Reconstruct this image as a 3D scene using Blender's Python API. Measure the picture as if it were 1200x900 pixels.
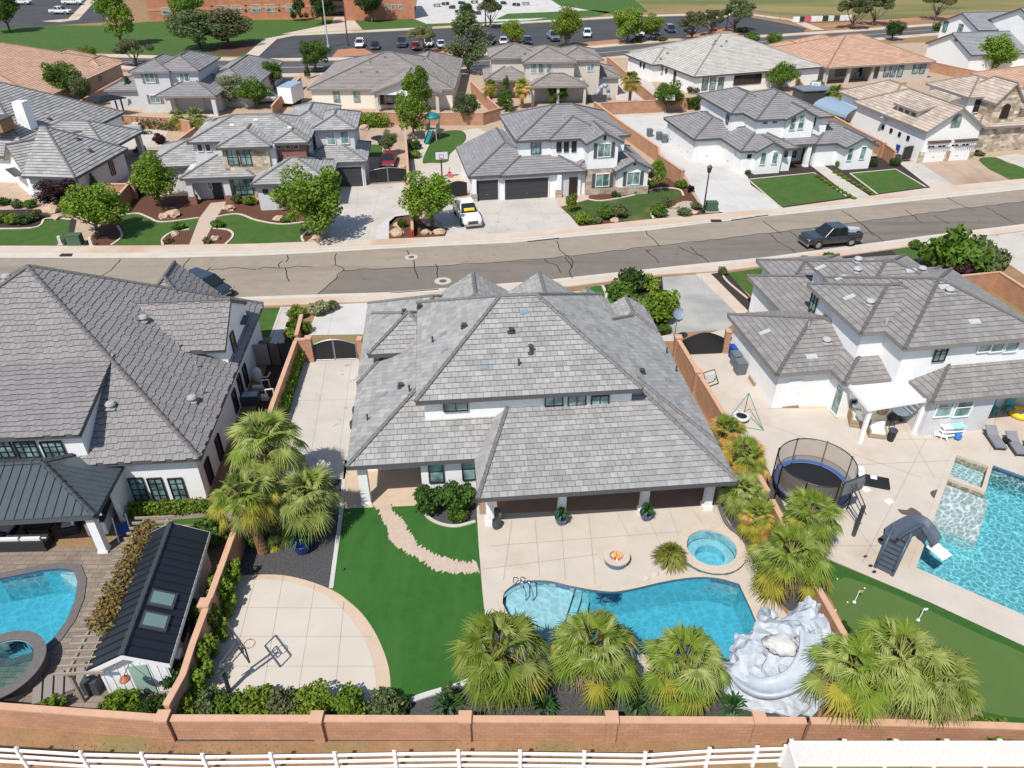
import bpy, bmesh, math, random
from mathutils import Vector, Matrix, noise
R = math.radians
S = bpy.context.scene
for o in list(bpy.data.objects): bpy.data.objects.remove(o)
# ---------------------------------------------------------------- camera, sky, sun, exposure
FPX, CAMH = 870.0, 29.0
PITCH = math.atan(580 / 870.0)
cd = bpy.data.cameras.new('camera'); cam = bpy.data.objects.new('camera', cd)
S.collection.objects.link(cam); S.camera = cam
cam.location = (0, 0, CAMH); cam.rotation_euler = (math.pi / 2 - PITCH, 0, 0)
cd.sensor_width = 36; cd.lens = 36 * FPX / 1200; cd.clip_start = 0.5; cd.clip_end = 4000
SUN_EL, SUN_AZ = R(55), R(30)            # light travels towards +X sin(az), +Y cos(az)
w = bpy.data.worlds.new('World'); S.world = w; w.use_nodes = True
nt = w.node_tree; bgn = nt.nodes['Background']
sky = nt.nodes.new('ShaderNodeTexSky'); sky.sky_type = 'NISHITA'; sky.sun_disc = False
sky.sun_elevation = SUN_EL; sky.sun_rotation = math.pi + SUN_AZ; sky.air_density = 1.0; sky.dust_density = 0.6
nt.links.new(sky.outputs[0], bgn.inputs[0]); bgn.inputs[1].default_value = 0.118
sl = bpy.data.lights.new('sun', 'SUN'); sl.energy = 4.3; sl.angle = R(0.53); sl.color = (1.0, 0.95, 0.875)
so = bpy.data.objects.new('sun', sl); S.collection.objects.link(so)
so.rotation_euler = Vector((math.sin(SUN_AZ) * math.cos(SUN_EL), math.cos(SUN_AZ) * math.cos(SUN_EL), -math.sin(SUN_EL))).to_track_quat('-Z', 'Y').to_euler()
S.view_settings.view_transform = 'Standard'; S.view_settings.look = 'None'
S.view_settings.exposure = 0.3; S.view_settings.gamma = 1.0
S.render.engine = 'CYCLES'
S.cycles.max_bounces = 6; S.cycles.transparent_max_bounces = 12; S.cycles.caustics_reflective = False; S.cycles.caustics_refractive = False

SP, CP = math.sin(PITCH), math.cos(PITCH)
def ray(x, y):
    u = (x - 600) / FPX; v = (450 - y) / FPX
    return (u, CP + v * SP, -(SP - v * CP))
def G(x, y, z=0.0):                       # survey point of the photograph -> plan position at height z
    d = ray(x, y); t = (CAMH - z) / -d[2]
    return (t * d[0], t * d[1])
def PX(*pts, z=0.0): return [G(x, y, z) for x, y in pts]
def yaw_of(a, b, z=0.0):
    A, B = G(*a, z), G(*b, z); return math.atan2(B[1] - A[1], B[0] - A[0])

# ---------------------------------------------------------------- materials
MATS = {}
def mat(name, col, rough=0.8, metal=0.0, spec=0.3, noise_amt=0.0, noise_scale=3.0, bump=0.0, bump_scale=20.0, island=0.0, coat=0.0):
    if name in MATS: return MATS[name]
    m = bpy.data.materials.new(name); m.use_nodes = True; n = m.node_tree; p = n.nodes['Principled BSDF']
    p.inputs['Roughness'].default_value = rough; p.inputs['Metallic'].default_value = metal
    p.inputs['Specular IOR Level'].default_value = spec; p.inputs['Coat Weight'].default_value = coat
    p.inputs['Base Color'].default_value = (*col, 1)
    tc = n.nodes.new('ShaderNodeTexCoord'); src = None
    if noise_amt or island:
        hs = n.nodes.new('ShaderNodeHueSaturation'); hs.inputs['Color'].default_value = (*col, 1)
        val = None
        if noise_amt:
            t = n.nodes.new('ShaderNodeTexNoise'); t.inputs['Scale'].default_value = noise_scale; t.inputs['Detail'].default_value = 6; t.inputs['Roughness'].default_value = 0.65
            n.links.new(tc.outputs['Object'], t.inputs['Vector'])
            mr = n.nodes.new('ShaderNodeMapRange'); mr.inputs[1].default_value = 0.25; mr.inputs[2].default_value = 0.75
            mr.inputs[3].default_value = 1 - noise_amt; mr.inputs[4].default_value = 1 + noise_amt
            n.links.new(t.outputs[0], mr.inputs[0]); val = mr.outputs[0]
        if island:
            g = n.nodes.new('ShaderNodeNewGeometry')
            mr2 = n.nodes.new('ShaderNodeMapRange'); mr2.inputs[3].default_value = 1 - island; mr2.inputs[4].default_value = 1 + island
            n.links.new(g.outputs['Random Per Island'], mr2.inputs[0])
            if val:
                mm = n.nodes.new('ShaderNodeMath'); mm.operation = 'MULTIPLY'; n.links.new(val, mm.inputs[0]); n.links.new(mr2.outputs[0], mm.inputs[1]); val = mm.outputs[0]
            else: val = mr2.outputs[0]
        n.links.new(val, hs.inputs['Value']); n.links.new(hs.outputs[0], p.inputs['Base Color'])
    if bump:
        t2 = n.nodes.new('ShaderNodeTexNoise'); t2.inputs['Scale'].default_value = bump_scale; t2.inputs['Detail'].default_value = 4
        n.links.new(tc.outputs['Object'], t2.inputs['Vector'])
        b = n.nodes.new('ShaderNodeBump'); b.inputs['Strength'].default_value = bump; b.inputs['Distance'].default_value = 0.05
        n.links.new(t2.outputs[0], b.inputs['Height']); n.links.new(b.outputs[0], p.inputs['Normal'])
    MATS[name] = m; return m
def ramp_mix(m, colA, colB, scale, lo=0.45, hi=0.6, detail=5, stretch=None, dist=0.0):
    """mixes a second colour into a mat by a noise mask (stains, wear, dry patches)"""
    n = m.node_tree; p = n.nodes['Principled BSDF']
    tc = n.nodes.new('ShaderNodeTexCoord'); t = n.nodes.new('ShaderNodeTexNoise'); t.inputs['Scale'].default_value = scale; t.inputs['Detail'].default_value = detail; t.inputs['Distortion'].default_value = dist
    if stretch:
        mp = n.nodes.new('ShaderNodeMapping'); mp.inputs['Scale'].default_value = stretch
        n.links.new(tc.outputs['Object'], mp.inputs['Vector']); n.links.new(mp.outputs[0], t.inputs['Vector'])
    else: n.links.new(tc.outputs['Object'], t.inputs['Vector'])
    mr = n.nodes.new('ShaderNodeMapRange'); mr.inputs[1].default_value = lo; mr.inputs[2].default_value = hi
    n.links.new(t.outputs[0], mr.inputs[0])
    mx = n.nodes.new('ShaderNodeMix'); mx.data_type = 'RGBA'
    n.links.new(mr.outputs[0], mx.inputs[0])
    old = p.inputs['Base Color'].links[0].from_socket if p.inputs['Base Color'].links else None
    if old: n.links.new(old, mx.inputs[6])
    else: mx.inputs[6].default_value = (*colA, 1)
    mx.inputs[7].default_value = (*colB, 1)
    n.links.new(mx.outputs[2], p.inputs['Base Color'])
    return m
def brick_mat(name, c1, c2, mortar, bw, bh, ms=0.01, bump=0.4, rough=0.9, coord='UV', vary=0.15):
    if name in MATS: return MATS[name]
    m = bpy.data.materials.new(name); m.use_nodes = True; n = m.node_tree; p = n.nodes['Principled BSDF']
    p.inputs['Roughness'].default_value = rough; p.inputs['Specular IOR Level'].default_value = 0.2
    tc = n.nodes.new('ShaderNodeTexCoord'); b = n.nodes.new('ShaderNodeTexBrick')
    b.inputs['Color1'].default_value = (*c1, 1); b.inputs['Color2'].default_value = (*c2, 1); b.inputs['Mortar'].default_value = (*mortar, 1)
    b.inputs['Scale'].default_value = 1; b.inputs['Brick Width'].default_value = bw; b.inputs['Row Height'].default_value = bh; b.inputs['Mortar Size'].default_value = ms; b.inputs['Mortar Smooth'].default_value = 0.2
    n.links.new(tc.outputs[coord], b.inputs['Vector'])
    t = n.nodes.new('ShaderNodeTexNoise'); t.inputs['Scale'].default_value = 0.9; t.inputs['Detail'].default_value = 6
    n.links.new(tc.outputs['Object'], t.inputs['Vector'])
    mr = n.nodes.new('ShaderNodeMapRange'); mr.inputs[1].default_value = .25; mr.inputs[2].default_value = .75; mr.inputs[3].default_value = 1 - vary; mr.inputs[4].default_value = 1 + vary
    n.links.new(t.outputs[0], mr.inputs[0])
    hs = n.nodes.new('ShaderNodeHueSaturation'); n.links.new(b.outputs[0], hs.inputs['Color']); n.links.new(mr.outputs[0], hs.inputs['Value'])
    n.links.new(hs.outputs[0], p.inputs['Base Color'])
    bu = n.nodes.new('ShaderNodeBump'); bu.inputs['Strength'].default_value = bump; bu.inputs['Distance'].default_value = 0.02; bu.invert = True
    n.links.new(b.outputs['Fac'], bu.inputs['Height']); n.links.new(bu.outputs[0], p.inputs['Normal'])
    MATS[name] = m; return m
def tile_mat(name, c1, c2, patch=0.12, streak=0.0):
    """roof tiles: every tile is its own mesh island, so each takes its own tone"""
    if name in MATS: return MATS[name]
    m = bpy.data.materials.new(name); m.use_nodes = True; n = m.node_tree; p = n.nodes['Principled BSDF']
    m['cap'] = [x * .62 for x in c2]
    p.inputs['Roughness'].default_value = 0.75; p.inputs['Specular IOR Level'].default_value = 0.25
    g = n.nodes.new('ShaderNodeNewGeometry'); mx = n.nodes.new('ShaderNodeMix'); mx.data_type = 'RGBA'
    mx.inputs[6].default_value = (*c1, 1); mx.inputs[7].default_value = (*c2, 1)
    n.links.new(g.outputs['Random Per Island'], mx.inputs[0])
    tc = n.nodes.new('ShaderNodeTexCoord'); t = n.nodes.new('ShaderNodeTexNoise'); t.inputs['Scale'].default_value = 0.7; t.inputs['Detail'].default_value = 8; t.inputs['Roughness'].default_value = 0.7
    n.links.new(tc.outputs['Object'], t.inputs['Vector'])
    mr = n.nodes.new('ShaderNodeMapRange'); mr.inputs[1].default_value = .3; mr.inputs[2].default_value = .7; mr.inputs[3].default_value = 1 - patch; mr.inputs[4].default_value = 1 + patch
    n.links.new(t.outputs[0], mr.inputs[0])
    hs = n.nodes.new('ShaderNodeHueSaturation'); n.links.new(mx.outputs[2], hs.inputs['Color']); n.links.new(mr.outputs[0], hs.inputs['Value'])
    n.links.new(hs.outputs[0], p.inputs['Base Color'])
    t2 = n.nodes.new('ShaderNodeTexNoise'); t2.inputs['Scale'].default_value = 9; n.links.new(tc.outputs['Object'], t2.inputs['Vector'])
    b = n.nodes.new('ShaderNodeBump'); b.inputs['Strength'].default_value = 0.25; b.inputs['Distance'].default_value = 0.03
    n.links.new(t2.outputs[0], b.inputs['Height']); n.links.new(b.outputs[0], p.inputs['Normal'])
    MATS[name] = m; return m
def leaf_mat(name, col, col2, trans=0.33, rough=0.55):
    if name in MATS: return MATS[name]
    m = bpy.data.materials.new(name); m.use_nodes = True; n = m.node_tree; p = n.nodes['Principled BSDF']; out = n.nodes['Material Output']
    g = n.nodes.new('ShaderNodeNewGeometry'); mx = n.nodes.new('ShaderNodeMix'); mx.data_type = 'RGBA'
    mx.inputs[6].default_value = (*col, 1); mx.inputs[7].default_value = (*col2, 1); n.links.new(g.outputs['Random Per Island'], mx.inputs[0])
    oi = n.nodes.new('ShaderNodeObjectInfo'); mr = n.nodes.new('ShaderNodeMapRange'); mr.inputs[3].default_value = 0.8; mr.inputs[4].default_value = 1.2
    n.links.new(oi.outputs['Random'], mr.inputs[0])
    hs = n.nodes.new('ShaderNodeHueSaturation'); n.links.new(mx.outputs[2], hs.inputs['Color']); n.links.new(mr.outputs[0], hs.inputs['Value'])
    n.links.new(hs.outputs[0], p.inputs['Base Color'])
    p.inputs['Roughness'].default_value = rough; p.inputs['Specular IOR Level'].default_value = 0.25
    tr = n.nodes.new('ShaderNodeBsdfTranslucent'); n.links.new(hs.outputs[0], tr.inputs['Color'])
    ms = n.nodes.new('ShaderNodeMixShader'); ms.inputs[0].default_value = trans
    n.links.new(p.outputs[0], ms.inputs[1]); n.links.new(tr.outputs[0], ms.inputs[2]); n.links.new(ms.outputs[0], out.inputs[0])
    MATS[name] = m; return m

# ---------------------------------------------------------------- mesh helpers
class MB:
    def __init__(s): s.v = []; s.f = []; s.m = []
    def poly(s, pts, m=0):
        i = len(s.v); s.v.extend([tuple(p) for p in pts]); s.f.append(tuple(range(i, i + len(pts)))); s.m.append(m); return s
    def box(s, c, d, m=0, rz=0.0, taper=1.0, tilt=None):
        x, y, z = d[0] / 2, d[1] / 2, d[2] / 2; i = len(s.v); ca, sa = math.cos(rz), math.sin(rz)
        for dz, k in ((-z, 1), (z, taper)):
            for dx, dy in ((-x, -y), (x, -y), (x, y), (-x, y)):
                p = Vector((dx * k, dy * k, dz))
                if tilt: p = tilt @ p
                s.v.append((c[0] + p.x * ca - p.y * sa, c[1] + p.x * sa + p.y * ca, c[2] + p.z))
        for q in ((3, 2, 1, 0), (4, 5, 6, 7), (0, 1, 5, 4), (1, 2, 6, 5), (2, 3, 7, 6), (3, 0, 4, 7)):
            s.f.append(tuple(i + k for k in q)); s.m.append(m)
        return s
    def tube(s, p0, p1, r0, r1=None, n=8, m=0, cap=True):
        r1 = r0 if r1 is None else r1
        p0, p1 = Vector(p0), Vector(p1); d = (p1 - p0)
        if d.length < 1e-6: return s
        d.normalize(); a = d.orthogonal().normalized(); b = d.cross(a); i = len(s.v)
        for p, r in ((p0, r0), (p1, r1)):
            for k in range(n):
                t = 2 * math.pi * k / n; s.v.append(tuple(p + a * (math.cos(t) * r) + b * (math.sin(t) * r)))
        for k in range(n):
            j = (k + 1) % n; s.f.append((i + k, i + j, i + n + j, i + n + k)); s.m.append(m)
        if cap:
            s.f.append(tuple(i + k for k in reversed(range(n)))); s.m.append(m); s.f.append(tuple(i + n + k for k in range(n))); s.m.append(m)
        return s
    def path(s, pts, r, n=8, m=0):
        for k in range(len(pts) - 1):
            a = r[k] if isinstance(r, (list, tuple)) else r; b = r[k + 1] if isinstance(r, (list, tuple)) else r
            s.tube(pts[k], pts[k + 1], a, b, n, m)
        return s
    def lathe(s, prof, c=(0, 0, 0), n=16, m=0, sx=1.0, sy=1.0, closed=True):
        i = len(s.v)
        for r, z in prof:
            for k in range(n):
                t = 2 * math.pi * k / n; s.v.append((c[0] + math.cos(t) * r * sx, c[1] + math.sin(t) * r * sy, c[2] + z))
        for a in range(len(prof) - 1):
            for k in range(n):
                j = (k + 1) % n; s.f.append((i + a * n + k, i + a * n + j, i + (a + 1) * n + j, i + (a + 1) * n + k)); s.m.append(m)
        if closed:
            s.f.append(tuple(i + k for k in reversed(range(n)))); s.m.append(m)
            b = i + (len(prof) - 1) * n; s.f.append(tuple(b + k for k in range(n))); s.m.append(m)
        return s
    def prism(s, pts, z0, z1, m=0, mside=None):
        n = len(pts); ar = sum(pts[k][0] * pts[(k + 1) % n][1] - pts[(k + 1) % n][0] * pts[k][1] for k in range(n))
        if ar < 0: pts = pts[::-1]
        i = len(s.v)
        s.v.extend([(p[0], p[1], z0) for p in pts]); s.v.extend([(p[0], p[1], z1) for p in pts])
        for k in range(n):
            j = (k + 1) % n; s.f.append((i + k, i + j, i + n + j, i + n + k)); s.m.append(m if mside is None else mside)
        s.f.append(tuple(i + k for k in reversed(range(n)))); s.m.append(m); s.f.append(tuple(i + n + k for k in range(n))); s.m.append(m)
        return s
    def blob(s, c, r, seed=0, amp=0.25, sub=2, m=0, flat=1.0):
        bm = bmesh.new(); bmesh.ops.create_icosphere(bm, subdivisions=sub, radius=1)
        i = len(s.v); rr = r if isinstance(r, (list, tuple)) else (r, r, r)
        for v in bm.verts:
            q = v.co * (1 + amp * noise.noise(v.co * 1.7 + Vector((seed * 3.1, seed * 1.7, 0)))) ; q = q + v.co * (amp * .5 * noise.noise(v.co * 4 + Vector((seed, 0, seed))))
            s.v.append((c[0] + q.x * rr[0], c[1] + q.y * rr[1], c[2] + max(q.z, -flat) * rr[2]))
        for f in bm.faces: s.f.append(tuple(i + v.index for v in f.verts)); s.m.append(m)
        bm.free(); return s
    def mesh(s, name, mats, smooth=False, uv=True):
        me = bpy.data.meshes.new(name); me.from_pydata(s.v, [], s.f)
        for m in (mats if isinstance(mats, (list, tuple)) else [mats]): me.materials.append(m)
        me.polygons.foreach_set('material_index', s.m)
        if smooth: me.polygons.foreach_set('use_smooth', [True] * len(s.f))
        if uv and len(s.f) < 60000:
            me.update(); L = me.uv_layers.new(name='UVMap'); co = []
            Z = Vector((0, 0, 1))
            for p in me.polygons:
                n = p.normal
                if abs(n.z) > 0.985: a, b = Vector((1, 0, 0)), Vector((0, 1, 0))
                else: a = Z.cross(n).normalized(); b = n.cross(a)
                for vi in p.vertices:
                    q = me.vertices[vi].co; co.append(q.dot(a)); co.append(q.dot(b))
            L.data.foreach_set('uv', co)
        me.update(); return me
    def build(s, name, mats, parent=None, smooth=False, loc=None, rz=0.0, uv=True):
        return link(name, s.mesh(name, mats, smooth, uv), parent, loc, rz)
def link(name, me, parent=None, loc=None, rz=0.0):
    o = bpy.data.objects.new(name, me); S.collection.objects.link(o)
    if parent: o.parent = parent
    if loc: o.location = loc
    if rz: o.rotation_euler[2] = rz
    return o
def tag(o, label, cat, group=None, kind=None):
    o['label'] = label; o['category'] = cat
    if group: o['group'] = group
    if kind: o['kind'] = kind
    return o
def thing(name, label, cat, loc=(0, 0, 0), rz=0.0, group=None):
    o = bpy.data.objects.new(name, None); S.collection.objects.link(o); o.empty_display_size = 0.3
    o.location = loc; o.rotation_euler = (0, 0, rz); return tag(o, label, cat, group)
def copy_tree(o, parent=None):
    c = o.copy(); S.collection.objects.link(c); c.parent = parent
    for ch in list(o.children): copy_tree(ch, c)
    return c
def struct(o): o['kind'] = 'structure'; return o
def smooth_closed(pts, n=6):
    """Catmull-Rom through a closed ring of plan points"""
    out = []; N = len(pts)
    for i in range(N):
        p0, p1, p2, p3 = (Vector((*pts[(i + k - 1) % N][:2], 0)) for k in range(4))
        for j in range(n):
            t = j / n; q = 0.5 * ((2 * p1) + (-p0 + p2) * t + (2 * p0 - 5 * p1 + 4 * p2 - p3) * t * t + (-p0 + 3 * p1 - 3 * p2 + p3) * t ** 3)
            out.append((q.x, q.y))
    return out
def smooth_open(pts, n=6):
    out = []; N = len(pts)
    for i in range(N - 1):
        p0 = Vector((*pts[max(i - 1, 0)], 0)); p1 = Vector((*pts[i], 0)); p2 = Vector((*pts[i + 1], 0)); p3 = Vector((*pts[min(i + 2, N - 1)], 0))
        for j in range(n):
            t = j / n; q = 0.5 * ((2 * p1) + (-p0 + p2) * t + (2 * p0 - 5 * p1 + 4 * p2 - p3) * t * t + (-p0 + 3 * p1 - 3 * p2 + p3) * t ** 3)
            out.append((q.x, q.y))
    out.append(tuple(pts[-1])); return out
def sheet(name, pts, z, material, holes=(), parent=None, kind='structure'):
    bm = bmesh.new(); edges = []
    for ring in [pts] + list(holes):
        vs = [bm.verts.new((p[0], p[1], z)) for p in ring]
        edges += [bm.edges.new((vs[i], vs[(i + 1) % len(vs)])) for i in range(len(vs))]
    bmesh.ops.triangle_fill(bm, use_beauty=True, use_dissolve=False, edges=edges, normal=(0, 0, 1))
    for f in bm.faces:
        if f.normal.z < 0: f.normal_flip()
    me = bpy.data.meshes.new(name); bm.to_mesh(me); bm.free(); me.materials.append(material)
    o = link(name, me, parent)
    if kind: o['kind'] = kind
    return o
def strip_pts(pts, wdt):
    """offset a polyline into a closed ribbon outline"""
    L, Rr = [], []
    for i, p in enumerate(pts):
        a = Vector(pts[max(i - 1, 0)]); b = Vector(pts[min(i + 1, len(pts) - 1)]); d = (b - a).normalized(); nn = Vector((-d.y, d.x))
        L.append((p[0] + nn.x * wdt / 2, p[1] + nn.y * wdt / 2)); Rr.append((p[0] - nn.x * wdt / 2, p[1] - nn.y * wdt / 2))
    return L, Rr
def kerb_line(pts, wdt, z0, z1, material, name='kerb', parent=None):
    L, Rr = strip_pts(pts, wdt); m = MB()
    for i in range(len(pts) - 1):
        a, b, c, d = L[i], L[i + 1], Rr[i + 1], Rr[i]
        m.poly([(*d, z1), (*c, z1), (*b, z1), (*a, z1)]); m.poly([(*a, z0), (*a, z1), (*b, z1), (*b, z0)]); m.poly([(*c, z0), (*c, z1), (*d, z1), (*d, z0)])
    o = m.build(name, material, parent)
    if not parent: o['kind'] = 'structure'
    return o
# ---------------------------------------------------------------- shared materials
WHITE = mat('white stucco', (0.78, 0.78, 0.77), 0.9, noise_amt=0.05, noise_scale=2, bump=0.25, bump_scale=30)
WHITE2 = mat('white trim paint', (0.8, 0.8, 0.79), 0.5)
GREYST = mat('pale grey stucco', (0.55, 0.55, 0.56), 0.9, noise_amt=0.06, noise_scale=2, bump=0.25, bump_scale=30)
BEIGEST = mat('beige stucco', (0.55, 0.5, 0.44), 0.9, noise_amt=0.06, noise_scale=2, bump=0.25, bump_scale=30)
GREIGE = mat('greige stucco', (0.5, 0.47, 0.43), 0.9, noise_amt=0.06, noise_scale=2, bump=0.25)
TANST = mat('tan stucco', (0.38, 0.27, 0.19), 0.9, noise_amt=0.08, noise_scale=2)
CREAM = mat('cream stucco', (0.72, 0.66, 0.57), 0.9, noise_amt=0.06, noise_scale=2)
BLACKM = mat('black metal', (0.012, 0.013, 0.015), 0.45, spec=0.5)
DARKM = mat('charcoal metal', (0.05, 0.055, 0.06), 0.5, spec=0.5)
GREYM = mat('grey metal', (0.3, 0.31, 0.32), 0.45, metal=0.6)
FASC_D = mat('dark fascia', (0.09, 0.09, 0.095), 0.6)
FASC_W = mat('white fascia', (0.7, 0.7, 0.7), 0.6)
FASC_G = mat('grey fascia', (0.22, 0.2, 0.19), 0.6)
SOFFIT = mat('soffit', (0.45, 0.44, 0.43), 0.8)
SOFFIT_D = mat('brown soffit', (0.12, 0.09, 0.07), 0.8)
def glass_mat():
    m = mat('window glass', (0.1, 0.19, 0.19), 0.08, spec=0.9)
    n = m.node_tree; p = n.nodes['Principled BSDF']; tc = n.nodes.new('ShaderNodeTexCoord')
    nz = n.nodes.new('ShaderNodeTexNoise'); nz.inputs['Scale'].default_value = 1.3; nz.inputs['Detail'].default_value = 2
    oi = n.nodes.new('ShaderNodeObjectInfo'); ad = n.nodes.new('ShaderNodeVectorMath'); n.links.new(tc.outputs['Object'], ad.inputs[0]); n.links.new(oi.outputs['Location'], ad.inputs[1])
    n.links.new(ad.outputs[0], nz.inputs['Vector'])
    cr = n.nodes.new('ShaderNodeValToRGB'); cr.color_ramp.elements[0].color = (0.06, 0.11, 0.11, 1); cr.color_ramp.elements[0].position = .35; cr.color_ramp.elements[1].color = (0.27, 0.42, 0.4, 1); cr.color_ramp.elements[1].position = .65  # sky reflection and blinds painted into the glass as paler teal
    n.links.new(nz.outputs[0], cr.inputs[0]); n.links.new(cr.outputs[0], p.inputs['Base Color'])
    return m
GLASS = glass_mat()
GLASSD = mat('dark glass', (0.015, 0.018, 0.02), 0.08, spec=0.8)
GAR_W = mat('white garage door', (0.75, 0.75, 0.74), 0.6)
GAR_D = mat('charcoal garage door', (0.045, 0.045, 0.05), 0.6)
STONE = brick_mat('stacked stone', (0.5, 0.42, 0.34), (0.3, 0.23, 0.18), (0.36, 0.32, 0.28), 0.5, 0.2, 0.012, 0.8, vary=0.3)
STONE_L = brick_mat('ledger stone', (0.62, 0.53, 0.42), (0.26, 0.19, 0.13), (0.45, 0.4, 0.33), 0.62, 0.34, 0.02, 0.9, vary=0.4)
REDBR = brick_mat('red brick', (0.3, 0.12, 0.085), (0.22, 0.085, 0.065), (0.28, 0.2, 0.17), 0.24, 0.085, 0.008, 0.5)
TILE_GAP_SHADE = mat('tile butt with painted gap shadow', (.055, .052, .05), .9)  # near-black butts paint in the shadow lines between tile courses
T_H1 = tile_mat('light grey roof tiles', (0.335, 0.328, 0.318), (0.25, 0.244, 0.236), 0.16)
T_H2 = tile_mat('slate grey roof tiles', (0.245, 0.232, 0.228), (0.21, 0.198, 0.194), 0.08)
T_H3 = tile_mat('mid grey roof tiles', (0.27, 0.255, 0.245), (0.2, 0.19, 0.185), 0.1)
T_GR = tile_mat('grey roof tiles', (0.25, 0.24, 0.245), (0.2, 0.195, 0.2), 0.1)
T_GL = tile_mat('pale weathered roof tiles', (0.36, 0.355, 0.345), (0.25, 0.245, 0.24), 0.14)
T_BG = tile_mat('brown grey roof tiles', (0.28, 0.25, 0.23), (0.22, 0.2, 0.185), 0.1)
T_LT = tile_mat('light beige grey roof tiles', (0.48, 0.455, 0.41), (0.4, 0.375, 0.335), 0.12)
T_TN = tile_mat('terracotta tan roof tiles', (0.52, 0.33, 0.23), (0.43, 0.26, 0.175), 0.12)
T_TB = tile_mat('beige roof tiles', (0.5, 0.41, 0.34), (0.36, 0.29, 0.24), 0.14)
T_SL = tile_mat('cool grey roof shingles', (0.27, 0.275, 0.29), (0.22, 0.225, 0.24), 0.08)

# ---------------------------------------------------------------- house engine
def clip(poly, h):
    a, b, c = h; out = []
    for i in range(len(poly)):
        p, q = poly[i], poly[(i + 1) % len(poly)]; dp = a * p[0] + b * p[1] + c; dq = a * q[0] + b * q[1] + c
        if dp >= 0: out.append(p)
        if (dp > 0 > dq) or (dp < 0 < dq):
            t = dp / (dp - dq); out.append((p[0] + (q[0] - p[0]) * t, p[1] + (q[1] - p[1]) * t))
    r = []
    for p in out:
        if not r or abs(p[0] - r[-1][0]) + abs(p[1] - r[-1][1]) > 1e-5: r.append(p)
    if len(r) > 1 and abs(r[0][0] - r[-1][0]) + abs(r[0][1] - r[-1][1]) < 1e-5: r.pop()
    if len(r) < 3: return []
    ar = sum(r[k][0] * r[(k + 1) % len(r)][1] - r[(k + 1) % len(r)][0] * r[k][1] for k in range(len(r)))
    return r if abs(ar) > 2e-4 else []
def neg(h): return (-h[0], -h[1], -h[2])
class Block:
    def __init__(s, r, z, k, ov=0.45, tier=None, wall=True, z0=0.0, wm=0, course=True):
        s.r = r; s.z = z; s.ov = ov; s.wall = wall; s.z0 = z0; s.tier = round(z) if tier is None else tier; s.wm = wm
        if not isinstance(k, (tuple, list)): k = (k,) * 4
        s.k = k; u0, v0, u1, v1 = r; s.pl = []
        for i, kk in enumerate(k):
            if kk is None: continue
            s.pl.append((i, [(kk, 0, z - kk * u0), (-kk, 0, z + kk * u1), (0, kk, z - kk * v0), (0, -kk, z + kk * v1)][i]))
        s.rect = [(1, 0, -u0), (-1, 0, u1), (0, 1, -v0), (0, -1, v1)]
    def zat(s, u, v): return min(p[0] * u + p[1] * v + p[2] for _, p in s.pl)
    def inside(s, u, v, e=0.0): return s.r[0] - e <= u <= s.r[2] + e and s.r[1] - e <= v <= s.r[3] + e
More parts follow.
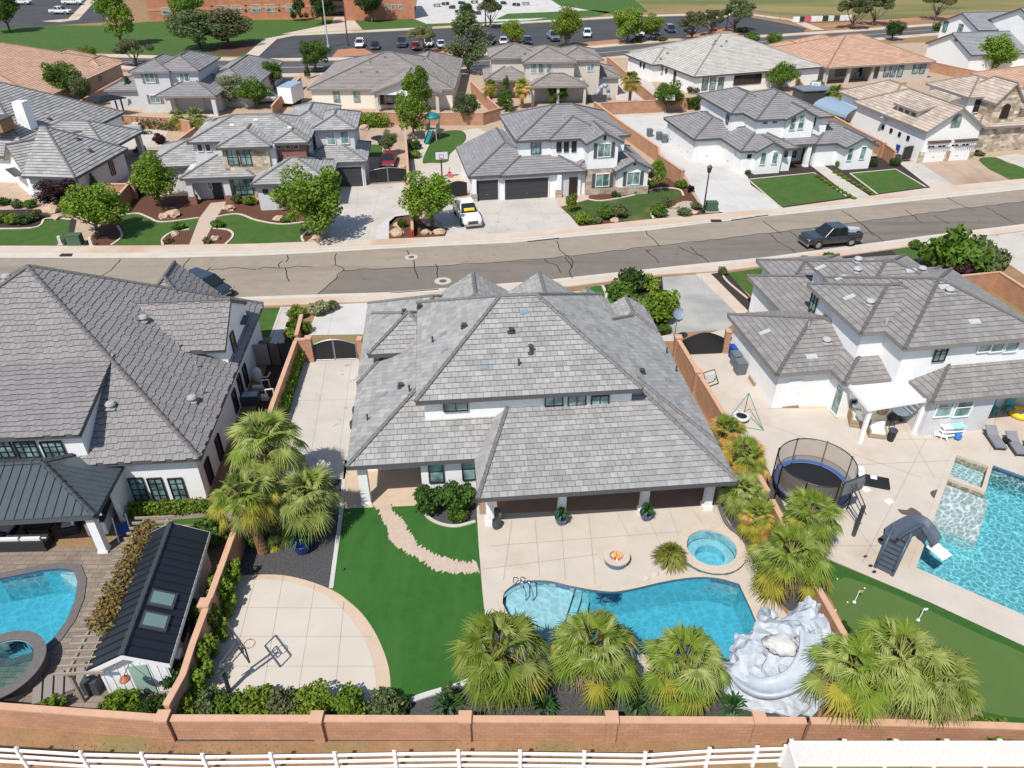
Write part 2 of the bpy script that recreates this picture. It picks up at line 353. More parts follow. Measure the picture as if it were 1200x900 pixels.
class House:
    def __init__(s, name, label, o, yaw, roof_m, wall_ms, fascia=FASC_D, soffit=SOFFIT, tile=(0.42, 0.38), root=None, jitter=0.0, lift=0.035, cap=True):
        s.o = o; s.yaw = R(yaw); s.ca, s.sa = math.cos(s.yaw), math.sin(s.yaw)
        s.root = root or thing(name, label, 'house', (o[0], o[1], 0), s.yaw)
        s.off = None
        if root:
            dx, dy = o[0] - root.location.x, o[1] - root.location.y; a = root.rotation_euler[2]
            s.off = (dx * math.cos(a) + dy * math.sin(a), -dx * math.sin(a) + dy * math.cos(a), s.yaw - a)
        s.rm = roof_m; s.wm = wall_ms; s.fm = fascia; s.sm = soffit; s.tile = tile; s.blocks = []; s.jit = jitter; s.lift = lift; s.cap = cap
    def place(s, ob, loc=(0, 0, 0), rz=0.0):
        if s.off:
            ca, sa = math.cos(s.off[2]), math.sin(s.off[2])
            ob.location = (s.off[0] + loc[0] * ca - loc[1] * sa, s.off[1] + loc[0] * sa + loc[1] * ca, loc[2]); ob.rotation_euler[2] = s.off[2] + rz
        else: ob.location = loc; ob.rotation_euler[2] = rz
        return ob
    def world(s, u, v, z=0.0): return (s.o[0] + u * s.ca - v * s.sa, s.o[1] + u * s.sa + v * s.ca, z)
    def loc(s, x, y):
        dx, dy = x - s.o[0], y - s.o[1]; return (dx * s.ca + dy * s.sa, -dx * s.sa + dy * s.ca)
    def lray(s, x, y):
        d = ray(x, y); o = s.loc(0, 0); return o, (d[0] * s.ca + d[1] * s.sa, -d[0] * s.sa + d[1] * s.ca, d[2])
    def hit(s, side, c, x, y):
        o, d = s.lray(x, y); i = 0 if side in 'LR' else 1; t = (c - o[i]) / d[i]
        return (o[0] + t * d[0], o[1] + t * d[1], CAMH + t * d[2])
    def block(s, *a, **k): b = Block(*a, **k); s.blocks.append(b); return b
    def roofz(s, u, v, tier=None, e=0.0):
        best = None
        for bi, b in enumerate(s.blocks):
            if tier is not None and b.tier != tier: continue
            if b.inside(u, v, e):
                zz, pid = min((p[0] * u + p[1] * v + p[2], (bi, i)) for i, p in b.pl)
                if best is None or zz > best[0] + 1e-6: best = (zz, pid)
        return best
    def rooftop(s, x, y):
        o, d = s.lray(x, y); t = 5.0; prev = None
        while t < 400:
            p = (o[0] + t * d[0], o[1] + t * d[1], CAMH + t * d[2]); r = s.roofz(p[0], p[1])
            if r and p[2] <= r[0]: return (p[0], p[1], r[0])
            if p[2] < 0: return None
            t += 0.05
    def finish(s, walls=True):
        T = MB(); F = MB(); tw, th = s.tile; rng = random.Random(len(s.blocks) * 7 + int(s.o[0]))
        for bi, A in enumerate(s.blocks):
            for si, P in A.pl:
                u0, v0, u1, v1 = A.r; poly = [(u0, v0), (u1, v0), (u1, v1), (u0, v1)]
                for sj, Q in A.pl:
                    if sj != si and poly: poly = clip(poly, (Q[0] - P[0], Q[1] - P[1], Q[2] - P[2]))
                if not poly: continue
                polys = [poly]
                for bj, B in enumerate(s.blocks):
                    if bj == bi or B.tier != A.tier: continue
                    eps = 1e-4 if bj > bi else -1e-4
                    hs = list(B.rect) + [(Q[0] - P[0], Q[1] - P[1], Q[2] - P[2] - eps) for _, Q in B.pl]
                    new = []
                    for q in polys:
                        rest = q
                        for h in hs:
                            if not rest: break
                            o_ = clip(rest, neg(h))
                            if o_: new.append(o_)
                            rest = clip(rest, h)
                    polys = new
                k = math.hypot(P[0], P[1]); nrm = Vector((-P[0], -P[1], 1)).normalized()
                zf = lambda q: P[0] * q[0] + P[1] * q[1] + P[2]
                up = (P[0] / k, P[1] / k); al = (-up[1], up[0]); cs = 1 / math.sqrt(1 + k * k)   # plan metres per slope metre
                for q in polys:
                    # underside
                    F.poly([(p[0], p[1], zf(p) - 0.2) for p in reversed(q)], 1)
                    # edges
                    n = len(q); ar = sum(q[i][0] * q[(i + 1) % n][1] - q[(i + 1) % n][0] * q[i][1] for i in range(n)); 
                    if ar < 0: q = q[::-1]
                    for i in range(n):
                        a, b = q[i], q[(i + 1) % n]; L = math.hypot(b[0] - a[0], b[1] - a[1])
                        if L < 0.08: continue
                        nx, ny = (b[1] - a[1]) / L, -(b[0] - a[0]) / L; mu, mv = (a[0] + b[0]) / 2 + nx * .03, (a[1] + b[1]) / 2 + ny * .03
                        r = s.roofz(mu, mv, A.tier)
                        if r is None or r[0] < zf((mu, mv)) - 0.3:
                            o1 = .012; pa = (a[0] + nx * o1, a[1] + ny * o1); pb = (b[0] + nx * o1, b[1] + ny * o1)
                            F.poly([(*pa, zf(a) - 0.24), (*pb, zf(b) - 0.24), (*pb, zf(b) + 0.02), (*pa, zf(a) + 0.02)], 0)
                            F.poly([(*a, zf(a) + 0.02), (*pa, zf(a) + 0.02), (*pb, zf(b) + 0.02), (*b, zf(b) + 0.02)], 0)
                            F.poly([(*pb, zf(b) - 0.24), (*pa, zf(a) - 0.24), (*a, zf(a) - 0.24), (*b, zf(b) - 0.24)], 0)
                        elif s.cap and r[0] < zf((mu, mv)) - 0.004 and (bi, si) < r[1]:
                            A3 = Vector((*a, zf(a) + .02)); B3 = Vector((*b, zf(b) + .02)); 
                            if A3.z > B3.z: A3, B3 = B3, A3
                            seg = max(1, int((B3 - A3).length / 0.45)) if s.jit >= 0 else 1
                            for t in range(seg):
                                T.tube(A3.lerp(B3, t / seg), A3.lerp(B3, (t + 1) / seg), 0.145, 0.115, 6, 2)
                    # tiles, each one a slab with a raised lower edge
                    ss = [p[0] * up[0] + p[1] * up[1] for p in q]; tt = [p[0] * al[0] + p[1] * al[1] for p in q]
                    base = (s_ := (A.z - P[2]) / k)
                    r0 = int(math.floor((min(ss) - base) / (th * cs))); r1 = int(math.ceil((max(ss) - base) / (th * cs)))
                    for rr in range(r0, r1):
                        lo = base + rr * th * cs; hi = lo + th * cs
                        row = clip(clip(q, (up[0], up[1], -lo)), (-up[0], -up[1], hi))
                        if not row: continue
                        cells = [row]
                        if tw:
                            cells = []; tr = [p[0] * al[0] + p[1] * al[1] for p in row]; sh = (rr % 2) * tw / 2
                            for cc in range(int(math.floor((min(tr) - sh) / tw)), int(math.ceil((max(tr) - sh) / tw))):
                                a0 = sh + cc * tw; jl = (rng.random() < 0.5) * s.jit
                                gp = .008 if tw < .5 else 0.0
                                ce = clip(clip(row, (al[0], al[1], -a0 - gp)), (-al[0], -al[1], a0 + tw - gp))
                                if ce: cells.append((ce, jl))
                        for ce in cells:
                            jl = 0.0
                            if tw: ce, jl = ce
                            top = []
                            for p in ce:
                                f = (p[0] * up[0] + p[1] * up[1] - lo) / (th * cs); lft = s.lift * (1 - f) + .004
                                pu, pv = p
                                if f < 0.02 and jl: pu -= up[0] * jl; pv -= up[1] * jl
                                top.append((pu, pv, P[0] * pu + P[1] * pv + P[2] + lft))
                            m_ = len(top); ar = sum(ce[i][0] * ce[(i + 1) % m_][1] - ce[(i + 1) % m_][0] * ce[i][1] for i in range(m_))
                            if ar < 0: top = top[::-1]; ce = ce[::-1]
                            i0 = len(T.v); T.v.extend(top); T.f.append(tuple(range(i0, i0 + m_))); T.m.append(0)
                            for i in range(m_):
                                a, b = top[i], top[(i + 1) % m_]; fa = (ce[i][0] * up[0] + ce[i][1] * up[1] - lo) / (th * cs); fb = (ce[(i + 1) % m_][0] * up[0] + ce[(i + 1) % m_][1] * up[1] - lo) / (th * cs)
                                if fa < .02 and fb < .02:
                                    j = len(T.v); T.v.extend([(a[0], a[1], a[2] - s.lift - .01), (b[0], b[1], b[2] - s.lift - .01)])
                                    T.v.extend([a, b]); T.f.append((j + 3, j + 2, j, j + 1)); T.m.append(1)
        s.roof = s.place(T.build('roof', [s.rm, TILE_GAP_SHADE, mat('ridge cap of ' + s.rm.name, tuple(s.rm.get('cap', (.05, .055, .06))), .8, noise_amt=.2, noise_scale=3)], s.root, uv=False))
        s.place(F.build('eaves', [s.fm, s.sm], s.root))
        if walls:
            W = MB()
            for bi, b in enumerate(s.blocks):
                if b.wall: s.wallbox(W, b, bi)
            if W.f: s.walls = s.place(W.build('wall', s.wm, s.root))
        return s
    def wallbox(s, W, b, bi=0):
        ovs = b.ov if isinstance(b.ov, (tuple, list)) else (b.ov,) * 4
        ovs = [x + .004 * bi for x in ovs]
        u0, v0, u1, v1 = b.r[0] + ovs[0], b.r[1] + ovs[2], b.r[2] - ovs[1], b.r[3] - ovs[3]
        zt = lambda u, v: b.zat(u, v) - 0.19
        def brk(i, j, lo, hi, fx):
            pl = dict(b.pl)
            if i in pl and j in pl:
                P, Q = pl[i], pl[j]; ax = 0 if fx else 1; den = P[ax] - Q[ax]
                t = (Q[2] - P[2]) / den
                if lo < t < hi: return [lo, t, hi]
            return [lo, hi]
        for fixed, val, rev in (('v', v0, False), ('v', v1, True), ('u', u0, True), ('u', u1, False)):
            if fixed == 'v': pts = [(t, val) for t in brk(0, 1, u0, u1, True)]
            else: pts = [(val, t) for t in brk(2, 3, v0, v1, False)]
            if rev: pts = pts[::-1]
            W.poly([(*pts[0], b.z0), (*pts[-1], b.z0)] + [(*p, zt(*p)) for p in reversed(pts)], b.wm)
    def box(s, W, u0, v0, u1, v1, z0, z1, m=0): W.box(((u0 + u1) / 2, (v0 + v1) / 2, (z0 + z1) / 2), (abs(u1 - u0), abs(v1 - v0), z1 - z0), m)
    ROT = {'F': 0.0, 'B': math.pi, 'L': -math.pi / 2, 'R': math.pi / 2}
    def at(s, ob, side, c, p, out=0.0):
        u, v, z = p
        if side == 'F': v = c - out
        if side == 'B': v = c + out
        if side == 'L': u = c - out
        if side == 'R': u = c + out
        return s.place(ob, (u, v, z), s.ROT[side])
    def win(s, side, c, x, y, w_, h_, nx=2, ny=1, frame=BLACKM, glass=None, arch=False, shutters=None, trim=None, p=None):
        q = p or s.hit(side, c, x, y)
        fr, pn = window_meshes(w_, h_, nx, ny, frame, glass or GLASS, arch, trim)
        o = link('window', fr, s.root); s.at(o, side, c, q, 0.012)
        link('pane', pn, o)
        if shutters:
            for sx in (-1, 1):
                b = MB(); b.box((0, -.03, 0), (0.36, .05, h_ + .1))
                for i in range(6): b.box((0, -.06, -h_ / 2 + (i + .5) * h_ / 6), (0.27, .012, h_ / 6 * .55))
                sh = b.build('shutter', shutters, o); sh.location = (sx * (w_ / 2 + .26), 0, 0)
        return o
    def garage(s, side, c, x, y, w_, h_, m, trim=FASC_W, top=None):
        q = s.hit(side, c, x, y); g = MB(); g.box((0, -.02, 0), (w_, .05, h_))
        for i in range(4):
            g.box((0, -.05, -h_ / 2 + (i + .5) * h_ / 4), (w_ - .06, .02, h_ / 4 - .05))
        o = g.build('garage_door', m, s.root); s.at(o, side, c, (q[0], q[1], h_ / 2 + .02), .01)
        t = MB(); t.box((0, -.04, h_ / 2 + .08), (w_ + .3, .08, .14)); t.box((-w_ / 2 - .075, -.04, 0), (.13, .078, h_)); t.box((w_ / 2 + .075, -.04, 0), (.13, .078, h_))
        t.build('door_frame', trim, o); h = MB(); h.box((0, -.08, -h_ * .22), (.25, .05, .05)); h.build('handle', GREYM, o)
        if top:
            for i in range(5): 
                if i == 2: continue
                link('pane', MB().box((0, 0, 0), (w_ / 5 - .12, .03, .22)).mesh('pane', GLASSD), o, (-w_ / 2 + (i + .5) * w_ / 5, -.07, h_ * .36))
        return o
    def door(s, side, c, x, y, m, w_=0.95, h_=2.1):
        q = s.hit(side, c, x, y); g = MB(); g.box((0, -.02, 0), (w_, .06, h_))
        for i in range(3): g.box((0, -.055, -h_ / 2 + (i + .5) * h_ / 3), (w_ - .28, .02, h_ / 3 - .14))
        o = g.build('door', m, s.root); s.at(o, side, c, (q[0], q[1], h_ / 2 + .03), .01)
        MB().lathe([(.001, -.03), (.035, 0), (.001, .03)], (w_ * .4, -.1, -.05), 8).build('handle', GREYM, o); return o
    def vent(s, x, y, kind=0, m=DARKM):
        p = s.rooftop(x, y)
        if not p: return
        b = MB()
        if kind == 0: b.lathe([(.2, -.15), (.2, .02), (.09, .06), (.09, .42), (.16, .44), (.16, .52), (.02, .58)], n=10)
        elif kind == 1: b.box((0, 0, .02), (.55, .6, .06)); b.lathe([(.18, .04), (.18, .2), (.3, .24), (.24, .36), (.02, .42)], n=12)
        elif kind == 2: b.lathe([(.055, -.2), (.055, .45), (.001, .46)], n=8)
        else: b.box((0, 0, .04), (.42, .4, .06)); b.box((0, -.03, .16), (.22, .2, .22)); b.box((0, -.05, .28), (.3, .28, .04))
        o = b.build('roof_vent', m, s.root); s.place(o, p); return o
    def flash(s, x, y, m, w_=0.7, h_=0.45):
        p = s.rooftop(x, y)
        if not p: return
        zz, (bi, si) = s.roofz(p[0], p[1]); P = dict(s.blocks[bi].pl)[si]; n = Vector((-P[0], -P[1], 1)).normalized()
        b = MB(); b.box((0, 0, .0), (w_, h_, .03)); b.box((0, 0, .03), (w_ * .6, h_ * .7, .04))
        o = b.build('roof_vent', m, s.root); s.place(o, (p[0], p[1], p[2] + .05)); e = n.to_track_quat('Z', 'Y').to_euler()
        q = Vector((0, 0, 1)).rotation_difference(n); o.rotation_mode = 'QUATERNION'
        o.rotation_quaternion = (Matrix.Rotation(s.off[2] if s.off else 0, 4, 'Z').to_quaternion()) @ q
    def column(s, u, v, sz, z1, m, base=None, bh=0.8):
        b = MB(); b.box((0, 0, z1 / 2), (sz, sz, z1))
        b.box((0, 0, .08), (sz + .08, sz + .08, .16)); o = b.build('column', m, s.root); s.place(o, (u, v, 0))
        if base: MB().box((0, 0, bh / 2), (sz + .14, sz + .14, bh)).build('column_base', base, o)
        return o
    def part(s, name, mb, m, loc=(0, 0, 0), rz=0.0, smooth=False): return s.place(mb.build(name, m, s.root, smooth), loc, rz)
WM = {}
def window_meshes(w_, h_, nx, ny, frame, glass, arch=False, trim=None):
    k = (w_, h_, nx, ny, frame.name, glass.name, arch, trim and trim.name)
    if k in WM: return WM[k]
    b = MB(); t = 0.055; d = .09
    if arch:
        n = 12; ring = [(-w_ / 2, -h_ / 2), (w_ / 2, -h_ / 2), (w_ / 2, h_ / 2 - w_ / 2)] + [(w_ / 2 * math.cos(a), h_ / 2 - w_ / 2 + w_ / 2 * math.sin(a)) for a in [math.pi * i / n for i in range(1, n)]] + [(-w_ / 2, h_ / 2 - w_ / 2)]
        inn = [(x * (1 - 2 * t / w_), (z + t * (1 if z < 0 else -1) * (.9 if z < 0 else .9))) for x, z in ring]
        for i in range(len(ring)):
            j = (i + 1) % len(ring); a, c_, e, f = ring[i], ring[j], inn[j], inn[i]
            b.poly([(a[0], -.07, a[1]), (c_[0], -.07, c_[1]), (e[0], -.07, e[1]), (f[0], -.07, f[1])])
            b.poly([(a[0], 0, a[1]), (c_[0], 0, c_[1]), (c_[0], -.07, c_[1]), (a[0], -.07, a[1])])
            b.poly([(f[0], -.07, f[1]), (e[0], -.07, e[1]), (e[0], -.01, e[1]), (f[0], -.01, f[1])])
        pn = MB().poly([(x, -.025, z) for x, z in inn]).mesh('pane', glass)
    else:
        b.box((0, -d / 2, h_ / 2 - t / 2), (w_, d, t)); b.box((0, -d / 2, -h_ / 2 + t / 2), (w_, d, t))
        b.box((-w_ / 2 + t / 2, -d / 2, 0), (t, d, h_ - 2 * t)); b.box((w_ / 2 - t / 2, -d / 2, 0), (t, d, h_ - 2 * t))
        pn = MB().box((0, -.02, 0), (w_ - 2 * t, .02, h_ - 2 * t)).mesh('pane', glass)
    for i in range(1, nx): b.box((-w_ / 2 + w_ * i / nx, -.045, 0), (.045, .05, h_ - 2 * t - .002))
    for i in range(1, ny): b.box((0, -.042, -h_ / 2 + h_ * i / ny), (w_ - 2 * t - .002, .04, .04))
    mats = [frame]
    if trim:
        mats.append(trim); e = .12
        b.box((0, -.03, h_ / 2 + e / 2), (w_ + 2 * e, .06, e), 1); b.box((0, -.04, -h_ / 2 - e / 2), (w_ + 2 * e, .08, e), 1)
        b.box((-w_ / 2 - e / 2, -.03, 0), (e, .06, h_), 1); b.box((w_ / 2 + e / 2, -.03, 0), (e, .06, h_), 1)
    WM[k] = (b.mesh('window', mats), pn); return WM[k]
# ---------------------------------------------------------------- vegetation
LEAF = {
 'green': leaf_mat('mid green leaves', (0.058, 0.128, 0.015), (0.135, 0.22, 0.03)),
 'bright': leaf_mat('bright green leaves', (0.095, 0.18, 0.014), (0.2, 0.29, 0.03)),
 'lime': leaf_mat('yellow green leaves', (0.13, 0.2, 0.02), (0.22, 0.29, 0.035)),
 'dark': leaf_mat('dark green leaves', (0.03, 0.072, 0.016), (0.07, 0.125, 0.028)),
 'olive': leaf_mat('olive grey leaves', (0.1, 0.115, 0.045), (0.16, 0.17, 0.07)),
 'sage': leaf_mat('sage green leaves', (0.085, 0.125, 0.045), (0.16, 0.2, 0.08)),
 'purple': leaf_mat('purple leaves', (0.035, 0.012, 0.016), (0.07, 0.025, 0.028)),
 'palo': leaf_mat('pale feathery leaves', (0.15, 0.17, 0.06), (0.24, 0.25, 0.11)),
 'blossom': leaf_mat('pale blossom and leaf', (0.2, 0.23, 0.1), (0.38, 0.38, 0.24)),
 'flower': leaf_mat('leaf with cream flowers', (0.04, 0.1, 0.018), (0.1, 0.19, 0.035)),
 'vine': leaf_mat('brown green vine leaves', (0.12, 0.12, 0.03), (0.28, 0.17, 0.06)),
}
BARK = mat('bark', (0.16, 0.115, 0.08), 0.95, noise_amt=.3, noise_scale=6, bump=.6, bump_scale=15)
def leaf_cloud(rng, lobes, n, size, droop=0.0, aspect=1.6):
    m = MB(); v, f = m.v, m.f; tot = sum(l[3] ** 2 for l in lobes)
    for (x, y, z, r, sq) in lobes:
        for _ in range(int(n * r * r / tot)):
            d = Vector((rng.gauss(0, 1), rng.gauss(0, 1), rng.gauss(0, 1))).normalized(); rr = r * (1 - 0.55 * rng.random() ** 2.2) * rng.uniform(.92, 1.1)
            c = Vector((x + d.x * rr, y + d.y * rr, z + d.z * rr * sq))
            nn = (d * 0.7 + Vector((rng.uniform(-1, 1), rng.uniform(-1, 1), rng.uniform(-.5, 1.1)))).normalized()
            a = nn.orthogonal().normalized(); a.rotate(Matrix.Rotation(rng.uniform(0, 6.28), 3, nn)); b = nn.cross(a); a = (a - Vector((0, 0, droop))).normalized()
            s = size * rng.uniform(.6, 1.25); i = len(v)
            v.extend([tuple(c - a * s), tuple(c + b * s / aspect - nn * s * .15), tuple(c + a * s), tuple(c - b * s / aspect - nn * s * .15)])
            f.append((i, i + 1, i + 2, i + 3)); m.m.append(0)
    return m
CROWN = {}
def crown_mesh(shape, col, seed):
    k = (shape, col, seed)
    if k in CROWN: return CROWN[k]
    rng = random.Random(hash((shape, seed)) % 9973 if False else seed * 31 + len(shape)); L = []
    if shape == 'round':         # crown of unit width (radius 1), sits 0.55 .. 2.4 high
        for _ in range(30):
            d = Vector((rng.gauss(0, 1), rng.gauss(0, 1), rng.gauss(0, .9))).normalized(); q = rng.uniform(.4, .95)
            L.append((d.x * q, d.y * q, 1.38 + d.z * q * 1.02, rng.uniform(.18, .42), .9))
        L.append((0, 0, 1.4, .62, 1.1)); n, sz = 6500, .058
    elif shape == 'tall':
        for i in range(46):
            t = rng.random(); q = (.85 * math.sin(math.pi * (.12 + .86 * t) ** .75)) * rng.uniform(.5, 1); a = rng.uniform(0, 6.28)
            L.append((math.cos(a) * q, math.sin(a) * q, .7 + t * 2.7, rng.uniform(.2, .34), 1))
        L.append((0, 0, 1.9, .6, 1.6)); n, sz = 6000, .06
    elif shape == 'cone':
        for i in range(46):
            t = rng.random() ** 1.2; q = .8 * (1 - t) * rng.uniform(.6, 1) + .05; a = rng.uniform(0, 6.28)
            L.append((math.cos(a) * q, math.sin(a) * q, .3 + t * 2.5, rng.uniform(.16, .3) * (1.1 - .5 * t), 1))
        n, sz = 4200, .06
    elif shape == 'airy':
        for i in range(30):
            a = rng.uniform(0, 6.28); q = rng.uniform(.2, .95); L.append((math.cos(a) * q, math.sin(a) * q, 1.0 + .75 * (1 - q * q) * rng.random() + .1, rng.uniform(.16, .3), .7))
        n, sz = 4800, .05
    elif shape == 'bush':        # radius 1, from ground to about 1.5
        for i in range(26):
            d = Vector((rng.gauss(0, 1), rng.gauss(0, 1), abs(rng.gauss(0, .9)))).normalized(); q = rng.uniform(.4, .75)
            L.append((d.x * q, d.y * q, .45 + d.z * q * .95, rng.uniform(.24, .4), .85))
        L.append((0, 0, .5, .6, .8)); n, sz = 1700, .115
    elif shape == 'ball':
        L = [(0, 0, .9, .95, .95)]; n, sz = 1600, .1
    elif shape == 'leggy':       # open shrub with upright sprays
        for i in range(18):
            a = rng.uniform(0, 6.28); q = rng.uniform(.1, .75); L.append((math.cos(a) * q, math.sin(a) * q, rng.uniform(.3, 1.5), rng.uniform(.2, .34), 1.1))
        n, sz = 1500, .125
    elif shape == 'low':
        for i in range(16):
            a = rng.uniform(0, 6.28); q = rng.uniform(.1, .75); L.append((math.cos(a) * q, math.sin(a) * q, rng.uniform(.15, .4), rng.uniform(.22, .36), .7))
        n, sz = 900, .13
    m = leaf_cloud(rng, L, n, sz, droop=.2); CROWN[k] = m.mesh('crown', LEAF[col], uv=False); return CROWN[k]
TRUNKS = {}
def trunk_mesh(shape, seed):
    if (shape, seed) in TRUNKS: return TRUNKS[(shape, seed)]
    rng = random.Random(seed); m = MB(); top = {'round': 1.5, 'tall': 2.4, 'cone': 1.8, 'airy': .7}.get(shape, .9)
    m.path([(0, 0, -.05), (.015, .01, .3), (-.01, .02, .75), (.01, 0, top)], [.085, .06, .048, .02], 8)
    for i in range(7):
        a = i * 2.4 + rng.random(); z0 = rng.uniform(.35, .8) if shape != 'airy' else rng.uniform(.15, .4); l = rng.uniform(.5, .8)
        m.path([(0, 0, z0), (math.cos(a) * l * .5, math.sin(a) * l * .5, z0 + .35), (math.cos(a) * l, math.sin(a) * l, z0 + .8)], [.03, .02, .008], 5)
    TRUNKS[(shape, seed)] = m.mesh('trunk', BARK, smooth=True, uv=False); return TRUNKS[(shape, seed)]
RT = random.Random(5)
def tree(px, py, rad, hgt, shape, col, label, group=None, seed=None, world=None):
    """rad = crown radius in metres, hgt = total height"""
    g = world or G(px, py); seed = seed if seed is not None else RT.randrange(1, 4)
    t = thing('tree', label, 'tree', (g[0], g[1], 0), RT.uniform(0, 6.28), group)
    H = {'round': 2.55, 'tall': 3.6, 'cone': 2.95, 'airy': 2.05}[shape]; sc = (rad, rad, hgt / H)
    a = link('trunk', trunk_mesh(shape, seed), t); a.scale = sc; b = link('crown', crown_mesh(shape, col, seed), t); b.scale = sc; return t
def shrub(px, py, rad, hgt, shape, col, label, group=None, name='shrub', seed=None, world=None, cat='shrub'):
    g = world or G(px, py); seed = seed if seed is not None else RT.randrange(1, 4)
    H = {'bush': 1.5, 'ball': 1.8, 'leggy': 1.85, 'low': .75}[shape]
    me = crown_mesh(shape, col, seed)
    o = link(name, me, None, (g[0], g[1], 0), RT.uniform(0, 6.28)); o.scale = (rad, rad, hgt / H); return tag(o, label, cat, group)
def hedge(pts, wdt, hgt, col, label, n_per_m=420, name='hedge', group=None, size=.1):
    """clipped hedge following plan points"""
    rng = random.Random(int(abs(pts[0][0]) * 10)); m = MB(); L = []
    for (a, b) in zip(pts, pts[1:]):
        ln = math.hypot(b[0] - a[0], b[1] - a[1]); k = max(1, int(ln / (wdt * .45)))
        for i in range(k + 1):
            t = i / k; L.append((a[0] + (b[0] - a[0]) * t - pts[0][0] + rng.uniform(-.05, .05), a[1] + (b[1] - a[1]) * t - pts[0][1] + rng.uniform(-.05, .05), hgt * .5 * rng.uniform(.92, 1.08), wdt * .62, hgt / wdt * .8))
    tot = sum(math.hypot(b[0] - a[0], b[1] - a[1]) for a, b in zip(pts, pts[1:]))
    m = leaf_cloud(rng, L, int(n_per_m * tot), size)
    o = m.build(name, LEAF[col], None, loc=(pts[0][0], pts[0][1], 0), uv=False); return tag(o, label, 'hedge', group)
# fan palms
P_GREEN = leaf_mat('palm frond green', (0.125, 0.19, 0.022), (0.24, 0.31, 0.05), .3, .42)
P_PALE = leaf_mat('palm frond pale green', (0.2, 0.25, 0.06), (0.33, 0.37, 0.11), .3, .45)
P_YEL = leaf_mat('palm frond yellow', (0.3, 0.29, 0.035), (0.43, 0.36, 0.07), .3, .5)
P_ORG = leaf_mat('palm frond dry orange', (0.5, 0.26, 0.06), (0.62, 0.4, 0.15), .3, .6)
P_DEAD = leaf_mat('palm frond dead straw', (0.3, 0.21, 0.12), (0.42, 0.31, 0.18), .2, .7)
P_PET = mat('palm stalk', (0.2, 0.19, 0.06), .6)
P_TRUNK = mat('palm trunk', (0.24, 0.13, 0.07), .95, noise_amt=.35, noise_scale=8, bump=.9, bump_scale=18)
def frond(m, rng, base, az, el, plen, R_, mi, droop):
    d = Vector((math.cos(az) * math.cos(el), math.sin(az) * math.cos(el), math.sin(el)))
    side = Vector((-math.sin(az), math.cos(az), 0)); upv = side.cross(d) * -1
    if upv.z < 0: upv = -upv
    mid = base + d * plen * .6; c = base + d * plen - Vector((0, 0, droop * plen * .35))
    m.tube(base, mid, .03, .022, 4, 5, False); m.tube(mid, c, .022, .016, 4, 5, False)
    ax = (c - mid).normalized(); nup = side.cross(ax); 
    if nup.z < 0: nup = -nup
    N = 26; span = rng.uniform(2.0, 2.5); fold = rng.uniform(.15, .4)
    def pt(a, r, w_):
        q = c + (ax * math.cos(a) + side * math.sin(a)) * r + nup * (w_ - fold * abs(math.sin(a)) * r * .5)
        q.z -= droop * (r / R_) ** 2 * R_ * .55
        return q
    for i in range(N):
        a0 = -span + 2 * span * i / N; a1 = -span + 2 * span * (i + 1) / N; am = (a0 + a1) / 2
        Rr = R_ * (1 - .28 * (abs(am) / span) ** 2) * rng.uniform(.9, 1.06); r1 = Rr * rng.uniform(.38, .55); k = len(m.v)
        tip = pt(am, Rr, 0); tip.z -= droop * .3 * rng.uniform(.1, 1.7) * R_
        tl = tip + side * rng.uniform(-.06, .06) + ax * rng.uniform(-.06, .02)
        hm = pt(am, r1, .045 * R_)
        m.v.extend([tuple(c), tuple(pt(a0, r1, 0)), tuple(hm), tuple(pt(a1, r1, 0)), tuple(tl)])
        for q in ((0, 1, 2), (0, 2, 3), (1, 4, 2), (2, 4, 3)): m.f.append(tuple(k + j for j in q)); m.m.append(mi)
PALMS = {}; PC = [0]
def palm_meshes(kind, seed):
    PC[0] += 1; seed = PC[0]
    if (kind, seed) in PALMS: return PALMS[(kind, seed)]
    rng = random.Random(seed * 17 + len(kind)); m = MB(); n = {'full': 38, 'wild': 38, 'pale': 40, 'tall': 40, 'small': 22}[kind]
    for i in range(n):
        t = (i + .5) / n; az = i * 2.39996 + rng.uniform(-.35, .35); el = 1.4 - 1.8 * t ** .85 + rng.uniform(-.22, .22)
        mi = 0
        if kind == 'wild': mi = 2 if t > .22 and rng.random() < .3 else (3 if t > .25 and rng.random() < .72 else 0)
        elif kind == 'pale': mi = 1 if rng.random() < .8 else 0
        elif kind == 'tall': mi = 2 if t > .6 and rng.random() < .6 else (1 if rng.random() < .4 else 0)
        else: mi = 2 if t > .65 and rng.random() < .35 else (1 if rng.random() < .3 else 0)
        frond(m, rng, Vector((math.cos(az) * .08, math.sin(az) * .08, -.25 * t)), az, el, rng.uniform(.8, 1.25) * (.75 + .35 * t), rng.uniform(.68, 1.0), mi, rng.uniform(.1, .45) + .45 * t)
    sk = MB()
    if kind in ('full', 'wild', 'tall', 'pale'):
        for i in range(14 if kind != 'wild' else 20):
            az = i * 2.4; frond(sk, rng, Vector((math.cos(az) * .1, math.sin(az) * .1, -.35)), az, -.9 + rng.uniform(-.25, .25), rng.uniform(.5, .9), rng.uniform(.6, .85), 4 if kind != 'wild' else 3, .7)
    mats = [P_GREEN, P_PALE, P_YEL, P_ORG, P_DEAD, P_PET]
    PALMS[(kind, seed)] = (m.mesh('fronds', mats, uv=False), sk.mesh('dry_skirt', mats, uv=False) if sk.f else None); return PALMS[(kind, seed)]
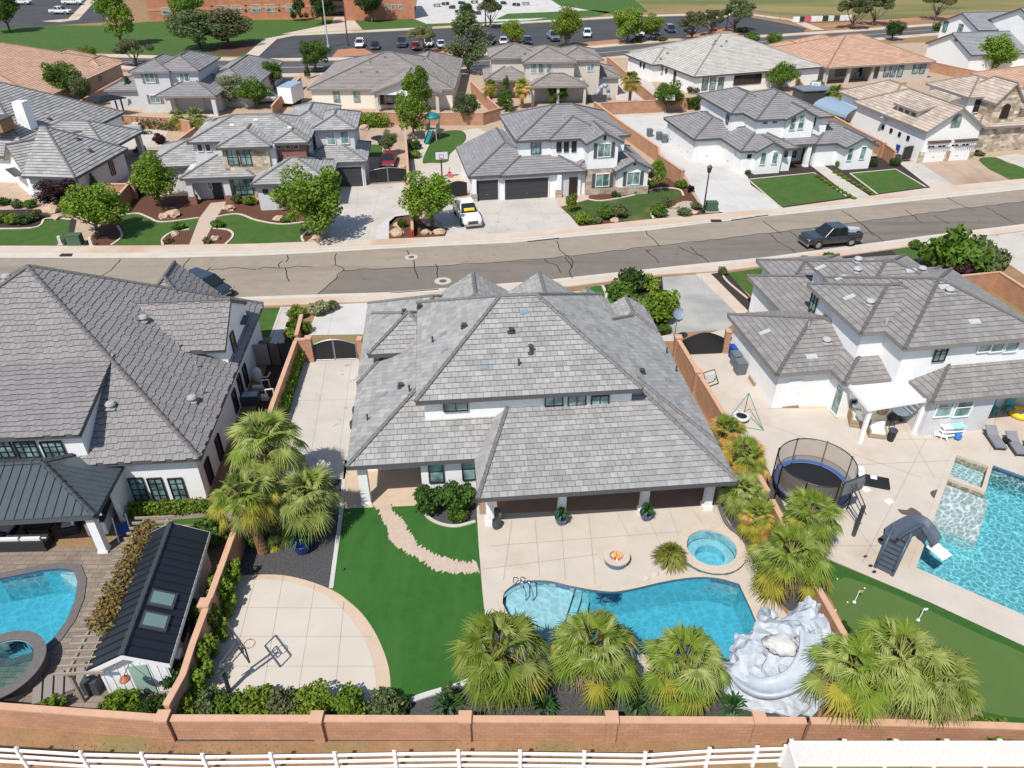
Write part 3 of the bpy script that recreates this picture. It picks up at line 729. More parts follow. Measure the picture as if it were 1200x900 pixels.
def palm(px, py, hgt, rad, kind, label, group=None, seed=1, lean=(0, 0)):
    """(px, py) is the heart of the crown as seen; hgt its height above ground, rad the spread"""
    g = G(px, py, hgt); t = thing('fan_palm', label, 'palm', (g[0] - lean[0], g[1] - lean[1], 0), 0, group); b = MB(); n = 14
    for i in range(n):
        a, c = i / n, (i + 1) / n; r = .26 - .08 * a
        b.tube((lean[0] * a, lean[1] * a, hgt * a - .05), (lean[0] * c, lean[1] * c, hgt * c - .05), r, r * 1.12, 10)
    b.build('trunk', P_TRUNK, t, uv=False)
    f, sk = palm_meshes(kind, seed); s = rad / 1.95
    o = link('fronds', f, t, (lean[0], lean[1], hgt), RT.uniform(0, 6.28)); o.scale = (s, s, s)
    if sk: q = link('dry_skirt', sk, t, (lean[0], lean[1], hgt)); q.scale = (s, s, s)
    return t
def spiky(px, py, rad, hgt, col, label, group=None, name='shrub', n=90, wid=.05, seed=3, world=None, cat='shrub', z=0.0):
    """grass-like or sword-leaved plant"""
    g = world or G(px, py, z); rng = random.Random(seed + int(px)); m = MB()
    for i in range(n):
        az = rng.uniform(0, 6.28); el = rng.uniform(.15, 1.5); L = rad * rng.uniform(.8, 1.1); d = Vector((math.cos(az), math.sin(az), 0)); s_ = Vector((-d.y, d.x, 0)) * wid
        p1 = d * L * math.cos(el) * .55 + Vector((0, 0, hgt * math.sin(el) * .8)); p2 = d * L * math.cos(el) * 1.0 + Vector((0, 0, max(.03, hgt * (math.sin(el) - .18 * math.cos(el) * 2)))); k = len(m.v)
        m.v.extend([(0, 0, 0.02), tuple(p1 - s_), tuple(p1 + s_ + Vector((0, 0, .01))), tuple(p2)]); m.f.append((k, k + 1, k + 2)); m.f.append((k + 1, k + 3, k + 2)); m.m += [0, 0]
    o = m.build(name, col, None, loc=(g[0], g[1], z), uv=False); return tag(o, label, cat, group)

# ---------------------------------------------------------------- vehicles
TYRE = mat('tyre rubber', (0.02, 0.02, 0.02), .85); RIM = mat('alloy rim', (.45, .45, .46), .35, metal=.8); CHROME = mat('chrome', (.6, .6, .6), .15, metal=1)
LAMPW = mat('headlamp', (.7, .7, .68), .15, spec=.8); LAMPR = mat('tail lamp', (.35, .02, .02), .25); PLAST = mat('black plastic', (.025, .025, .027), .6)
def paint(name, col): return mat('paint ' + name, col, .28, spec=.5, coat=.8)
def loft(secs, m=None, mi=0):
    """secs = list of (x, [(y,z) ring half from bottom to top]) mirrored about y=0"""
    m = m or MB(); rings = []
    for x, half in secs:
        ring = [(x, y, z) for y, z in half] + [(x, -y, z) for y, z in reversed(half)]; i = len(m.v); m.v.extend(ring); rings.append((i, len(ring)))
    for (a, n), (b, _) in zip(rings, rings[1:]):
        for k in range(n): j = (k + 1) % n; m.f.append((a + k, b + k, b + j, a + j)); m.m.append(mi)
    m.f.append(tuple(rings[0][0] + k for k in range(rings[0][1]))); m.m.append(mi); m.f.append(tuple(rings[-1][0] + k for k in reversed(range(rings[-1][1])))); m.m.append(mi); return m
VEH = {}
def vehicle(kind, pm, label, loc, rz, group=None, name='parked_car', cat='car', bed=None):
    """nose along +x"""
    key = (kind, pm.name)
    if key in VEH:
        src = VEH[key]; t = copy_tree(src); t.location = (*loc, 0) if len(loc) == 2 else loc; t.rotation_euler[2] = rz; t['label'] = label
        if group: t['group'] = group
        return t
    t = thing(name, label, cat, (*loc, 0) if len(loc) == 2 else loc, rz, group); VEH[key] = t
    P = {'pickup': (5.8, 1.02, 1.06, .46), 'suv': (4.8, .95, .95, .38), 'sedan': (4.7, .92, .78, .36), 'van': (5.1, .98, .95, .36)}[kind]
    Ln, hw, zb, wr = P; h = Ln / 2; s = hw
    def sec(x, w_, z0, z1): return (x, [(w_ * .9, z0), (w_, z0 + .12), (w_, z1 - .14), (w_ * .93, z1)])
    hood = zb - (.02 if kind != 'sedan' else .02)
    if kind == 'pickup':
        body = loft([sec(-h, s * .94, .5, 1.12), sec(-h + .1, s, .46, 1.16), sec(-.55, s, .45, 1.16), sec(.9, s, .45, 1.18), sec(1.25, s, .46, 1.2), sec(h - .55, s * .98, .46, 1.16), sec(h - .12, s * .93, .48, 1.08), sec(h, s * .84, .5, .95)])
    else:
        body = loft([sec(-h, s * .86, .45, zb * .9), sec(-h + .18, s * .96, .32, zb + .02), sec(-h + .9, s, .3, zb + .04), sec(.6, s, .3, zb + .03), sec(1.1, s, .3, zb), sec(h - .6, s * .96, .32, zb - .08), sec(h - .14, s * .88, .36, zb - .18), sec(h, s * .72, .42, zb - .32)])
    bo = body.build('body', pm, t, uv=False); bv = bo.modifiers.new('bevel', 'BEVEL'); bv.width = .05; bv.segments = 2; bv.limit_method = 'ANGLE'; bv.angle_limit = R(30)
    # cabin
    if kind == 'pickup': x0, x1, xr0, xr1, zt = -1.25, 1.3, -1.1, .42, 1.98
    elif kind == 'suv': x0, x1, xr0, xr1, zt = -h + .12, 1.3, -h + .42, .45, 1.68
    elif kind == 'van': x0, x1, xr0, xr1, zt = -h + .1, 1.75, -h + .3, .9, 1.75
    else: x0, x1, xr0, xr1, zt = -h + .55, 1.2, -h + 1.25, .25, 1.42
    zb2 = (1.15 if kind == 'pickup' else zb + .02); w0, w1 = s * .93, s * .76
    c = MB(); B = [(x0, -w0), (x1, -w0), (x1, w0), (x0, w0)]; Tp = [(xr0, -w1), (xr1, -w1), (xr1, w1), (xr0, w1)]
    i = len(c.v); c.v.extend([(x, y, zb2 - .04) for x, y in B]); c.v.extend([(x, y, zt) for x, y in Tp]); c.f += [(4, 5, 6, 7), (0, 1, 5, 4), (1, 2, 6, 5), (2, 3, 7, 6), (3, 0, 4, 7)]; c.m += [0] * 5
    co = c.build('cabin', pm, t, uv=False); bv = co.modifiers.new('bevel', 'BEVEL'); bv.width = .07; bv.segments = 3; bv.limit_method = 'ANGLE'; bv.angle_limit = R(25)
    def glassq(nm, a, b, cc, d, shrink=.1, out=.012):
        q = [Vector(p) for p in (a, b, cc, d)]; ce = sum(q, Vector()) / 4; n = (q[1] - q[0]).cross(q[3] - q[0]).normalized()
        if n.dot(ce - Vector((0, 0, 1.2))) < 0: n = -n; q = q[::-1]
        q = [ce + (p - ce) * (1 - shrink) + n * out for p in q]
        g = MB(); k = 0; g.v.extend([tuple(p) for p in q] + [tuple(p - n * .02) for p in q]); g.f += [(0, 1, 2, 3), (0, 4, 5, 1), (1, 5, 6, 2), (2, 6, 7, 3), (3, 7, 4, 0)]; g.m += [0] * 5
        g.build(nm, GLASSD, t, uv=False)
    z0, z1 = zb2 + .03, zt
    glassq('windshield', (x1, -w0, z0), (x1, w0, z0), (xr1, w1, z1), (xr1, -w1, z1)); glassq('rear_window', (x0, -w0, z0), (x0, w0, z0), (xr0, w1, z1), (xr0, -w1, z1), .14)
    for sy in (-1, 1):
        nd = 3 if kind in ('suv', 'van') else 2
        for k in range(nd):
            a0, a1 = k / nd, (k + 1) / nd; lp = lambda p, q, t_: p + (q - p) * t_
            glassq('side_window', (lp(x0, x1, a0), sy * w0, z0), (lp(x0, x1, a1), sy * w0, z0), (lp(xr0, xr1, a1), sy * w1, z1), (lp(xr0, xr1, a0), sy * w1, z1), .16)
        for xw in (-h * .6, h * .62):
            wl = MB(); wl.lathe([(wr * .62, -.12), (wr * .95, -.12), (wr, -.08), (wr, .08), (wr * .95, .12), (wr * .62, .12)], n=18, closed=False)
            for vv in range(len(wl.v)): x, y, z = wl.v[vv]; wl.v[vv] = (x, z, y)
            ty = wl.build('wheel', TYRE, t, loc=(xw, sy * (hw - .1), wr), uv=False)
            rm = MB(); rm.lathe([(.001, -.1), (wr * .64, -.09), (wr * .64, .09), (.001, .1)], n=14, closed=False)
            for vv in range(len(rm.v)): x, y, z = rm.v[vv]; rm.v[vv] = (x, z, y)
            rm.build('rim', RIM, ty, uv=False)
        b = MB().box((0, 0, 0), (.08, .36, .16)); b.build('headlight', LAMPW, t, loc=(h - .12 if kind != 'pickup' else h - .08, sy * hw * .7, zb - .28 if kind != 'pickup' else .93), uv=False)
        MB().box((0, 0, 0), (.07, .2, .26)).build('tail_light', LAMPR, t, loc=(-h + .03, sy * hw * .78, zb - .2 if kind != 'pickup' else .86), uv=False)
        MB().box((0, 0, 0), (.14, .2, .13), taper=.8).build('mirror', pm, t, loc=(x1 - .3, sy * (w0 + .12), zb2 + .14), uv=False)
        hb = MB().box((0, 0, 0), (.2, .03, .035)); hb.build('door_handle', CHROME, t, loc=(0.0, sy * (hw + .005), zb - .12), uv=False)
    g = MB(); g.box((0, 0, 0), (.06, hw * 1.0, .3 if kind == 'pickup' else .16))
    for k in range(3): g.box((.02, 0, -.1 + k * .1 if kind == 'pickup' else -.05 + k * .05), (.05, hw * .96, .025), 1)
    g.build('grille', [PLAST, CHROME], t, loc=(h + .0, 0, .74 if kind == 'pickup' else .5), uv=False)
    MB().box((0, 0, 0), (.16, hw * 1.8, .2)).build('bumper', CHROME if kind == 'pickup' else PLAST, t, loc=(h - .02, 0, .48 if kind == 'pickup' else .36), uv=False); MB().box((0, 0, 0), (.16, hw * 1.8, .2)).build('bumper', CHROME if kind == 'pickup' else PLAST, t, loc=(-h + .0, 0, .52 if kind == 'pickup' else .4), uv=False)
    if kind == 'pickup':
        MB().box((0, 0, 0), (1.5, hw * 1.62, .04)).build('truck_bed', PLAST, t, loc=(-2.05, 0, 1.17), uv=False)
        for sy in (-1, 1): MB().box((0, 0, 0), (1.6, .1, .1)).build('bed_rail', pm, t, loc=(-2.03, sy * .9, 1.2), uv=False)
        MB().box((0, 0, 0), (.1, hw * 1.7, .12)).build('tailgate', pm, t, loc=(-h + .1, 0, 1.2), uv=False)
    return t
# ---------------------------------------------------------------- houses
def Z(ox, oy, k): return lambda x, y: (ox + x / k, oy + y / k)
# the large single-family house in the middle
h = H1 = House('house', 'large house with pale mottled grey tile roof in the middle, behind the kidney shaped pool', (-8.88, 30.66), 5.6, T_H1, [WHITE], FASC_D, SOFFIT, tile=(0.42, 0.36))
h.block((0, 0, 20.5, 15.5), 3.2, (.48, .48, .42, .45), tier=3, ov=(.5, .5, 3.4, .5))
h.block((6.87, -3.13, 20.5, 8), 3.15, (.8, .48, .29, None), tier=3, wall=False)
h.block((-.05, 8, 9.5, 19), 3.2, (.48, .5, .4, .6), tier=3)
h.block((4.6, 9, 10.9, 16.4), 4.6, (.64, .64, .5, None), tier=3); h.block((9.6, 9, 15.2, 16.0), 4.7, (.68, .68, .5, None), tier=3)
h.block((14.2, 11, 17.4, 15.6), 4.4, (.62, .62, .5, None), tier=3); h.block((17.4, 12.5, 20.35, 16.4), 3.3, (.6, .6, .6, None), tier=3, wall=False)
h.block((3.86, 1.96, 16.4, 13.6), 5.85, (.55, .55, .44, .55), tier=6, z0=3.0, ov=(.4, .4, .42, .4))
h.block((.7, 9.3, 5.8, 14.8), 4.55, (.5, .5, .42, .5), tier=5, z0=3)
h.finish()
W = MB()
h.box(W, 3.9, .5, 6.7, 3.39, 0, 3.15); h.box(W, 6.71, .5, 7.6, 3.37, 0, 2.9); h.box(W, 7.61, 1.4, 20.0, 3.38, 0, 3.15); h.box(W, 8.2, 1.41, 18.2, 3.36, 3.15, 4.0)
h.box(W, 7.4, -1.8, 20.0, -1.5, 2.95, 3.3); h.box(W, .45, .45, 3.89, .8, 2.72, 3.1); h.box(W, .45, .81, .8, 3.39, 2.72, 3.1)
h.part('porch_wall', W, WHITE)
for u in (7.55, 11.5, 16.1, 19.75): h.column(u, -1.65, .42, 3.3, WHITE, WHITE, .3)
h.column(.7, .65, .5, 3.0, WHITE)
for x, n_ in ((534, 2), (649, 2), (676, 2), (703, 2)): h.win('F', 2.38, x, 476 if x < 600 else 469, 1.38 if x < 600 else 1.05, .62 if x < 600 else .72, n_, 1)
h.win('F', .5, 511, 552, .85, 1.6, 1, 2); h.win('F', .5, 549, 549, .75, 1.6, 1, 2)
for x in (585, 700, 790): h.win('F', 1.4, x, 590, 2.6, 2.2, 3, 1, glass=GLASSD)
h.win('F', 3.4, 457, 557, 1.1, .8, 2, 1, glass=GLASSD)
for x, y, k in ((474, 367, 3), (492, 361, 3), (544, 384, 3), (470, 454, 3), (431, 493, 2), (507, 402, 2), (599, 390, 3), (622, 414, 0), (608, 429, 2), (752, 437, 3), (781, 414, 2), (792, 436, 2), (480, 459, 2)): h.vent(x, y, k, DARKM)
BLUEG = mat('blue grey flashing', (0.2, 0.25, 0.28), 0.4, spec=.5)
for x, y in ((614, 367), (567, 432), (656, 428), (519, 392), (521, 411), (450, 463), (452, 371), (658, 367), (691, 366), (701, 387), (707, 406), (738, 405), (747, 430), (770, 422), (783, 445), (796, 474)): h.flash(x, y, BLUEG, .5, .3)

# dark slate house on the left with the metal porch roof
h = H2 = House('house', 'white house with dark slate tile roof at the left edge, metal porch roof in front', (-16.95, 31.29), 5, T_H2, [WHITE], FASC_D, SOFFIT, tile=(0.36, 0.4), jitter=.07, lift=.045)
h.block((-24, 0, 0, 18.1), 3.3, (.52, .52, .52, 1.05), tier=3)
h.block((-8.3, 13.6, -3.2, 18.7), 4.1, (1, 1, 1, None), tier=4)
h.block((-7, 9, -.4, 15.6), 4.8, (None, None, .56, .56), tier=5, ov=(.4, .1, .4, .4))
h.block((-16, .15, -5.75, 6.3), 5.2, (None, None, .2, None), tier=6, ov=(.1, .18, .3, .3), z0=2.9)
h.finish()
g = House('', '', (-16.95, 31.29), 5, mat('standing seam metal', (0.06, 0.075, 0.085), .35, spec=.6, noise_amt=.15), [WHITE], FASC_D, SOFFIT_D, root=h.root, tile=(0.5, 30), lift=.0)
g.block((-20, -3.6, -4.3, 2.6), 2.8, (.38, .34, .38, .38), wall=False); g.finish(walls=False)
SEAM = MB()
for P in range(34):
    u = -19.75 + P * .46
    v1 = -.55 if u < -8.3 else -3.6 + (-4.3 - u) * .34 / .38
    SEAM.tube((u, -3.6, 2.85), (u, v1, 2.85 + .38 * (v1 + 3.6)), .022, n=4)
SEAM.tube((-19.9, -3.58, 2.86), (-4.4, -3.58, 2.86), .03, n=4); g.part('roof_seam', SEAM, MATS['standing seam metal'])
for u in (-4.8, -11.8): g.column(u, -3.2, .42, 2.85, WHITE2)
h.part('wall_return', MB().box((0, 0, 1.35), (.3, 1.5, 2.7)), WHITE, (-4.6, -.3, 0))
SEAM = MB()
for P in range(9):
    v = -3.2 + P * .34; u = -4.3 - (v + 3.6) * .38 / .34
    SEAM.tube((-4.3, v, 2.85), (u, v, 2.85 + .34 * (-4.3 - u)), .022, n=4)
g.part('roof_seam', SEAM, MATS['standing seam metal'])
for x, y in ((0, 0),): pass
for x in (163, 185, 209): h.win('F', .45, x, 573, .8, 1.7, 2, 4)
for x in (3, 32, 63): h.win('F', .45, x, 526, 1.1, 1.1, 3, 3)
q = h.hit('R', .0, 274, 402); h.win('R', -.5, 273, 402, .8, 1.5, 1, 2, glass=mat('amber window glass', (.2, .11, .06), .1, spec=.8))  # even amber glass colour, no emission
for x, y in ((275, 470), (281, 452), (287, 440), (256, 524), (244, 552)): h.win('R', -.45, x, y, .8, 1.6, 1, 2, glass=GLASSD)
h.part('window_hood', MB().box((0, 0, 0), (.5, 1.2, .12)), DARKM, (-.3, 14.0, 4.2))
for x, y, k in ((9, 328, 1), (169, 376, 1), (131, 478, 1), (226, 470, 1), (231, 431, 2), (238, 462, 2), (160, 377, 2), (210, 408, 2)): h.vent(x, y, k, mat('grey vent cap', (.33, .33, .33), .6))

# white house on the right with the pergola
h = H3 = House('house', 'white two storey house with grey tile roofs at the right, beside the large rectangular pool', (17.05, 40.09), 8.5, T_H3, [WHITE], FASC_G, SOFFIT, tile=(0.36, 0.38))
h.block((0, 0, 9, 8.2), 3.0, .38, tier=3); h.block((3.75, -1.6, 12, 6), 3.0, .38, tier=3); h.block((8, -4.3, 24, 4), 3.0, .38, tier=3, wall=False)
h.block((4.1, 5, 12, 14.2), 3.0, .38, tier=3); h.block((6.1, 11.4, 13.5, 17), 3.0, .38, tier=3); h.block((12.5, 3, 20.5, 13.5), 3.0, .38, tier=3); h.block((14.5, 2, 17.5, 14.6), 3.0, .5, tier=3)
h.block((4.85, -.3, 12.8, 6.8), 5.8, .38, tier=6, z0=2); h.block((6.5, -2.4, 16.5, 7.6), 5.8, .38, tier=6, z0=2); h.block((6.65, 3, 14.6, 10.4), 5.8, .38, tier=6, z0=2)
h.finish()
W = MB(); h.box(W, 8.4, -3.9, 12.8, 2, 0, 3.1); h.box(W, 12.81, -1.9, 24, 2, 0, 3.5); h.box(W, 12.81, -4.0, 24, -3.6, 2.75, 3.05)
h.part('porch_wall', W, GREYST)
h.column(17.6, -3.8, .45, 2.95, WHITE)
for x in (1107, 1129): h.win('F', -3.9, x, 477, 1.15, 1.45, 1, 2, WHITE2)
for x in (1155, 1169, 1186): h.win('F', -2.4 + .45, x, 404, .95, 1.05, 1, 1, WHITE2)
h.win('F', -1.95, 1103, 411, .85, 1.5, 2, 2, BLACKM)
h.win('L', 5.3, 954, 354, .85, 1.3, 2, 2, BLACKM)
h.door('F', .45, 930, 456, WHITE2, .95, 2.1)
h.win('L', 4.2, 975, 480, .9, 2.0, 1, 1, WHITE2, p=(0, -.9, 1.1)); h.win('F', -1.15, 1000, 470, .5, .4, 1, 1, GREYM, GLASSD)
for x, y, k in ((1005, 307, 1), (1004, 319, 1), (1080, 318, 1), (1112, 343, 1), (1019, 357, 1), (947, 384, 2), (968, 402, 1), (1038, 381, 2), (1155, 335, 2), (1175, 352, 2)): h.vent(x, y, k, mat('pale vent cap', (.4, .4, .4), .5))
LITEFL = mat('pale flashing', (.42, .44, .45), .4)
for x, y in ((1068, 318), (1107, 337), (995, 349), (1142, 378), (896, 390), (951, 419), (961, 314), (985, 326), (1018, 305)): h.flash(x, y, LITEFL, .75, .4)

# white house with dark garage doors across the street
h = H4 = House('house', 'white house with dark grey garage doors across the street, white pickup on its drive', (-4.76, 79.84), 10.5, T_GR, [WHITE, STONE], FASC_D, SOFFIT, tile=(.7, .4))
h.block((0, 0, 10, 11.3), 2.9, (.42, .42, .42, None), tier=3); h.block((3.4, -.35, 13.2, 8), 2.9, .42, tier=3, ov=(.45, .45, .45, .45)); h.block((12, -.1, 20.9, 8), 2.9, .42, tier=3)
h.block((16.3, -1.2, 20.8, 5), 2.9, (.5, .5, None, None), tier=3)
h.block((5.7, 2.0, 18.8, 13.2), 5.9, .42, tier=6, z0=2); h.block((9.3, 1.7, 16.5, 9), 5.9, (.42, .42, .42, .42), tier=6, z0=2); h.block((12.95, -.45, 17.3, 6), 5.9, (.5, .5, None, None), tier=6, z0=2.9)
h.finish()
W = MB(); h.box(W, 13.3, -.12, 16.9, 1.5, 0, 2.9); h.box(W, 16.65, -.88, 20.45, .2, 0, .95); h.part('stone_veneer', W, STONE)
h.garage('F', .45, 570, 222, 2.6, 2.25, GAR_D); h.garage('F', .1, 617, 218, 4.9, 2.3, GAR_D)
h.column(10.15, -.1, .5, 2.8, WHITE, STONE, .9); h.column(.62, .3, .5, 2.8, WHITE, STONE, .9)
h.part('porch_shade_panel', MB().box((0, 0, 1.3), (1.5, .06, 2.5)), mat('stucco with painted porch shade', (.5, .5, .5), .9), (11.6, .06, 0))  # flat grey panel, the shade of a porch recess put into its colour
h.door('F', .02, 672, 206, mat('dark brown door', (.03, .02, .018), .5)); h.win('F', .02, 656, 206, .55, .7, 1, 1, BLACKM, GLASSD)
for x, y, w_, hh, n_ in ((628, 173, 1.15, 1.35, 2),): h.win('F', 2.45, x, y, w_, hh, n_, 1, BLACKM)
for x in (655, 663.5, 672.5): h.win('F', 2.15, x, 171, .55, 1.25, 1, 1, BLACKM, GLASSD)
h.win('F', 0.0, 708, 176, 1.5, 1.5, 2, 1, WHITE2, shutters=FASC_D); h.win('F', -.12, 706, 211, 1.6, 1.5, 2, 1, WHITE2, shutters=FASC_D); h.win('F', -.75, 742, 209, 1.5, 1.5, 2, 1, WHITE2, shutters=FASC_D)
h.win('F', 0.0, 709, 160, .25, .75, 1, 1, BLACKM, GLASSD); h.win('F', -.75, 744, 191, .25, .5, 1, 1, BLACKM, GLASSD)
for x, y, k in ((612, 148, 2), (660, 140, 2), (696, 157, 2)): h.vent(x, y, k, LITEFL)

# brick and stone house across the street
h = H5 = House('house', 'grey house with stone bay and red brick front, round leafy trees before it', (-35.85, 78.86), 6, T_GL, [GREYST, STONE_L, REDBR], FASC_D, SOFFIT, tile=(.7, .38))
h.block((0, 0, 8, 9), 3.0, .4, tier=3, wall=False); h.block((-5.2, 4.5, 4, 13.6), 3.0, .4, tier=3); h.block((8, -2.8, 16.4, 5), 3.0, .4, tier=3); h.block((12, 4.1, 19.8, 12), 3.0, .4, tier=3)
h.block((.7, 3, 14, 12), 6.0, .38, tier=6); h.block((4.3, .5, 10.1, 9), 6.0, .38, tier=6, wm=1); h.block((9.9, 1.7, 13.9, 9), 6.0, .38, tier=6, wm=2); h.block((13.4, 6.5, 18.8, 14.5), 6.0, .38, tier=6); h.block((10, 8, 16, 18), 6.0, .38, tier=6)
h.finish()
W = MB(); h.box(W, .4, 2.0, 4.7, 4, 0, 3.4); h.box(W, .4, .35, 1.0, .9, 0, 3); h.box(W, 4.3, .35, 5.0, .9, 0, 3); h.box(W, 1.01, .4, 4.29, .75, 2.35, 3.02); h.part('porch_wall', W, GREYST)
for u in (.3, 4.2): W = MB(); h.box(W, u, .25, u + .85, 1.0, 0, .9); h.part('column_base', W, REDBR)
h.box(W := MB(), 8.55, 1.2, 10.3, 3, 3.2, 5.95); h.part('wall_bay', W, GREYST)
h.door('F', 2.0, 254, 219, GAR_D, 1.1, 2.2); h.win('F', 2.0, 246, 217, .5, 1.0, 1, 2, WHITE2)
for x in (234.5, 244): h.win('F', 3.45, x, 173, .62, .85, 1, 1, WHITE2, GLASSD)
for x in (272.5, 287.5): h.win('F', .95, x, 184, 1.15, 1.7, 2, 2, BLACKM)
h.win('F', .95, 285, 218, 2.0, 1.9, 3, 2, BLACKM, arch=False); h.win('F', 1.2, 310, 177.5, .6, 1.1, 1, 1, BLACKM, GLASSD)
for x in (327.5, 337.5, 347): h.win('F', 2.15, x, 172, .6, .5, 1, 1, GREIGE, GLASSD)
h.win('F', 3.0, 366, 169, .65, 1.2, 1, 1, BLACKM, p=(13.86, 6.0, 4.7)); h.win('F', 6.95, 388, 162, .95, 1.5, 1, 1, WHITE2); h.win('F', 6.95, 404, 161, .95, 1.5, 1, 1, WHITE2)
h.garage('F', 4.55, 408, 207, 3.2, 2.3, GAR_D); h.win('F', -2.35, 311, 224, .55, .45, 1, 1, BLACKM, GLASSD)
W = MB(); h.box(W, 10.2, -2.42, 11.5, -2.2, 0, .9); h.part('stone_veneer', W, STONE_L)
for x, y in ((272, 147), (340, 150), (300, 141), (242, 145)): h.flash(x, y, mat('cream flashing', (.6, .58, .5), .5), .5, .4)
b = MB().lathe([(.02, 0), (.32, .1), (.45, .22)], n=14, closed=False); b.tube((0, 0, 0), (0, 0, -.5), .04)
h.place(b.build('satellite_dish', LITEFL, h.root), (2.0, 9.5, 7.0))

# grey house with the white chimney
h = H6 = House('house', 'white and grey house with a tapered white chimney at the upper left', (-47.21, 79.14), -5, T_GL, [WHITE, GREYST], FASC_D, SOFFIT, tile=(.7, .4), lift=.06)
h.block((-6.2, 0, 0, 11), 3.0, (None, .7, .7, .7), tier=3, wm=1); h.block((-14, 10, -2, 18.6), 3.0, .52, tier=3, wall=False); h.block((-36, 6, -9, 27), 3.2, .6, tier=3)
h.finish()
g = House('', '', G(28, 204, 3.2), -46, T_GL, [WHITE], FASC_D, SOFFIT, root=h.root, tile=(.7, .4), lift=.06)
g.block((-7.8, 0, 0, 8), 3.2, (.6, .6, None, None)); g.finish()
g.win('F', .45, 27, 231, 2.6, 1.6, 3, 2, BLACKM)
W = MB(); W.box((-3.9, -.1, 2.55), (3.6, 1.0, .1)); g.part('awning', W, DARKM)
for u in (-2.6, -2.6): h.column(-2.6, 18.0, .6, 2.9, WHITE)
h.column(-2.6, 12.8, .6, 2.9, WHITE); W = MB(); h.box(W, -13, 11, -2.6, 12.9, 0, 3.2); h.part('porch_wall', W, GREYST)
h.win('R', -.45, 131, 197, .9, 1.6, 2, 1, BLACKM, GLASSD)
W = MB(); W.box((0, 0, 2), (1.5, 1.5, 4.2), taper=.86); W.box((0, 0, 4.15), (1.2, 1.2, .25)); q = h.rooftop(33, 147); h.part('chimney', W, WHITE, (q[0], q[1], q[2] - 1.5))
W = MB(); W.box((0, 0, 0), (2.0, 2.2, 1.3)); h.part('dormer', W, mat('brown dormer siding', (.3, .17, .08), .8), (-13.3, 8.5, 6.2)); h.part('dormer_roof', MB().box((0, 0, 0), (2.5, 2.7, .14)), FASC_D, (-13.3, 8.5, 6.93))
for x, y in ((57, 140), (90, 163), (104, 177)): h.vent(x, y, 1, FASC_G)

# grey-roofed white house with the long concrete drive, upper right
h = H7 = House('house', 'white house with grey roof and white garage doors at upper right, street lamp before it', (22.84, 94.37), 11, T_GR, [WHITE], FASC_D, SOFFIT, tile=(.7, .4))
h.block((0, 0, 8, 10.7), 2.9, .4, tier=3); h.block((3.5, -5.85, 11, 3), 2.9, .4, tier=3); h.block((5.2, -6.4, 9.4, -1), 2.9, (.5, .5, None, None), tier=3); h.block((9, -4.6, 16, 3), 2.9, .4, tier=3, wall=False)
h.block((13.8, -4.9, 22, 3), 2.9, .4, tier=3); h.block((16.7, -6.9, 21.2, -1), 2.9, (.5, .5, None, None), tier=3)
h.block((4.5, .1, 12, 10.7), 5.8, .4, tier=6, z0=2); h.block((6.1, -3.45, 16.4, 8), 5.8, .4, tier=6, z0=2); h.block((9.7, -3.9, 14.3, 2), 5.8, (.5, .5, None, None), tier=6, z0=2.5)
h.finish()
W = MB(); h.box(W, 9, -1.9, 16, 0, 0, 3.5); h.part('porch_wall', W, WHITE)
h.column(13.4, -4.2, .55, 2.8, WHITE)
h.door('F', -1.9, 945, 178, mat('black door', (.02, .02, .02), .5), 1.1, 2.2); h.win('F', -1.9, 931, 179, .5, 1.2, 1, 2, BLACKM, GLASSD)
h.garage('F', .45, 829, 174, 2.7, 2.3, GAR_W)
for v in (2.3, 5.3, 8.4):
    o = h.garage('L', .45, 800, 165, 2.6, 2.3, GAR_W); h.place(o, (.44, v, 1.17), House.ROT['L'])
o = h.garage('L', 3.95, 855, 185, 2.6, 2.3, GAR_W); h.place(o, (3.93, -2.2, 1.17), House.ROT['L'])
h.win('F', -5.95, 894, 186, .75, 1.5, 1, 1, WHITE2); h.win('F', -5.95, 908, 185, .75, 1.5, 1, 1, WHITE2); h.win('F', -5.4, 878, 183, .5, .45, 2, 1, BLACKM, GLASSD); h.win('F', -5.4, 921, 180, .4, .8, 1, 1, BLACKM, GLASSD)
h.win('F', -6.45, 996, 181, .75, 1.6, 1, 1, WHITE2); h.win('F', -6.45, 1011, 179, .75, 1.6, 1, 1, WHITE2)
h.win('F', -3.45, 929, 144, .8, 1.7, 1, 2, WHITE2); h.win('F', -3.45, 939, 143, .8, 1.7, 1, 2, WHITE2)
h.win('F', -3.0, 897, 142.5, .5, .5, 1, 1, BLACKM); h.win('F', -3.0, 908, 141.5, .5, .5, 1, 1, BLACKM); h.win('F', -3.0, 953, 142, .6, 1.2, 1, 2, BLACKM, GLASSD); h.win('L', 4.95, 853, 138, .7, 1.4, 1, 2, BLACKM)
for x, y, k in ((820, 132, 3), (855, 120, 2), (892, 122, 2)): h.vent(x, y, k, LITEFL)
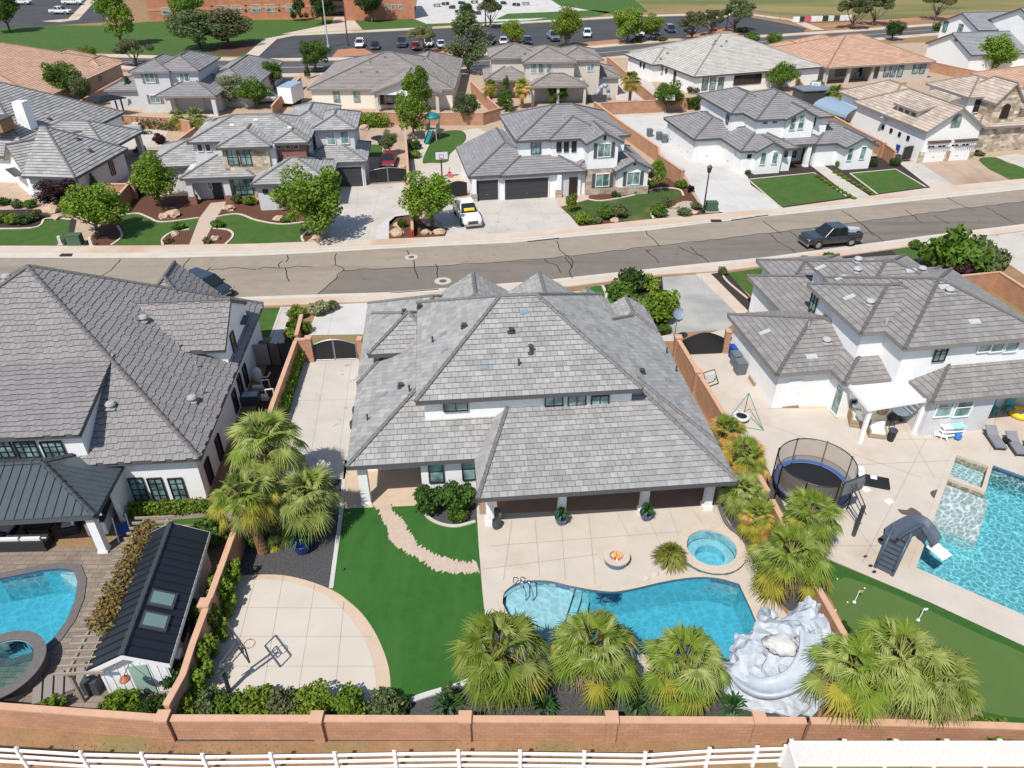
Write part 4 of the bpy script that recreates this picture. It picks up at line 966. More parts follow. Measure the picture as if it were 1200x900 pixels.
# beige stone-fronted house, far right of the street
h = H8 = House('house', 'cream house with beige tile roof and stone front at the far right of the street', (51.33, 93.68), 11, T_TB, [WHITE, STONE_L], FASC_G, SOFFIT, tile=(.8, .42))
h.block((0, 0, 8.4, 16), 4.0, (.64, .64, None, .5), tier=4); h.block((2.6, 12, 12, 24), 3.6, .5, tier=4); h.block((11.2, 2.9, 15.6, 10), 6.2, (1.1, 1.1, None, .8), tier=6, wm=1, ov=.25); h.block((13, 3.6, 22, 12), 5.2, .45, tier=5, wm=1)
h.block((9.1, 5.3, 17, 14), 6.5, (.42, .42, .42, .42), tier=7); h.block((.8, 3.6, 6.5, 8.6), 5.5, (.26, None, None, None), tier=5, ov=(.35, .1, .35, .35), z0=3.5)
h.block((9.3, 2.5, 20, 8), 3.4, .4, tier=3, wm=1)
h.finish()
h.garage('F', .45, 1095, 178, 2.5, 2.3, GAR_W, top=True); h.garage('F', .45, 1123, 175, 2.5, 2.3, GAR_W, top=True)
for u in (.5, 4.2, 7.75): h.part('stone_veneer', MB().box((u + .02, .4, .7), (.55, .35, 1.4)), STONE_L)
W = MB()
for u0_, n_ in ((1.0, 9), (4.75, 9)):
    for i in range(n_): W.box((u0_ + i * .33, .1, 2.62), (.1, .8, .12))
    W.box((u0_ + 1.32, -.1, 2.74), (3.2, .12, .1)); W.box((u0_ + 1.32, .2, 2.74), (3.2, .12, .1))
h.part('arbor', W, SOFFIT_D)
h.win('F', .45, 1121, 141, 1.3, 1.6, 2, 1, GREYM, arch=True); h.win('F', 5.75, 1147.5, 123, 1.5, 2.6, 2, 3, BLACKM, GLASSD, arch=True); h.win('F', 5.75, 1144, 135, 1.5, .8, 1, 1, WHITE2)
h.win('F', 3.14, 1178, 130, 1.2, 1.8, 2, 1, BLACKM, GLASSD, arch=True)
for v in (3.5, 5.3, 7.1, 8.9): h.win('L', .45, 0, 0, .5, .55, 1, 1, BLACKM, GLASSD, p=(0, v, 2.3))
for v in (4.6, 5.9, 7.2): h.win('L', 1.15, 0, 0, 1.1, .75, 1, 1, WHITE2, GLASSD, p=(0, v, 4.95))
b = MB().lathe([(.02, 0), (.4, .1), (.55, .25)], n=14, closed=False); b.tube((0, 0, 0), (.5, 0, -.3), .04); h.place(b.build('satellite_dish', LITEFL, h.root), (.0, 8.6, 3.4))

# ---- far row, beyond the back walls
h = H9 = House('house', 'tan house with terracotta tile roof at the upper left corner', (-69.88, 139.25), 0, T_TN, [TANST], FASC_G, SOFFIT, tile=(1.2, .45))
h.block((-34, -24, 0, 4), 3.0, (.25, .22, .3, .9), tier=3); h.block((-14, -3, -5, 8.5), 3.0, .5, tier=3); h.block((-6, -2, -1, 6), 3.0, .5, tier=3); h.finish()
h.win('R', -.45, 117, 92, .8, .6, 1, 1, BLACKM, GLASSD)
h = H10 = House('house', 'pale grey two storey house at the upper left, black gazebo beside it', (-58.02, 119.48), 2, T_GR, [GREYST], FASC_G, SOFFIT, tile=(1.1, .42))
h.block((-5.5, 2, 6, 14), 3.0, .4, tier=3); h.block((4, -2.6, 13.2, 10), 3.0, .4, tier=3, wall=False); h.block((8, 3, 17.5, 24), 3.0, .42, tier=3)
h.block((0, 0, 6.2, 10), 6.0, .42, tier=6); h.block((3, .5, 10.4, 12), 6.0, .42, tier=6); h.finish()
W = MB(); h.box(W, 5.5, 1.2, 12.6, 3.5, 0, 3.3); h.part('porch_wall', W, GREYST); h.column(12.6, -2.1, .6, 2.9, GREYST); h.column(5.9, -2.1, .5, 2.9, GREYST)
h.win('F', .45, 175.5, 91, 1.5, 1.5, 2, 1, WHITE2, shutters=GREYM); h.win('F', .45, 182, 116, 1.5, 1.2, 2, 1, WHITE2, shutters=GREYM); h.win('F', .95, 216, 90.5, 1.4, 1.2, 2, 1, WHITE2); h.win('F', 1.2, 219, 118, 1.1, 1.1, 2, 1, BLACKM, GLASSD); h.win('F', 1.2, 206, 121, 1.2, 2, 2, 1, GREYM)
h.win('R', 9.95, 248, 77, .8, .8, 1, 1, WHITE2)
h = H11 = House('house', 'white single storey house with grey hip roof and a central gable, upper centre left', (-31.96, 121.9), 0, T_BG, [CREAM, WHITE], FASC_G, SOFFIT, tile=(1.1, .42))
h.block((0, 0, 23, 22), 3.0, .32, tier=3); h.block((10.2, -2.5, 21.2, 15), 3.0, (.36, .36, None, .3), tier=3, wall=False, wm=1); h.block((12, 8, 23, 25), 3.0, .4, tier=3); h.finish()
W = MB(); W.poly([(10.7, -1.9, 2.75), (20.7, -1.9, 2.75), (15.7, -1.9, 4.7)]); W.poly([(10.7, -1.7, 2.75), (15.7, -1.7, 4.7), (20.7, -1.7, 2.75)]); W.box((15.7, -1.8, 2.75), (10.2, .3, .3)); h.part('gable_wall', W, WHITE)
for u in (11, 15.6, 20.4): h.column(u, -1.8, .5, 2.6, BEIGEST)
h.win('F', .45, 394.5, 113, 1.0, 1.7, 1, 2, GREYM); h.win('F', .45, 418, 113, 1.0, 1.7, 1, 2, GREYM); h.win('F', .45, 461, 115, 2.3, 1.6, 2, 1, BLACKM); h.win('F', .45, 448, 115, .8, 2, 1, 1, GREYM, GLASSD)
for x, y in ((413, 65), (434, 73), (451, 68), (423, 85), (442, 85), (508, 87), (396, 70)): h.vent(x, y, 3, FASC_G)
h = H12 = House('house', 'beige house with brown grey roofs at top centre, curved slide in its yard', (-3.72, 130.4), 4, T_BG, [BEIGEST], FASC_G, SOFFIT, tile=(1.1, .42))
h.block((0, 0, 9, 9), 6.0, .34, tier=6); h.block((5.2, -3.9, 14, 7), 6.0, .34, tier=6); h.block((11, -2.6, 18.4, 7), 6.0, .34, tier=6)
h.block((6, -7.2, 15.4, 0), 3.0, .34, tier=3, wall=False); h.block((-1, -3, 7, 6), 3.2, .4, tier=3, wall=False); h.block((15, -1, 22, 8), 3.0, .36, tier=3); h.finish()
W = MB(); h.box(W, 6.5, -4, 15, -2, 0, 3.3); h.part('porch_wall', W, GREIGE)
for u in (6.6, 10.6, 14.9): h.column(u, -6.8, .4, 2.9, GREIGE)
for x in (625, 634, 643.5): h.win('F', -3.45, x, 80, .95, 1.5, 1, 1, WHITE2)
h.win('F', -2.15, 668, 79, .95, 1.6, 1, 1, WHITE2); h.win('F', -2.15, 692, 79, 1.2, 1.2, 2, 1, WHITE2)
for x, y in ((615, 64), (665, 53), (660, 52)): h.vent(x, y, 3, FASC_G)
h = H13 = House('house', 'white single storey house with very pale grey roof at the upper right, three tall windows', (30.3, 131.18), 19, T_LT, [WHITE], FASC_D, SOFFIT, tile=(1.1, .42))
h.block((0, 0, 26, 24), 3.0, .36, tier=3); h.block((-1.8, 11.3, 8, 22), 3.0, .36, tier=3); h.finish()
for x in (826, 835, 844.5): h.win('F', .45, x, 98, 1.1, 2.0, 1, 2, BLACKM)
h.win('F', .45, 876, 93, 5.5, 1.6, 5, 1, BLACKM, GLASSD)
h.win('L', .45, 791, 89, .7, 2.2, 1, 1, BLACKM, GLASSD); h.win('L', .45, 781, 83, .6, .8, 1, 1, BLACKM, GLASSD); h.win('L', .45, 776, 82, .6, 1.5, 1, 1, BLACKM); h.win('L', -1.35, 755, 77, .5, 1.0, 1, 1, BLACKM, GLASSD); h.win('L', -1.35, 751, 75, .5, 1.0, 1, 1, BLACKM, GLASSD)
for x, y in ((838, 49), (836, 53), (845, 55), (851, 49), (782, 63), (774, 70)): h.vent(x, y, 3, FASC_G)
h = H14 = House('house', 'beige single storey house with salmon tan tile roof and back patio, upper right', (55.02, 138.5), 15, T_TN, [GREIGE], FASC_G, SOFFIT, tile=(1.1, .42))
h.block((0, 0, 22.6, 19.5), 3.0, .36, tier=3, ov=(.5, .5, 4.0, .5)); h.block((1.5, 10, 7, 22), 3.2, .4, tier=3); h.block((8, 10, 16, 24), 3.4, .4, tier=3); h.finish()
W = MB(); h.box(W, 10.5, .5, 22.1, 4.2, 0, 2.95); h.part('wall_wing', W, GREIGE)
for u in (.7, 5.2, 10.2): h.column(u, .8, .55, 2.9, GREIGE)
h.win('F', 4.0, 985, 85, 2.2, 1.2, 2, 1, BLACKM, GLASSD); h.win('F', 4.0, 1012, 84, 2.4, 1.9, 3, 1, BLACKM, GLASSD)
for x in (1039, 1046.5, 1055): h.win('F', .5, x, 83, 1.1, 1.9, 1, 1, BLACKM)
for x in (1073, 1081): h.win('F', .5, x, 80, 1.2, 1.7, 1, 1, BLACKM)
h.win('F', .5, 1027, 84, .9, 2.1, 1, 1, SOFFIT_D, GLASSD)
h = H15 = House('house', 'white house with steep gables and cool grey roof at the top right corner', (84.85, 147.76), 45, T_SL, [WHITE], FASC_D, SOFFIT, tile=(1.2, .45))
yw = yaw_of((1085, 50), (1138, 64), 3.5); h = H15
h.yaw = yw; h.ca, h.sa = math.cos(yw), math.sin(yw); h.root.rotation_euler[2] = yw
h.block((-13.3, 0, 0, 24), 3.5, (.41, .41, None, None), tier=4); h.block((-21.4, 8, -9.5, 30), 6.1, (.39, .39, None, .4), tier=6); h.block((-20, 12, 9, 34), 4.6, (.4, .4, None, .4), tier=5)
h.finish()
h.win('F', 8.42, 1108, 31, 1.3, 1.9, 2, 1, BLACKM); h.win('F', 8.42, 1125.5, 34, 1.3, 1.8, 2, 1, BLACKM)
h.part('wall_vent', MB().box((0, 0, 0), (1.4, .1, .4)), BLACKM, (-5.2, .4, 5.2))
h = House('house', 'salmon roofed house just showing at the right edge, behind the beige stone house', G(1150, 92, 3), 12, T_TN, [CREAM], FASC_G, SOFFIT, tile=(1.2, .45))
h.block((3, -6, 20, 6), 2.6, .35); h.finish()
# ---------------------------------------------------------------- ground, roads, pools
def lv(k): return .004 * k
DIRT = mat('desert dirt', (0.27, 0.16, 0.085), .95, noise_amt=.25, noise_scale=.8, bump=.8, bump_scale=6); ramp_mix(DIRT, None, (0.21, 0.17, 0.075), .35, .5, .62)
CONC = mat('light concrete', (0.47, 0.435, 0.39), .85, noise_amt=.09, noise_scale=.5, bump=.15, bump_scale=25); ramp_mix(CONC, None, (0.39, 0.36, 0.33), .22, .5, .75); ramp_mix(CONC, None, (.3, .27, .24), 1.1, .63, .72)
CONCW = mat('cool white concrete', (0.5, 0.485, 0.46), .85, noise_amt=.07, noise_scale=.5, bump=.1, bump_scale=25); ramp_mix(CONCW, None, (.43, .41, .39), .3, .5, .7)
CONCG = mat('grey stained concrete', (0.36, 0.35, 0.325), .85, noise_amt=.12, noise_scale=.35, bump=.1, bump_scale=25); ramp_mix(CONCG, None, (0.24, 0.24, 0.235), .2, .48, .64)
CONCP = mat('pinkish stained concrete', (0.4, 0.3, 0.225), .85, noise_amt=.12, noise_scale=.5); ramp_mix(CONCP, None, (.3, .2, .14), .3, .5, .7, stretch=(1, .25, 1))
WALK = mat('sidewalk concrete', (0.5, 0.42, 0.34), .85, noise_amt=.1, noise_scale=.6); ramp_mix(WALK, None, (0.46, 0.3, 0.2), .12, .5, .7)
GUTTER = mat('gutter concrete', (0.5, 0.46, 0.4), .85, noise_amt=.1, noise_scale=.8)
PATIO = mat('pool deck concrete', (0.485, 0.43, 0.37), .85, noise_amt=.08, noise_scale=.6, bump=.1, bump_scale=30); ramp_mix(PATIO, None, (0.44, .35, .275), .35, .55, .75)
BANDC = mat('tan stamped band', (0.5, 0.385, 0.285), .85, noise_amt=.1, noise_scale=1)
COURT = mat('sport court concrete', (0.51, 0.46, 0.395), .85, noise_amt=.06, noise_scale=.6); ramp_mix(COURT, None, (.46, .41, .345), .3, .5, .7)
def asphalt(nm, c, c2):
    m = ramp_mix(mat(nm, c, .9, noise_amt=.12, noise_scale=.9, bump=.3, bump_scale=40), None, c2, .15, .45, .7); ramp_mix(m, None, tuple(x * .78 for x in c), .5, .52, .7, stretch=(.12, 1.2, 1)); return ramp_mix(m, None, tuple(x * .62 for x in c), .8, .66, .74)
ASPH = asphalt('worn asphalt', (0.275, 0.23, 0.182), (0.295, 0.248, 0.2)); ASPHD = asphalt('darker asphalt patch', (0.17, 0.145, 0.122), (0.185, 0.158, 0.134))
LOT = asphalt('parking lot asphalt', (0.055, 0.055, 0.06), (0.07, 0.07, 0.075)); ROADF = asphalt('far road asphalt', (0.085, 0.085, 0.088), (0.1, .1, .1))
TURF = mat('artificial turf', (0.032, 0.122, 0.018), .9, noise_amt=.16, noise_scale=2.2, bump=.8, bump_scale=60); ramp_mix(TURF, None, (.044, .138, .024), .35, .45, .6, stretch=(2.2, .5, 1))
LAWN = mat('mown lawn', (0.048, 0.108, 0.016), .9, noise_amt=.2, noise_scale=1.0, bump=.6, bump_scale=50); ramp_mix(LAWN, None, (0.075, 0.11, 0.025), .5, .5, .7)
LAWN2 = mat('patchy lawn', (0.045, 0.085, 0.016), .9, noise_amt=.2, noise_scale=.8, bump=.6, bump_scale=50); ramp_mix(LAWN2, None, (0.14, 0.12, 0.04), .3, .52, .66)
FIELD = mat('dry sports field', (0.13, 0.135, 0.04), .95, noise_amt=.15, noise_scale=.1); ramp_mix(FIELD, None, (0.24, 0.19, 0.075), .03, .42, .62, stretch=(.5, 1.6, 1)); ramp_mix(FIELD, None, (.075, .1, .03), .04, .56, .68)
PUTT = mat('putting green', (0.075, 0.13, 0.032), .95, noise_amt=.06, noise_scale=1); FRINGE = mat('putting green fringe', (0.03, 0.1, 0.016), .95, noise_amt=.15, noise_scale=3, bump=.6, bump_scale=40)
GRAVD = mat('dark gravel', (0.07, 0.068, 0.07), .95, noise_amt=.5, noise_scale=9, bump=1, bump_scale=14)
MULCH = mat('red brown mulch', (0.105, 0.045, 0.028), .95, noise_amt=.35, noise_scale=5, bump=.8, bump_scale=15)
MULCHD = mat('dark mulch', (0.04, 0.03, 0.026), .95, noise_amt=.4, noise_scale=6, bump=.8, bump_scale=15)
YARD = mat('tan gravel yard', (0.4, 0.3, 0.215), .95, noise_amt=.2, noise_scale=1.5, bump=.4, bump_scale=12)
PAVER = brick_mat('grey brown pavers', (0.26, 0.205, 0.16), (0.2, 0.16, 0.128), (0.11, .095, .085), .6, .3, .014, .4, coord='Object', vary=.2)
FLAG = mat('flagstone', (0.46, 0.36, 0.29), .9, noise_amt=.12, noise_scale=3, bump=.3, bump_scale=8)
KERBC = mat('pale kerbing', (0.52, 0.46, 0.38), .85, noise_amt=.06, noise_scale=2)
JOINT = mat('concrete joint', (0.27, 0.235, 0.2), .95)
COPING = mat('stone coping', (0.5, 0.42, 0.34), .8, noise_amt=.1, noise_scale=3); COPD = mat('dark stone coping', (.13, .12, .115), .7, noise_amt=.2, noise_scale=4)
# pools
POOL1 = smooth_open(PX((589, 708), (592, 694), (610, 683), (640, 681), (668, 687), (695, 692), (720, 694), (745, 690), (775, 683), (805, 678), (830, 677), (850, 680)), 5) + PX((866, 685), (880, 715), (894, 748), (886, 772)) + PX((866, 783), (830, 782), (795, 775), (755, 768), (715, 768), (675, 765), (645, 757), (615, 738), (596, 722))
POOL2 = PX((-70, 690), (-40, 683)) + PX((0, 679), (25, 674), (50, 669), (70, 667)) + PX((86, 669), (91, 682), (88, 704), (78, 728), (62, 750), (45, 764), (15, 772), (-50, 772), (-90, 740))
A, B_, C_ = (Vector(G(*p)) for p in ((1122, 531), (1073.5, 666), (1200, 722)))
e1 = (C_ - B_).normalized(); e2 = (A - B_); POOL3 = [tuple(B_), tuple(B_ + e1 * 9), tuple(A + e1 * 9), tuple(A)]
def circle(c, r, n=28, sx=1): return [(c[0] + r * math.cos(2 * math.pi * i / n) * sx, c[1] + r * math.sin(2 * math.pi * i / n)) for i in range(n)]
SP1 = G(833, 646); SPA1 = circle(SP1, 1.3)
SP2 = G(6, 792); SPA2 = circle(SP2, 1.75)
holes = [POOL1, POOL2, POOL3, SPA1]
sheet('ground', [(-1400, -300), (1400, -300), (1400, 2400), (-1400, 2400)], 0, DIRT, holes)
def water_mat(nm, absorb, dens, tint, cells, lo):
    m = bpy.data.materials.new(nm); m.use_nodes = True; n = m.node_tree; n.nodes.clear(); out = n.nodes.new('ShaderNodeOutputMaterial')
    tr = n.nodes.new('ShaderNodeBsdfTransparent'); gl = n.nodes.new('ShaderNodeBsdfGlossy'); gl.inputs['Roughness'].default_value = .03
    fr = n.nodes.new('ShaderNodeFresnel'); fr.inputs[0].default_value = 1.33; mx = n.nodes.new('ShaderNodeMixShader')
    tc = n.nodes.new('ShaderNodeTexCoord'); nz = n.nodes.new('ShaderNodeTexNoise'); nz.inputs['Scale'].default_value = 1.4; nz.inputs['Detail'].default_value = 3
    n.links.new(tc.outputs['Object'], nz.inputs['Vector']); bp = n.nodes.new('ShaderNodeBump'); bp.inputs['Strength'].default_value = .35; bp.inputs['Distance'].default_value = .12; n.links.new(nz.outputs[0], bp.inputs['Height'])
    n.links.new(bp.outputs[0], gl.inputs['Normal']); n.links.new(bp.outputs[0], fr.inputs['Normal'])
    # caustic light net put into the surface transparency along cell edges
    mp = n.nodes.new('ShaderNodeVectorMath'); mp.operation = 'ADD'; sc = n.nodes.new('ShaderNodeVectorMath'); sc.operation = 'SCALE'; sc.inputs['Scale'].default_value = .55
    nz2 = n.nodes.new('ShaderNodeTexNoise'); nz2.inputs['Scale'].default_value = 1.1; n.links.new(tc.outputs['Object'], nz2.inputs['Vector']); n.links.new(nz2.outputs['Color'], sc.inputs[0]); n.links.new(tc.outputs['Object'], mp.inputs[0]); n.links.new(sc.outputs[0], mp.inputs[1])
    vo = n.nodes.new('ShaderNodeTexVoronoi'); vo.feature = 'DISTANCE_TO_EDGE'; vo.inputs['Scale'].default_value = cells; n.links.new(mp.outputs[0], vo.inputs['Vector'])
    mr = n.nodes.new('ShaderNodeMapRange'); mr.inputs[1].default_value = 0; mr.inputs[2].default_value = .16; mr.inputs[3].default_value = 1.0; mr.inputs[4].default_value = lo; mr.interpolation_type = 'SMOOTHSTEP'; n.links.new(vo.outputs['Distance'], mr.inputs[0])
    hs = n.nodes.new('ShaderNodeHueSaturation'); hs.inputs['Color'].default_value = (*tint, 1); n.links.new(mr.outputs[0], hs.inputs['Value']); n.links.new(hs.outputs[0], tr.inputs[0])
    n.links.new(fr.outputs[0], mx.inputs[0]); n.links.new(tr.outputs[0], mx.inputs[1]); n.links.new(gl.outputs[0], mx.inputs[2]); n.links.new(mx.outputs[0], out.inputs[0])
    va = n.nodes.new('ShaderNodeVolumeAbsorption'); va.inputs['Color'].default_value = (*absorb, 1); va.inputs['Density'].default_value = dens; n.links.new(va.outputs[0], out.inputs['Volume']); return m
WAT1 = water_mat('pool water', (.02, .78, .9), .46, (.97, 1, 1), 2.2, .86); WAT3 = water_mat('rippled water with painted caustics', (.02, .84, .95), .36, (1, 1, 1), 3.0, .62)
PLAS = mat('pool plaster', (.42, .6, .66), .7, noise_amt=.06, noise_scale=2); TILEB = mat('blue waterline tile', (.06, .14, .24), .3, spec=.6, noise_amt=.4, noise_scale=12); PLASW = mat('white pool plaster', (.74, .8, .8), .7)
def basin(ring, depth, shelves=(), water=WAT1, wz=-.12, coping=COPING, cw=.32, plaster=PLAS):
    n = len(ring); m = MB(); ar = sum(ring[i][0] * ring[(i + 1) % n][1] - ring[(i + 1) % n][0] * ring[i][1] for i in range(n))
    if ar < 0: ring = ring[::-1]
    for i in range(n):
        a, b = ring[i], ring[(i + 1) % n]
        m.poly([(*b, .05), (*b, -.3), (*a, -.3), (*a, .05)], 1); m.poly([(*b, -.3), (*b, -depth), (*a, -depth), (*a, -.3)], 0)
    m.build('pool_wall', [plaster, TILEB])['kind'] = 'structure'
    sheet('pool_floor', ring, -depth, plaster)
    for poly, z in shelves:
        s_ = MB(); s_.prism(poly, -depth + .01, z); s_.build('pool_step', plaster)['kind'] = 'structure'
    w_ = MB(); i0 = len(w_.v); cx = sum(p[0] for p in ring) / n; cy = sum(p[1] for p in ring) / n
    bm = bmesh.new(); inn = [(p[0] + (cx - p[0]) * .0008, p[1] + (cy - p[1]) * .0008) for p in ring]
    vs = [bm.verts.new((*p, wz)) for p in inn]; ed = [bm.edges.new((vs[i], vs[(i + 1) % n])) for i in range(n)]; bmesh.ops.triangle_fill(bm, use_beauty=True, edges=ed, normal=(0, 0, 1))
    for f in bm.faces:
        if f.normal.z < 0: f.normal_flip()
    r = bmesh.ops.extrude_face_region(bm, geom=bm.faces[:]); 
    for v in r['geom']:
        if isinstance(v, bmesh.types.BMVert): v.co.z = -depth - .2
    bmesh.ops.recalc_face_normals(bm, faces=bm.faces); me = bpy.data.meshes.new('pool_water'); bm.to_mesh(me); bm.free(); me.materials.append(water); struct(link('pool_water', me))
    if coping:
        c = MB(); out = []
        for i in range(n):
            a, b = Vector(ring[i - 1]), Vector(ring[(i + 1) % n]); d = (b - a).normalized(); out.append((ring[i][0] + d.y * cw, ring[i][1] - d.x * cw))
        for i in range(n):
            j = (i + 1) % n; a, b, e, f = ring[i], ring[j], out[j], out[i]
            c.poly([(*f, .06), (*e, .06), (*b, .06), (*a, .06)]); c.poly([(*f, 0), (*e, 0), (*e, .06), (*f, .06)]); c.poly([(*a, .06), (*b, .06), (*b, 0), (*a, 0)])
        c.build('pool_coping', coping)['kind'] = 'structure'
def clipx(ring, px, y0, y1, sgn):
    """part of a pool on one side of a photo line"""
    a, b = G(px[0], y0), G(px[1], y1); nx, ny = -(b[1] - a[1]), b[0] - a[0]
    sgn = -sgn
    return clip([tuple(p) for p in ring], (nx * sgn, ny * sgn, -(nx * a[0] + ny * a[1]) * sgn))
inset = lambda r, k=.004: [(p[0] + (sum(q[0] for q in r) / len(r) - p[0]) * k, p[1] + (sum(q[1] for q in r) / len(r) - p[1]) * k) for p in r]
P1 = inset(POOL1)
basin(POOL1, 1.75, [(clipx(P1, (672, 640), 690, 790, 1), -.4), (clipx(P1, (682, 650), 690, 790, 1), -.7), (clipx(P1, (692, 660), 690, 790, 1), -1.0)], cw=.3)
basin(POOL2, 1.7, [(clipx(inset(POOL2), (58, 98), 660, 692, -1), -.35)], coping=COPD, cw=.42)
f3 = lambda a, b: tuple(A + e1 * a + (B_ - A) * b)
basin(POOL3, 1.5, [([f3(.02, .275), f3(2.25, .275), f3(2.25, .62), f3(.02, .62)], -.3)], water=WAT3, coping=PATIO, cw=.4, plaster=PLASW)
Sx = MB(); SW_ = 1.95
for (a0, b0, a1, b1, z) in ((0, 0, SW_, .025, .07), (0, .235, SW_, .26, .07), (SW_ - .22, .025, SW_, .235, .07)):
    Sx.prism([f3(a0, b0), f3(a1, b0), f3(a1, b1), f3(a0, b1)], -1.4, z)
struct(Sx.build('spa_wall', [COPING]))
struct(MB().prism([f3(.02, .03), f3(SW_ - .23, .03), f3(SW_ - .23, .23), f3(.02, .23)], -1.4, -.5).build('spa_floor', PLASW))
# raised round spa of the kidney pool, and the raised stone spa on the left
def spa(c, r, z0, z1, capm, sidem, wide, open_=None):
    o = MB(); o.lathe([(r + wide * .85, z0), (r + wide * .85, z1 - .06)], (c[0], c[1], 0), 40, 1, closed=False); o.lathe([(r + wide * .85, z1 - .06), (r + wide, z1 - .06), (r + wide, z1), (r, z1), (r, z1 - .06)], (c[0], c[1], 0), 40, 0, closed=False)
    o.lathe([(r, z1 - .06), (r, -.9)], (c[0], c[1], 0), 40, 2, closed=False); struct(o.build('spa_wall', [capm, sidem, PLAS]))
    f = MB(); f.lathe([(r - .02, -.35), (r * .6, -.35), (r * .6, -.85), (.01, -.85)], (c[0], c[1], 0), 40, 0, closed=False); struct(f.build('spa_floor', PLAS))
    struct(MB().prism(circle(c, r - .005, 40), -1.0, z1 - .1).build('spa_water', WAT1, uv=False))
spa(SP1, 1.28, 0, .3, COPING, TILEB, .5)
spa(SP2, 1.35, 0, .75, COPD, mat('dark spa stone', (.11, .1, .1), .8, noise_amt=.3, noise_scale=5, bump=.5), .5)
# street
def far(pts): return pts
N2 = PX((-120, 302), (0, 302), (100, 302.5), (200, 302), (300, 299.5), (375, 296), (450, 291.5), (520, 288), (600, 284.5), (675, 277), (760, 270), (840, 260), (900, 253.5), (1000, 243), (1100, 232.5), (1200, 222), (1330, 207))
N1 = PX((-120, 289), (0, 289), (100, 289), (200, 288.5), (300, 286.5), (400, 283), (500, 279), (600, 273.5), (679, 266.5), (760, 258), (850, 250), (918, 244.5), (1000, 233), (1084, 221.5), (1200, 210), (1330, 196))
S2 = PX((-120, 356), (0, 353), (100, 352), (200, 350.5), (271, 349), (300, 347.5), (372, 345), (457, 342.5), (515, 338), (632, 329), (705, 321), (800, 311), (900, 301), (1005, 287), (1095, 275), (1200, 262.5), (1330, 247))
S1 = PX((-120, 368), (0, 365), (100, 363.5), (200, 362), (300, 359.5), (375, 357), (440, 354), (515, 350), (600, 343), (680, 335), (775, 322.5), (850, 318), (900, 312), (1005, 298), (1055, 291), (1140, 279), (1200, 271), (1330, 254))
base = sheet('yard_ground', PX((-250, 289), z=0) + [tuple(p) for p in N1] + PX((1500, 60), (1150, 47), (900, 57), (690, 71), (300, 92), (110, 83), (-250, 66)), lv(1), YARD)
sheet('road', N2 + S2[::-1], lv(1), ASPH)
pd = smooth_open(PX((403, 317), (480, 313), (560, 309), (640, 303), (720, 294), (800, 285), (900, 273), (1000, 261), (1100, 248), (1200, 236), (1330, 220)), 3)
DS = [p for p in S2 if p[0] > G(372, 340)[0]]
sheet('road_patch', PX((372, 345)) + DS + pd[::-1], lv(2), ASPHD)
PN = [p for p in N2 if p[0] > G(600, 285)[0]]
def ribbon_mesh(name, pts1, pts2, z, z0, m):
    q = MB()
    for i in range(len(pts1) - 1):
        a, b, c, d = pts1[i], pts1[i + 1], pts2[i + 1], pts2[i]; q.poly([(*d, z), (*c, z), (*b, z), (*a, z)])
        q.poly([(*c, z0), (*b, z0), (*b, z), (*c, z)]) if False else None
        q.poly([(*d, z0), (*c, z0), (*c, z), (*d, z)]); q.poly([(*b, z0), (*a, z0), (*a, z), (*b, z)])
    o = q.build(name, m); o['kind'] = 'structure'; return o
def lerp_line(p, q, t): return [(a[0] + (b[0] - a[0]) * t, a[1] + (b[1] - a[1]) * t) for a, b in zip(p, q)]
ribbon_mesh('sidewalk', N1, lerp_line(N1, N2, .62), .10, 0, WALK); ribbon_mesh('kerb', lerp_line(N1, N2, .62), lerp_line(N1, N2, .8), .075, 0, GUTTER); ribbon_mesh('gutter', lerp_line(N1, N2, .8), N2, lv(3), 0, GUTTER)
ribbon_mesh('sidewalk', lerp_line(S2, S1, .38), S1, .10, 0, WALK); ribbon_mesh('kerb', lerp_line(S2, S1, .2), lerp_line(S2, S1, .38), .075, 0, GUTTER); ribbon_mesh('gutter', S2, lerp_line(S2, S1, .2), lv(3), 0, GUTTER)
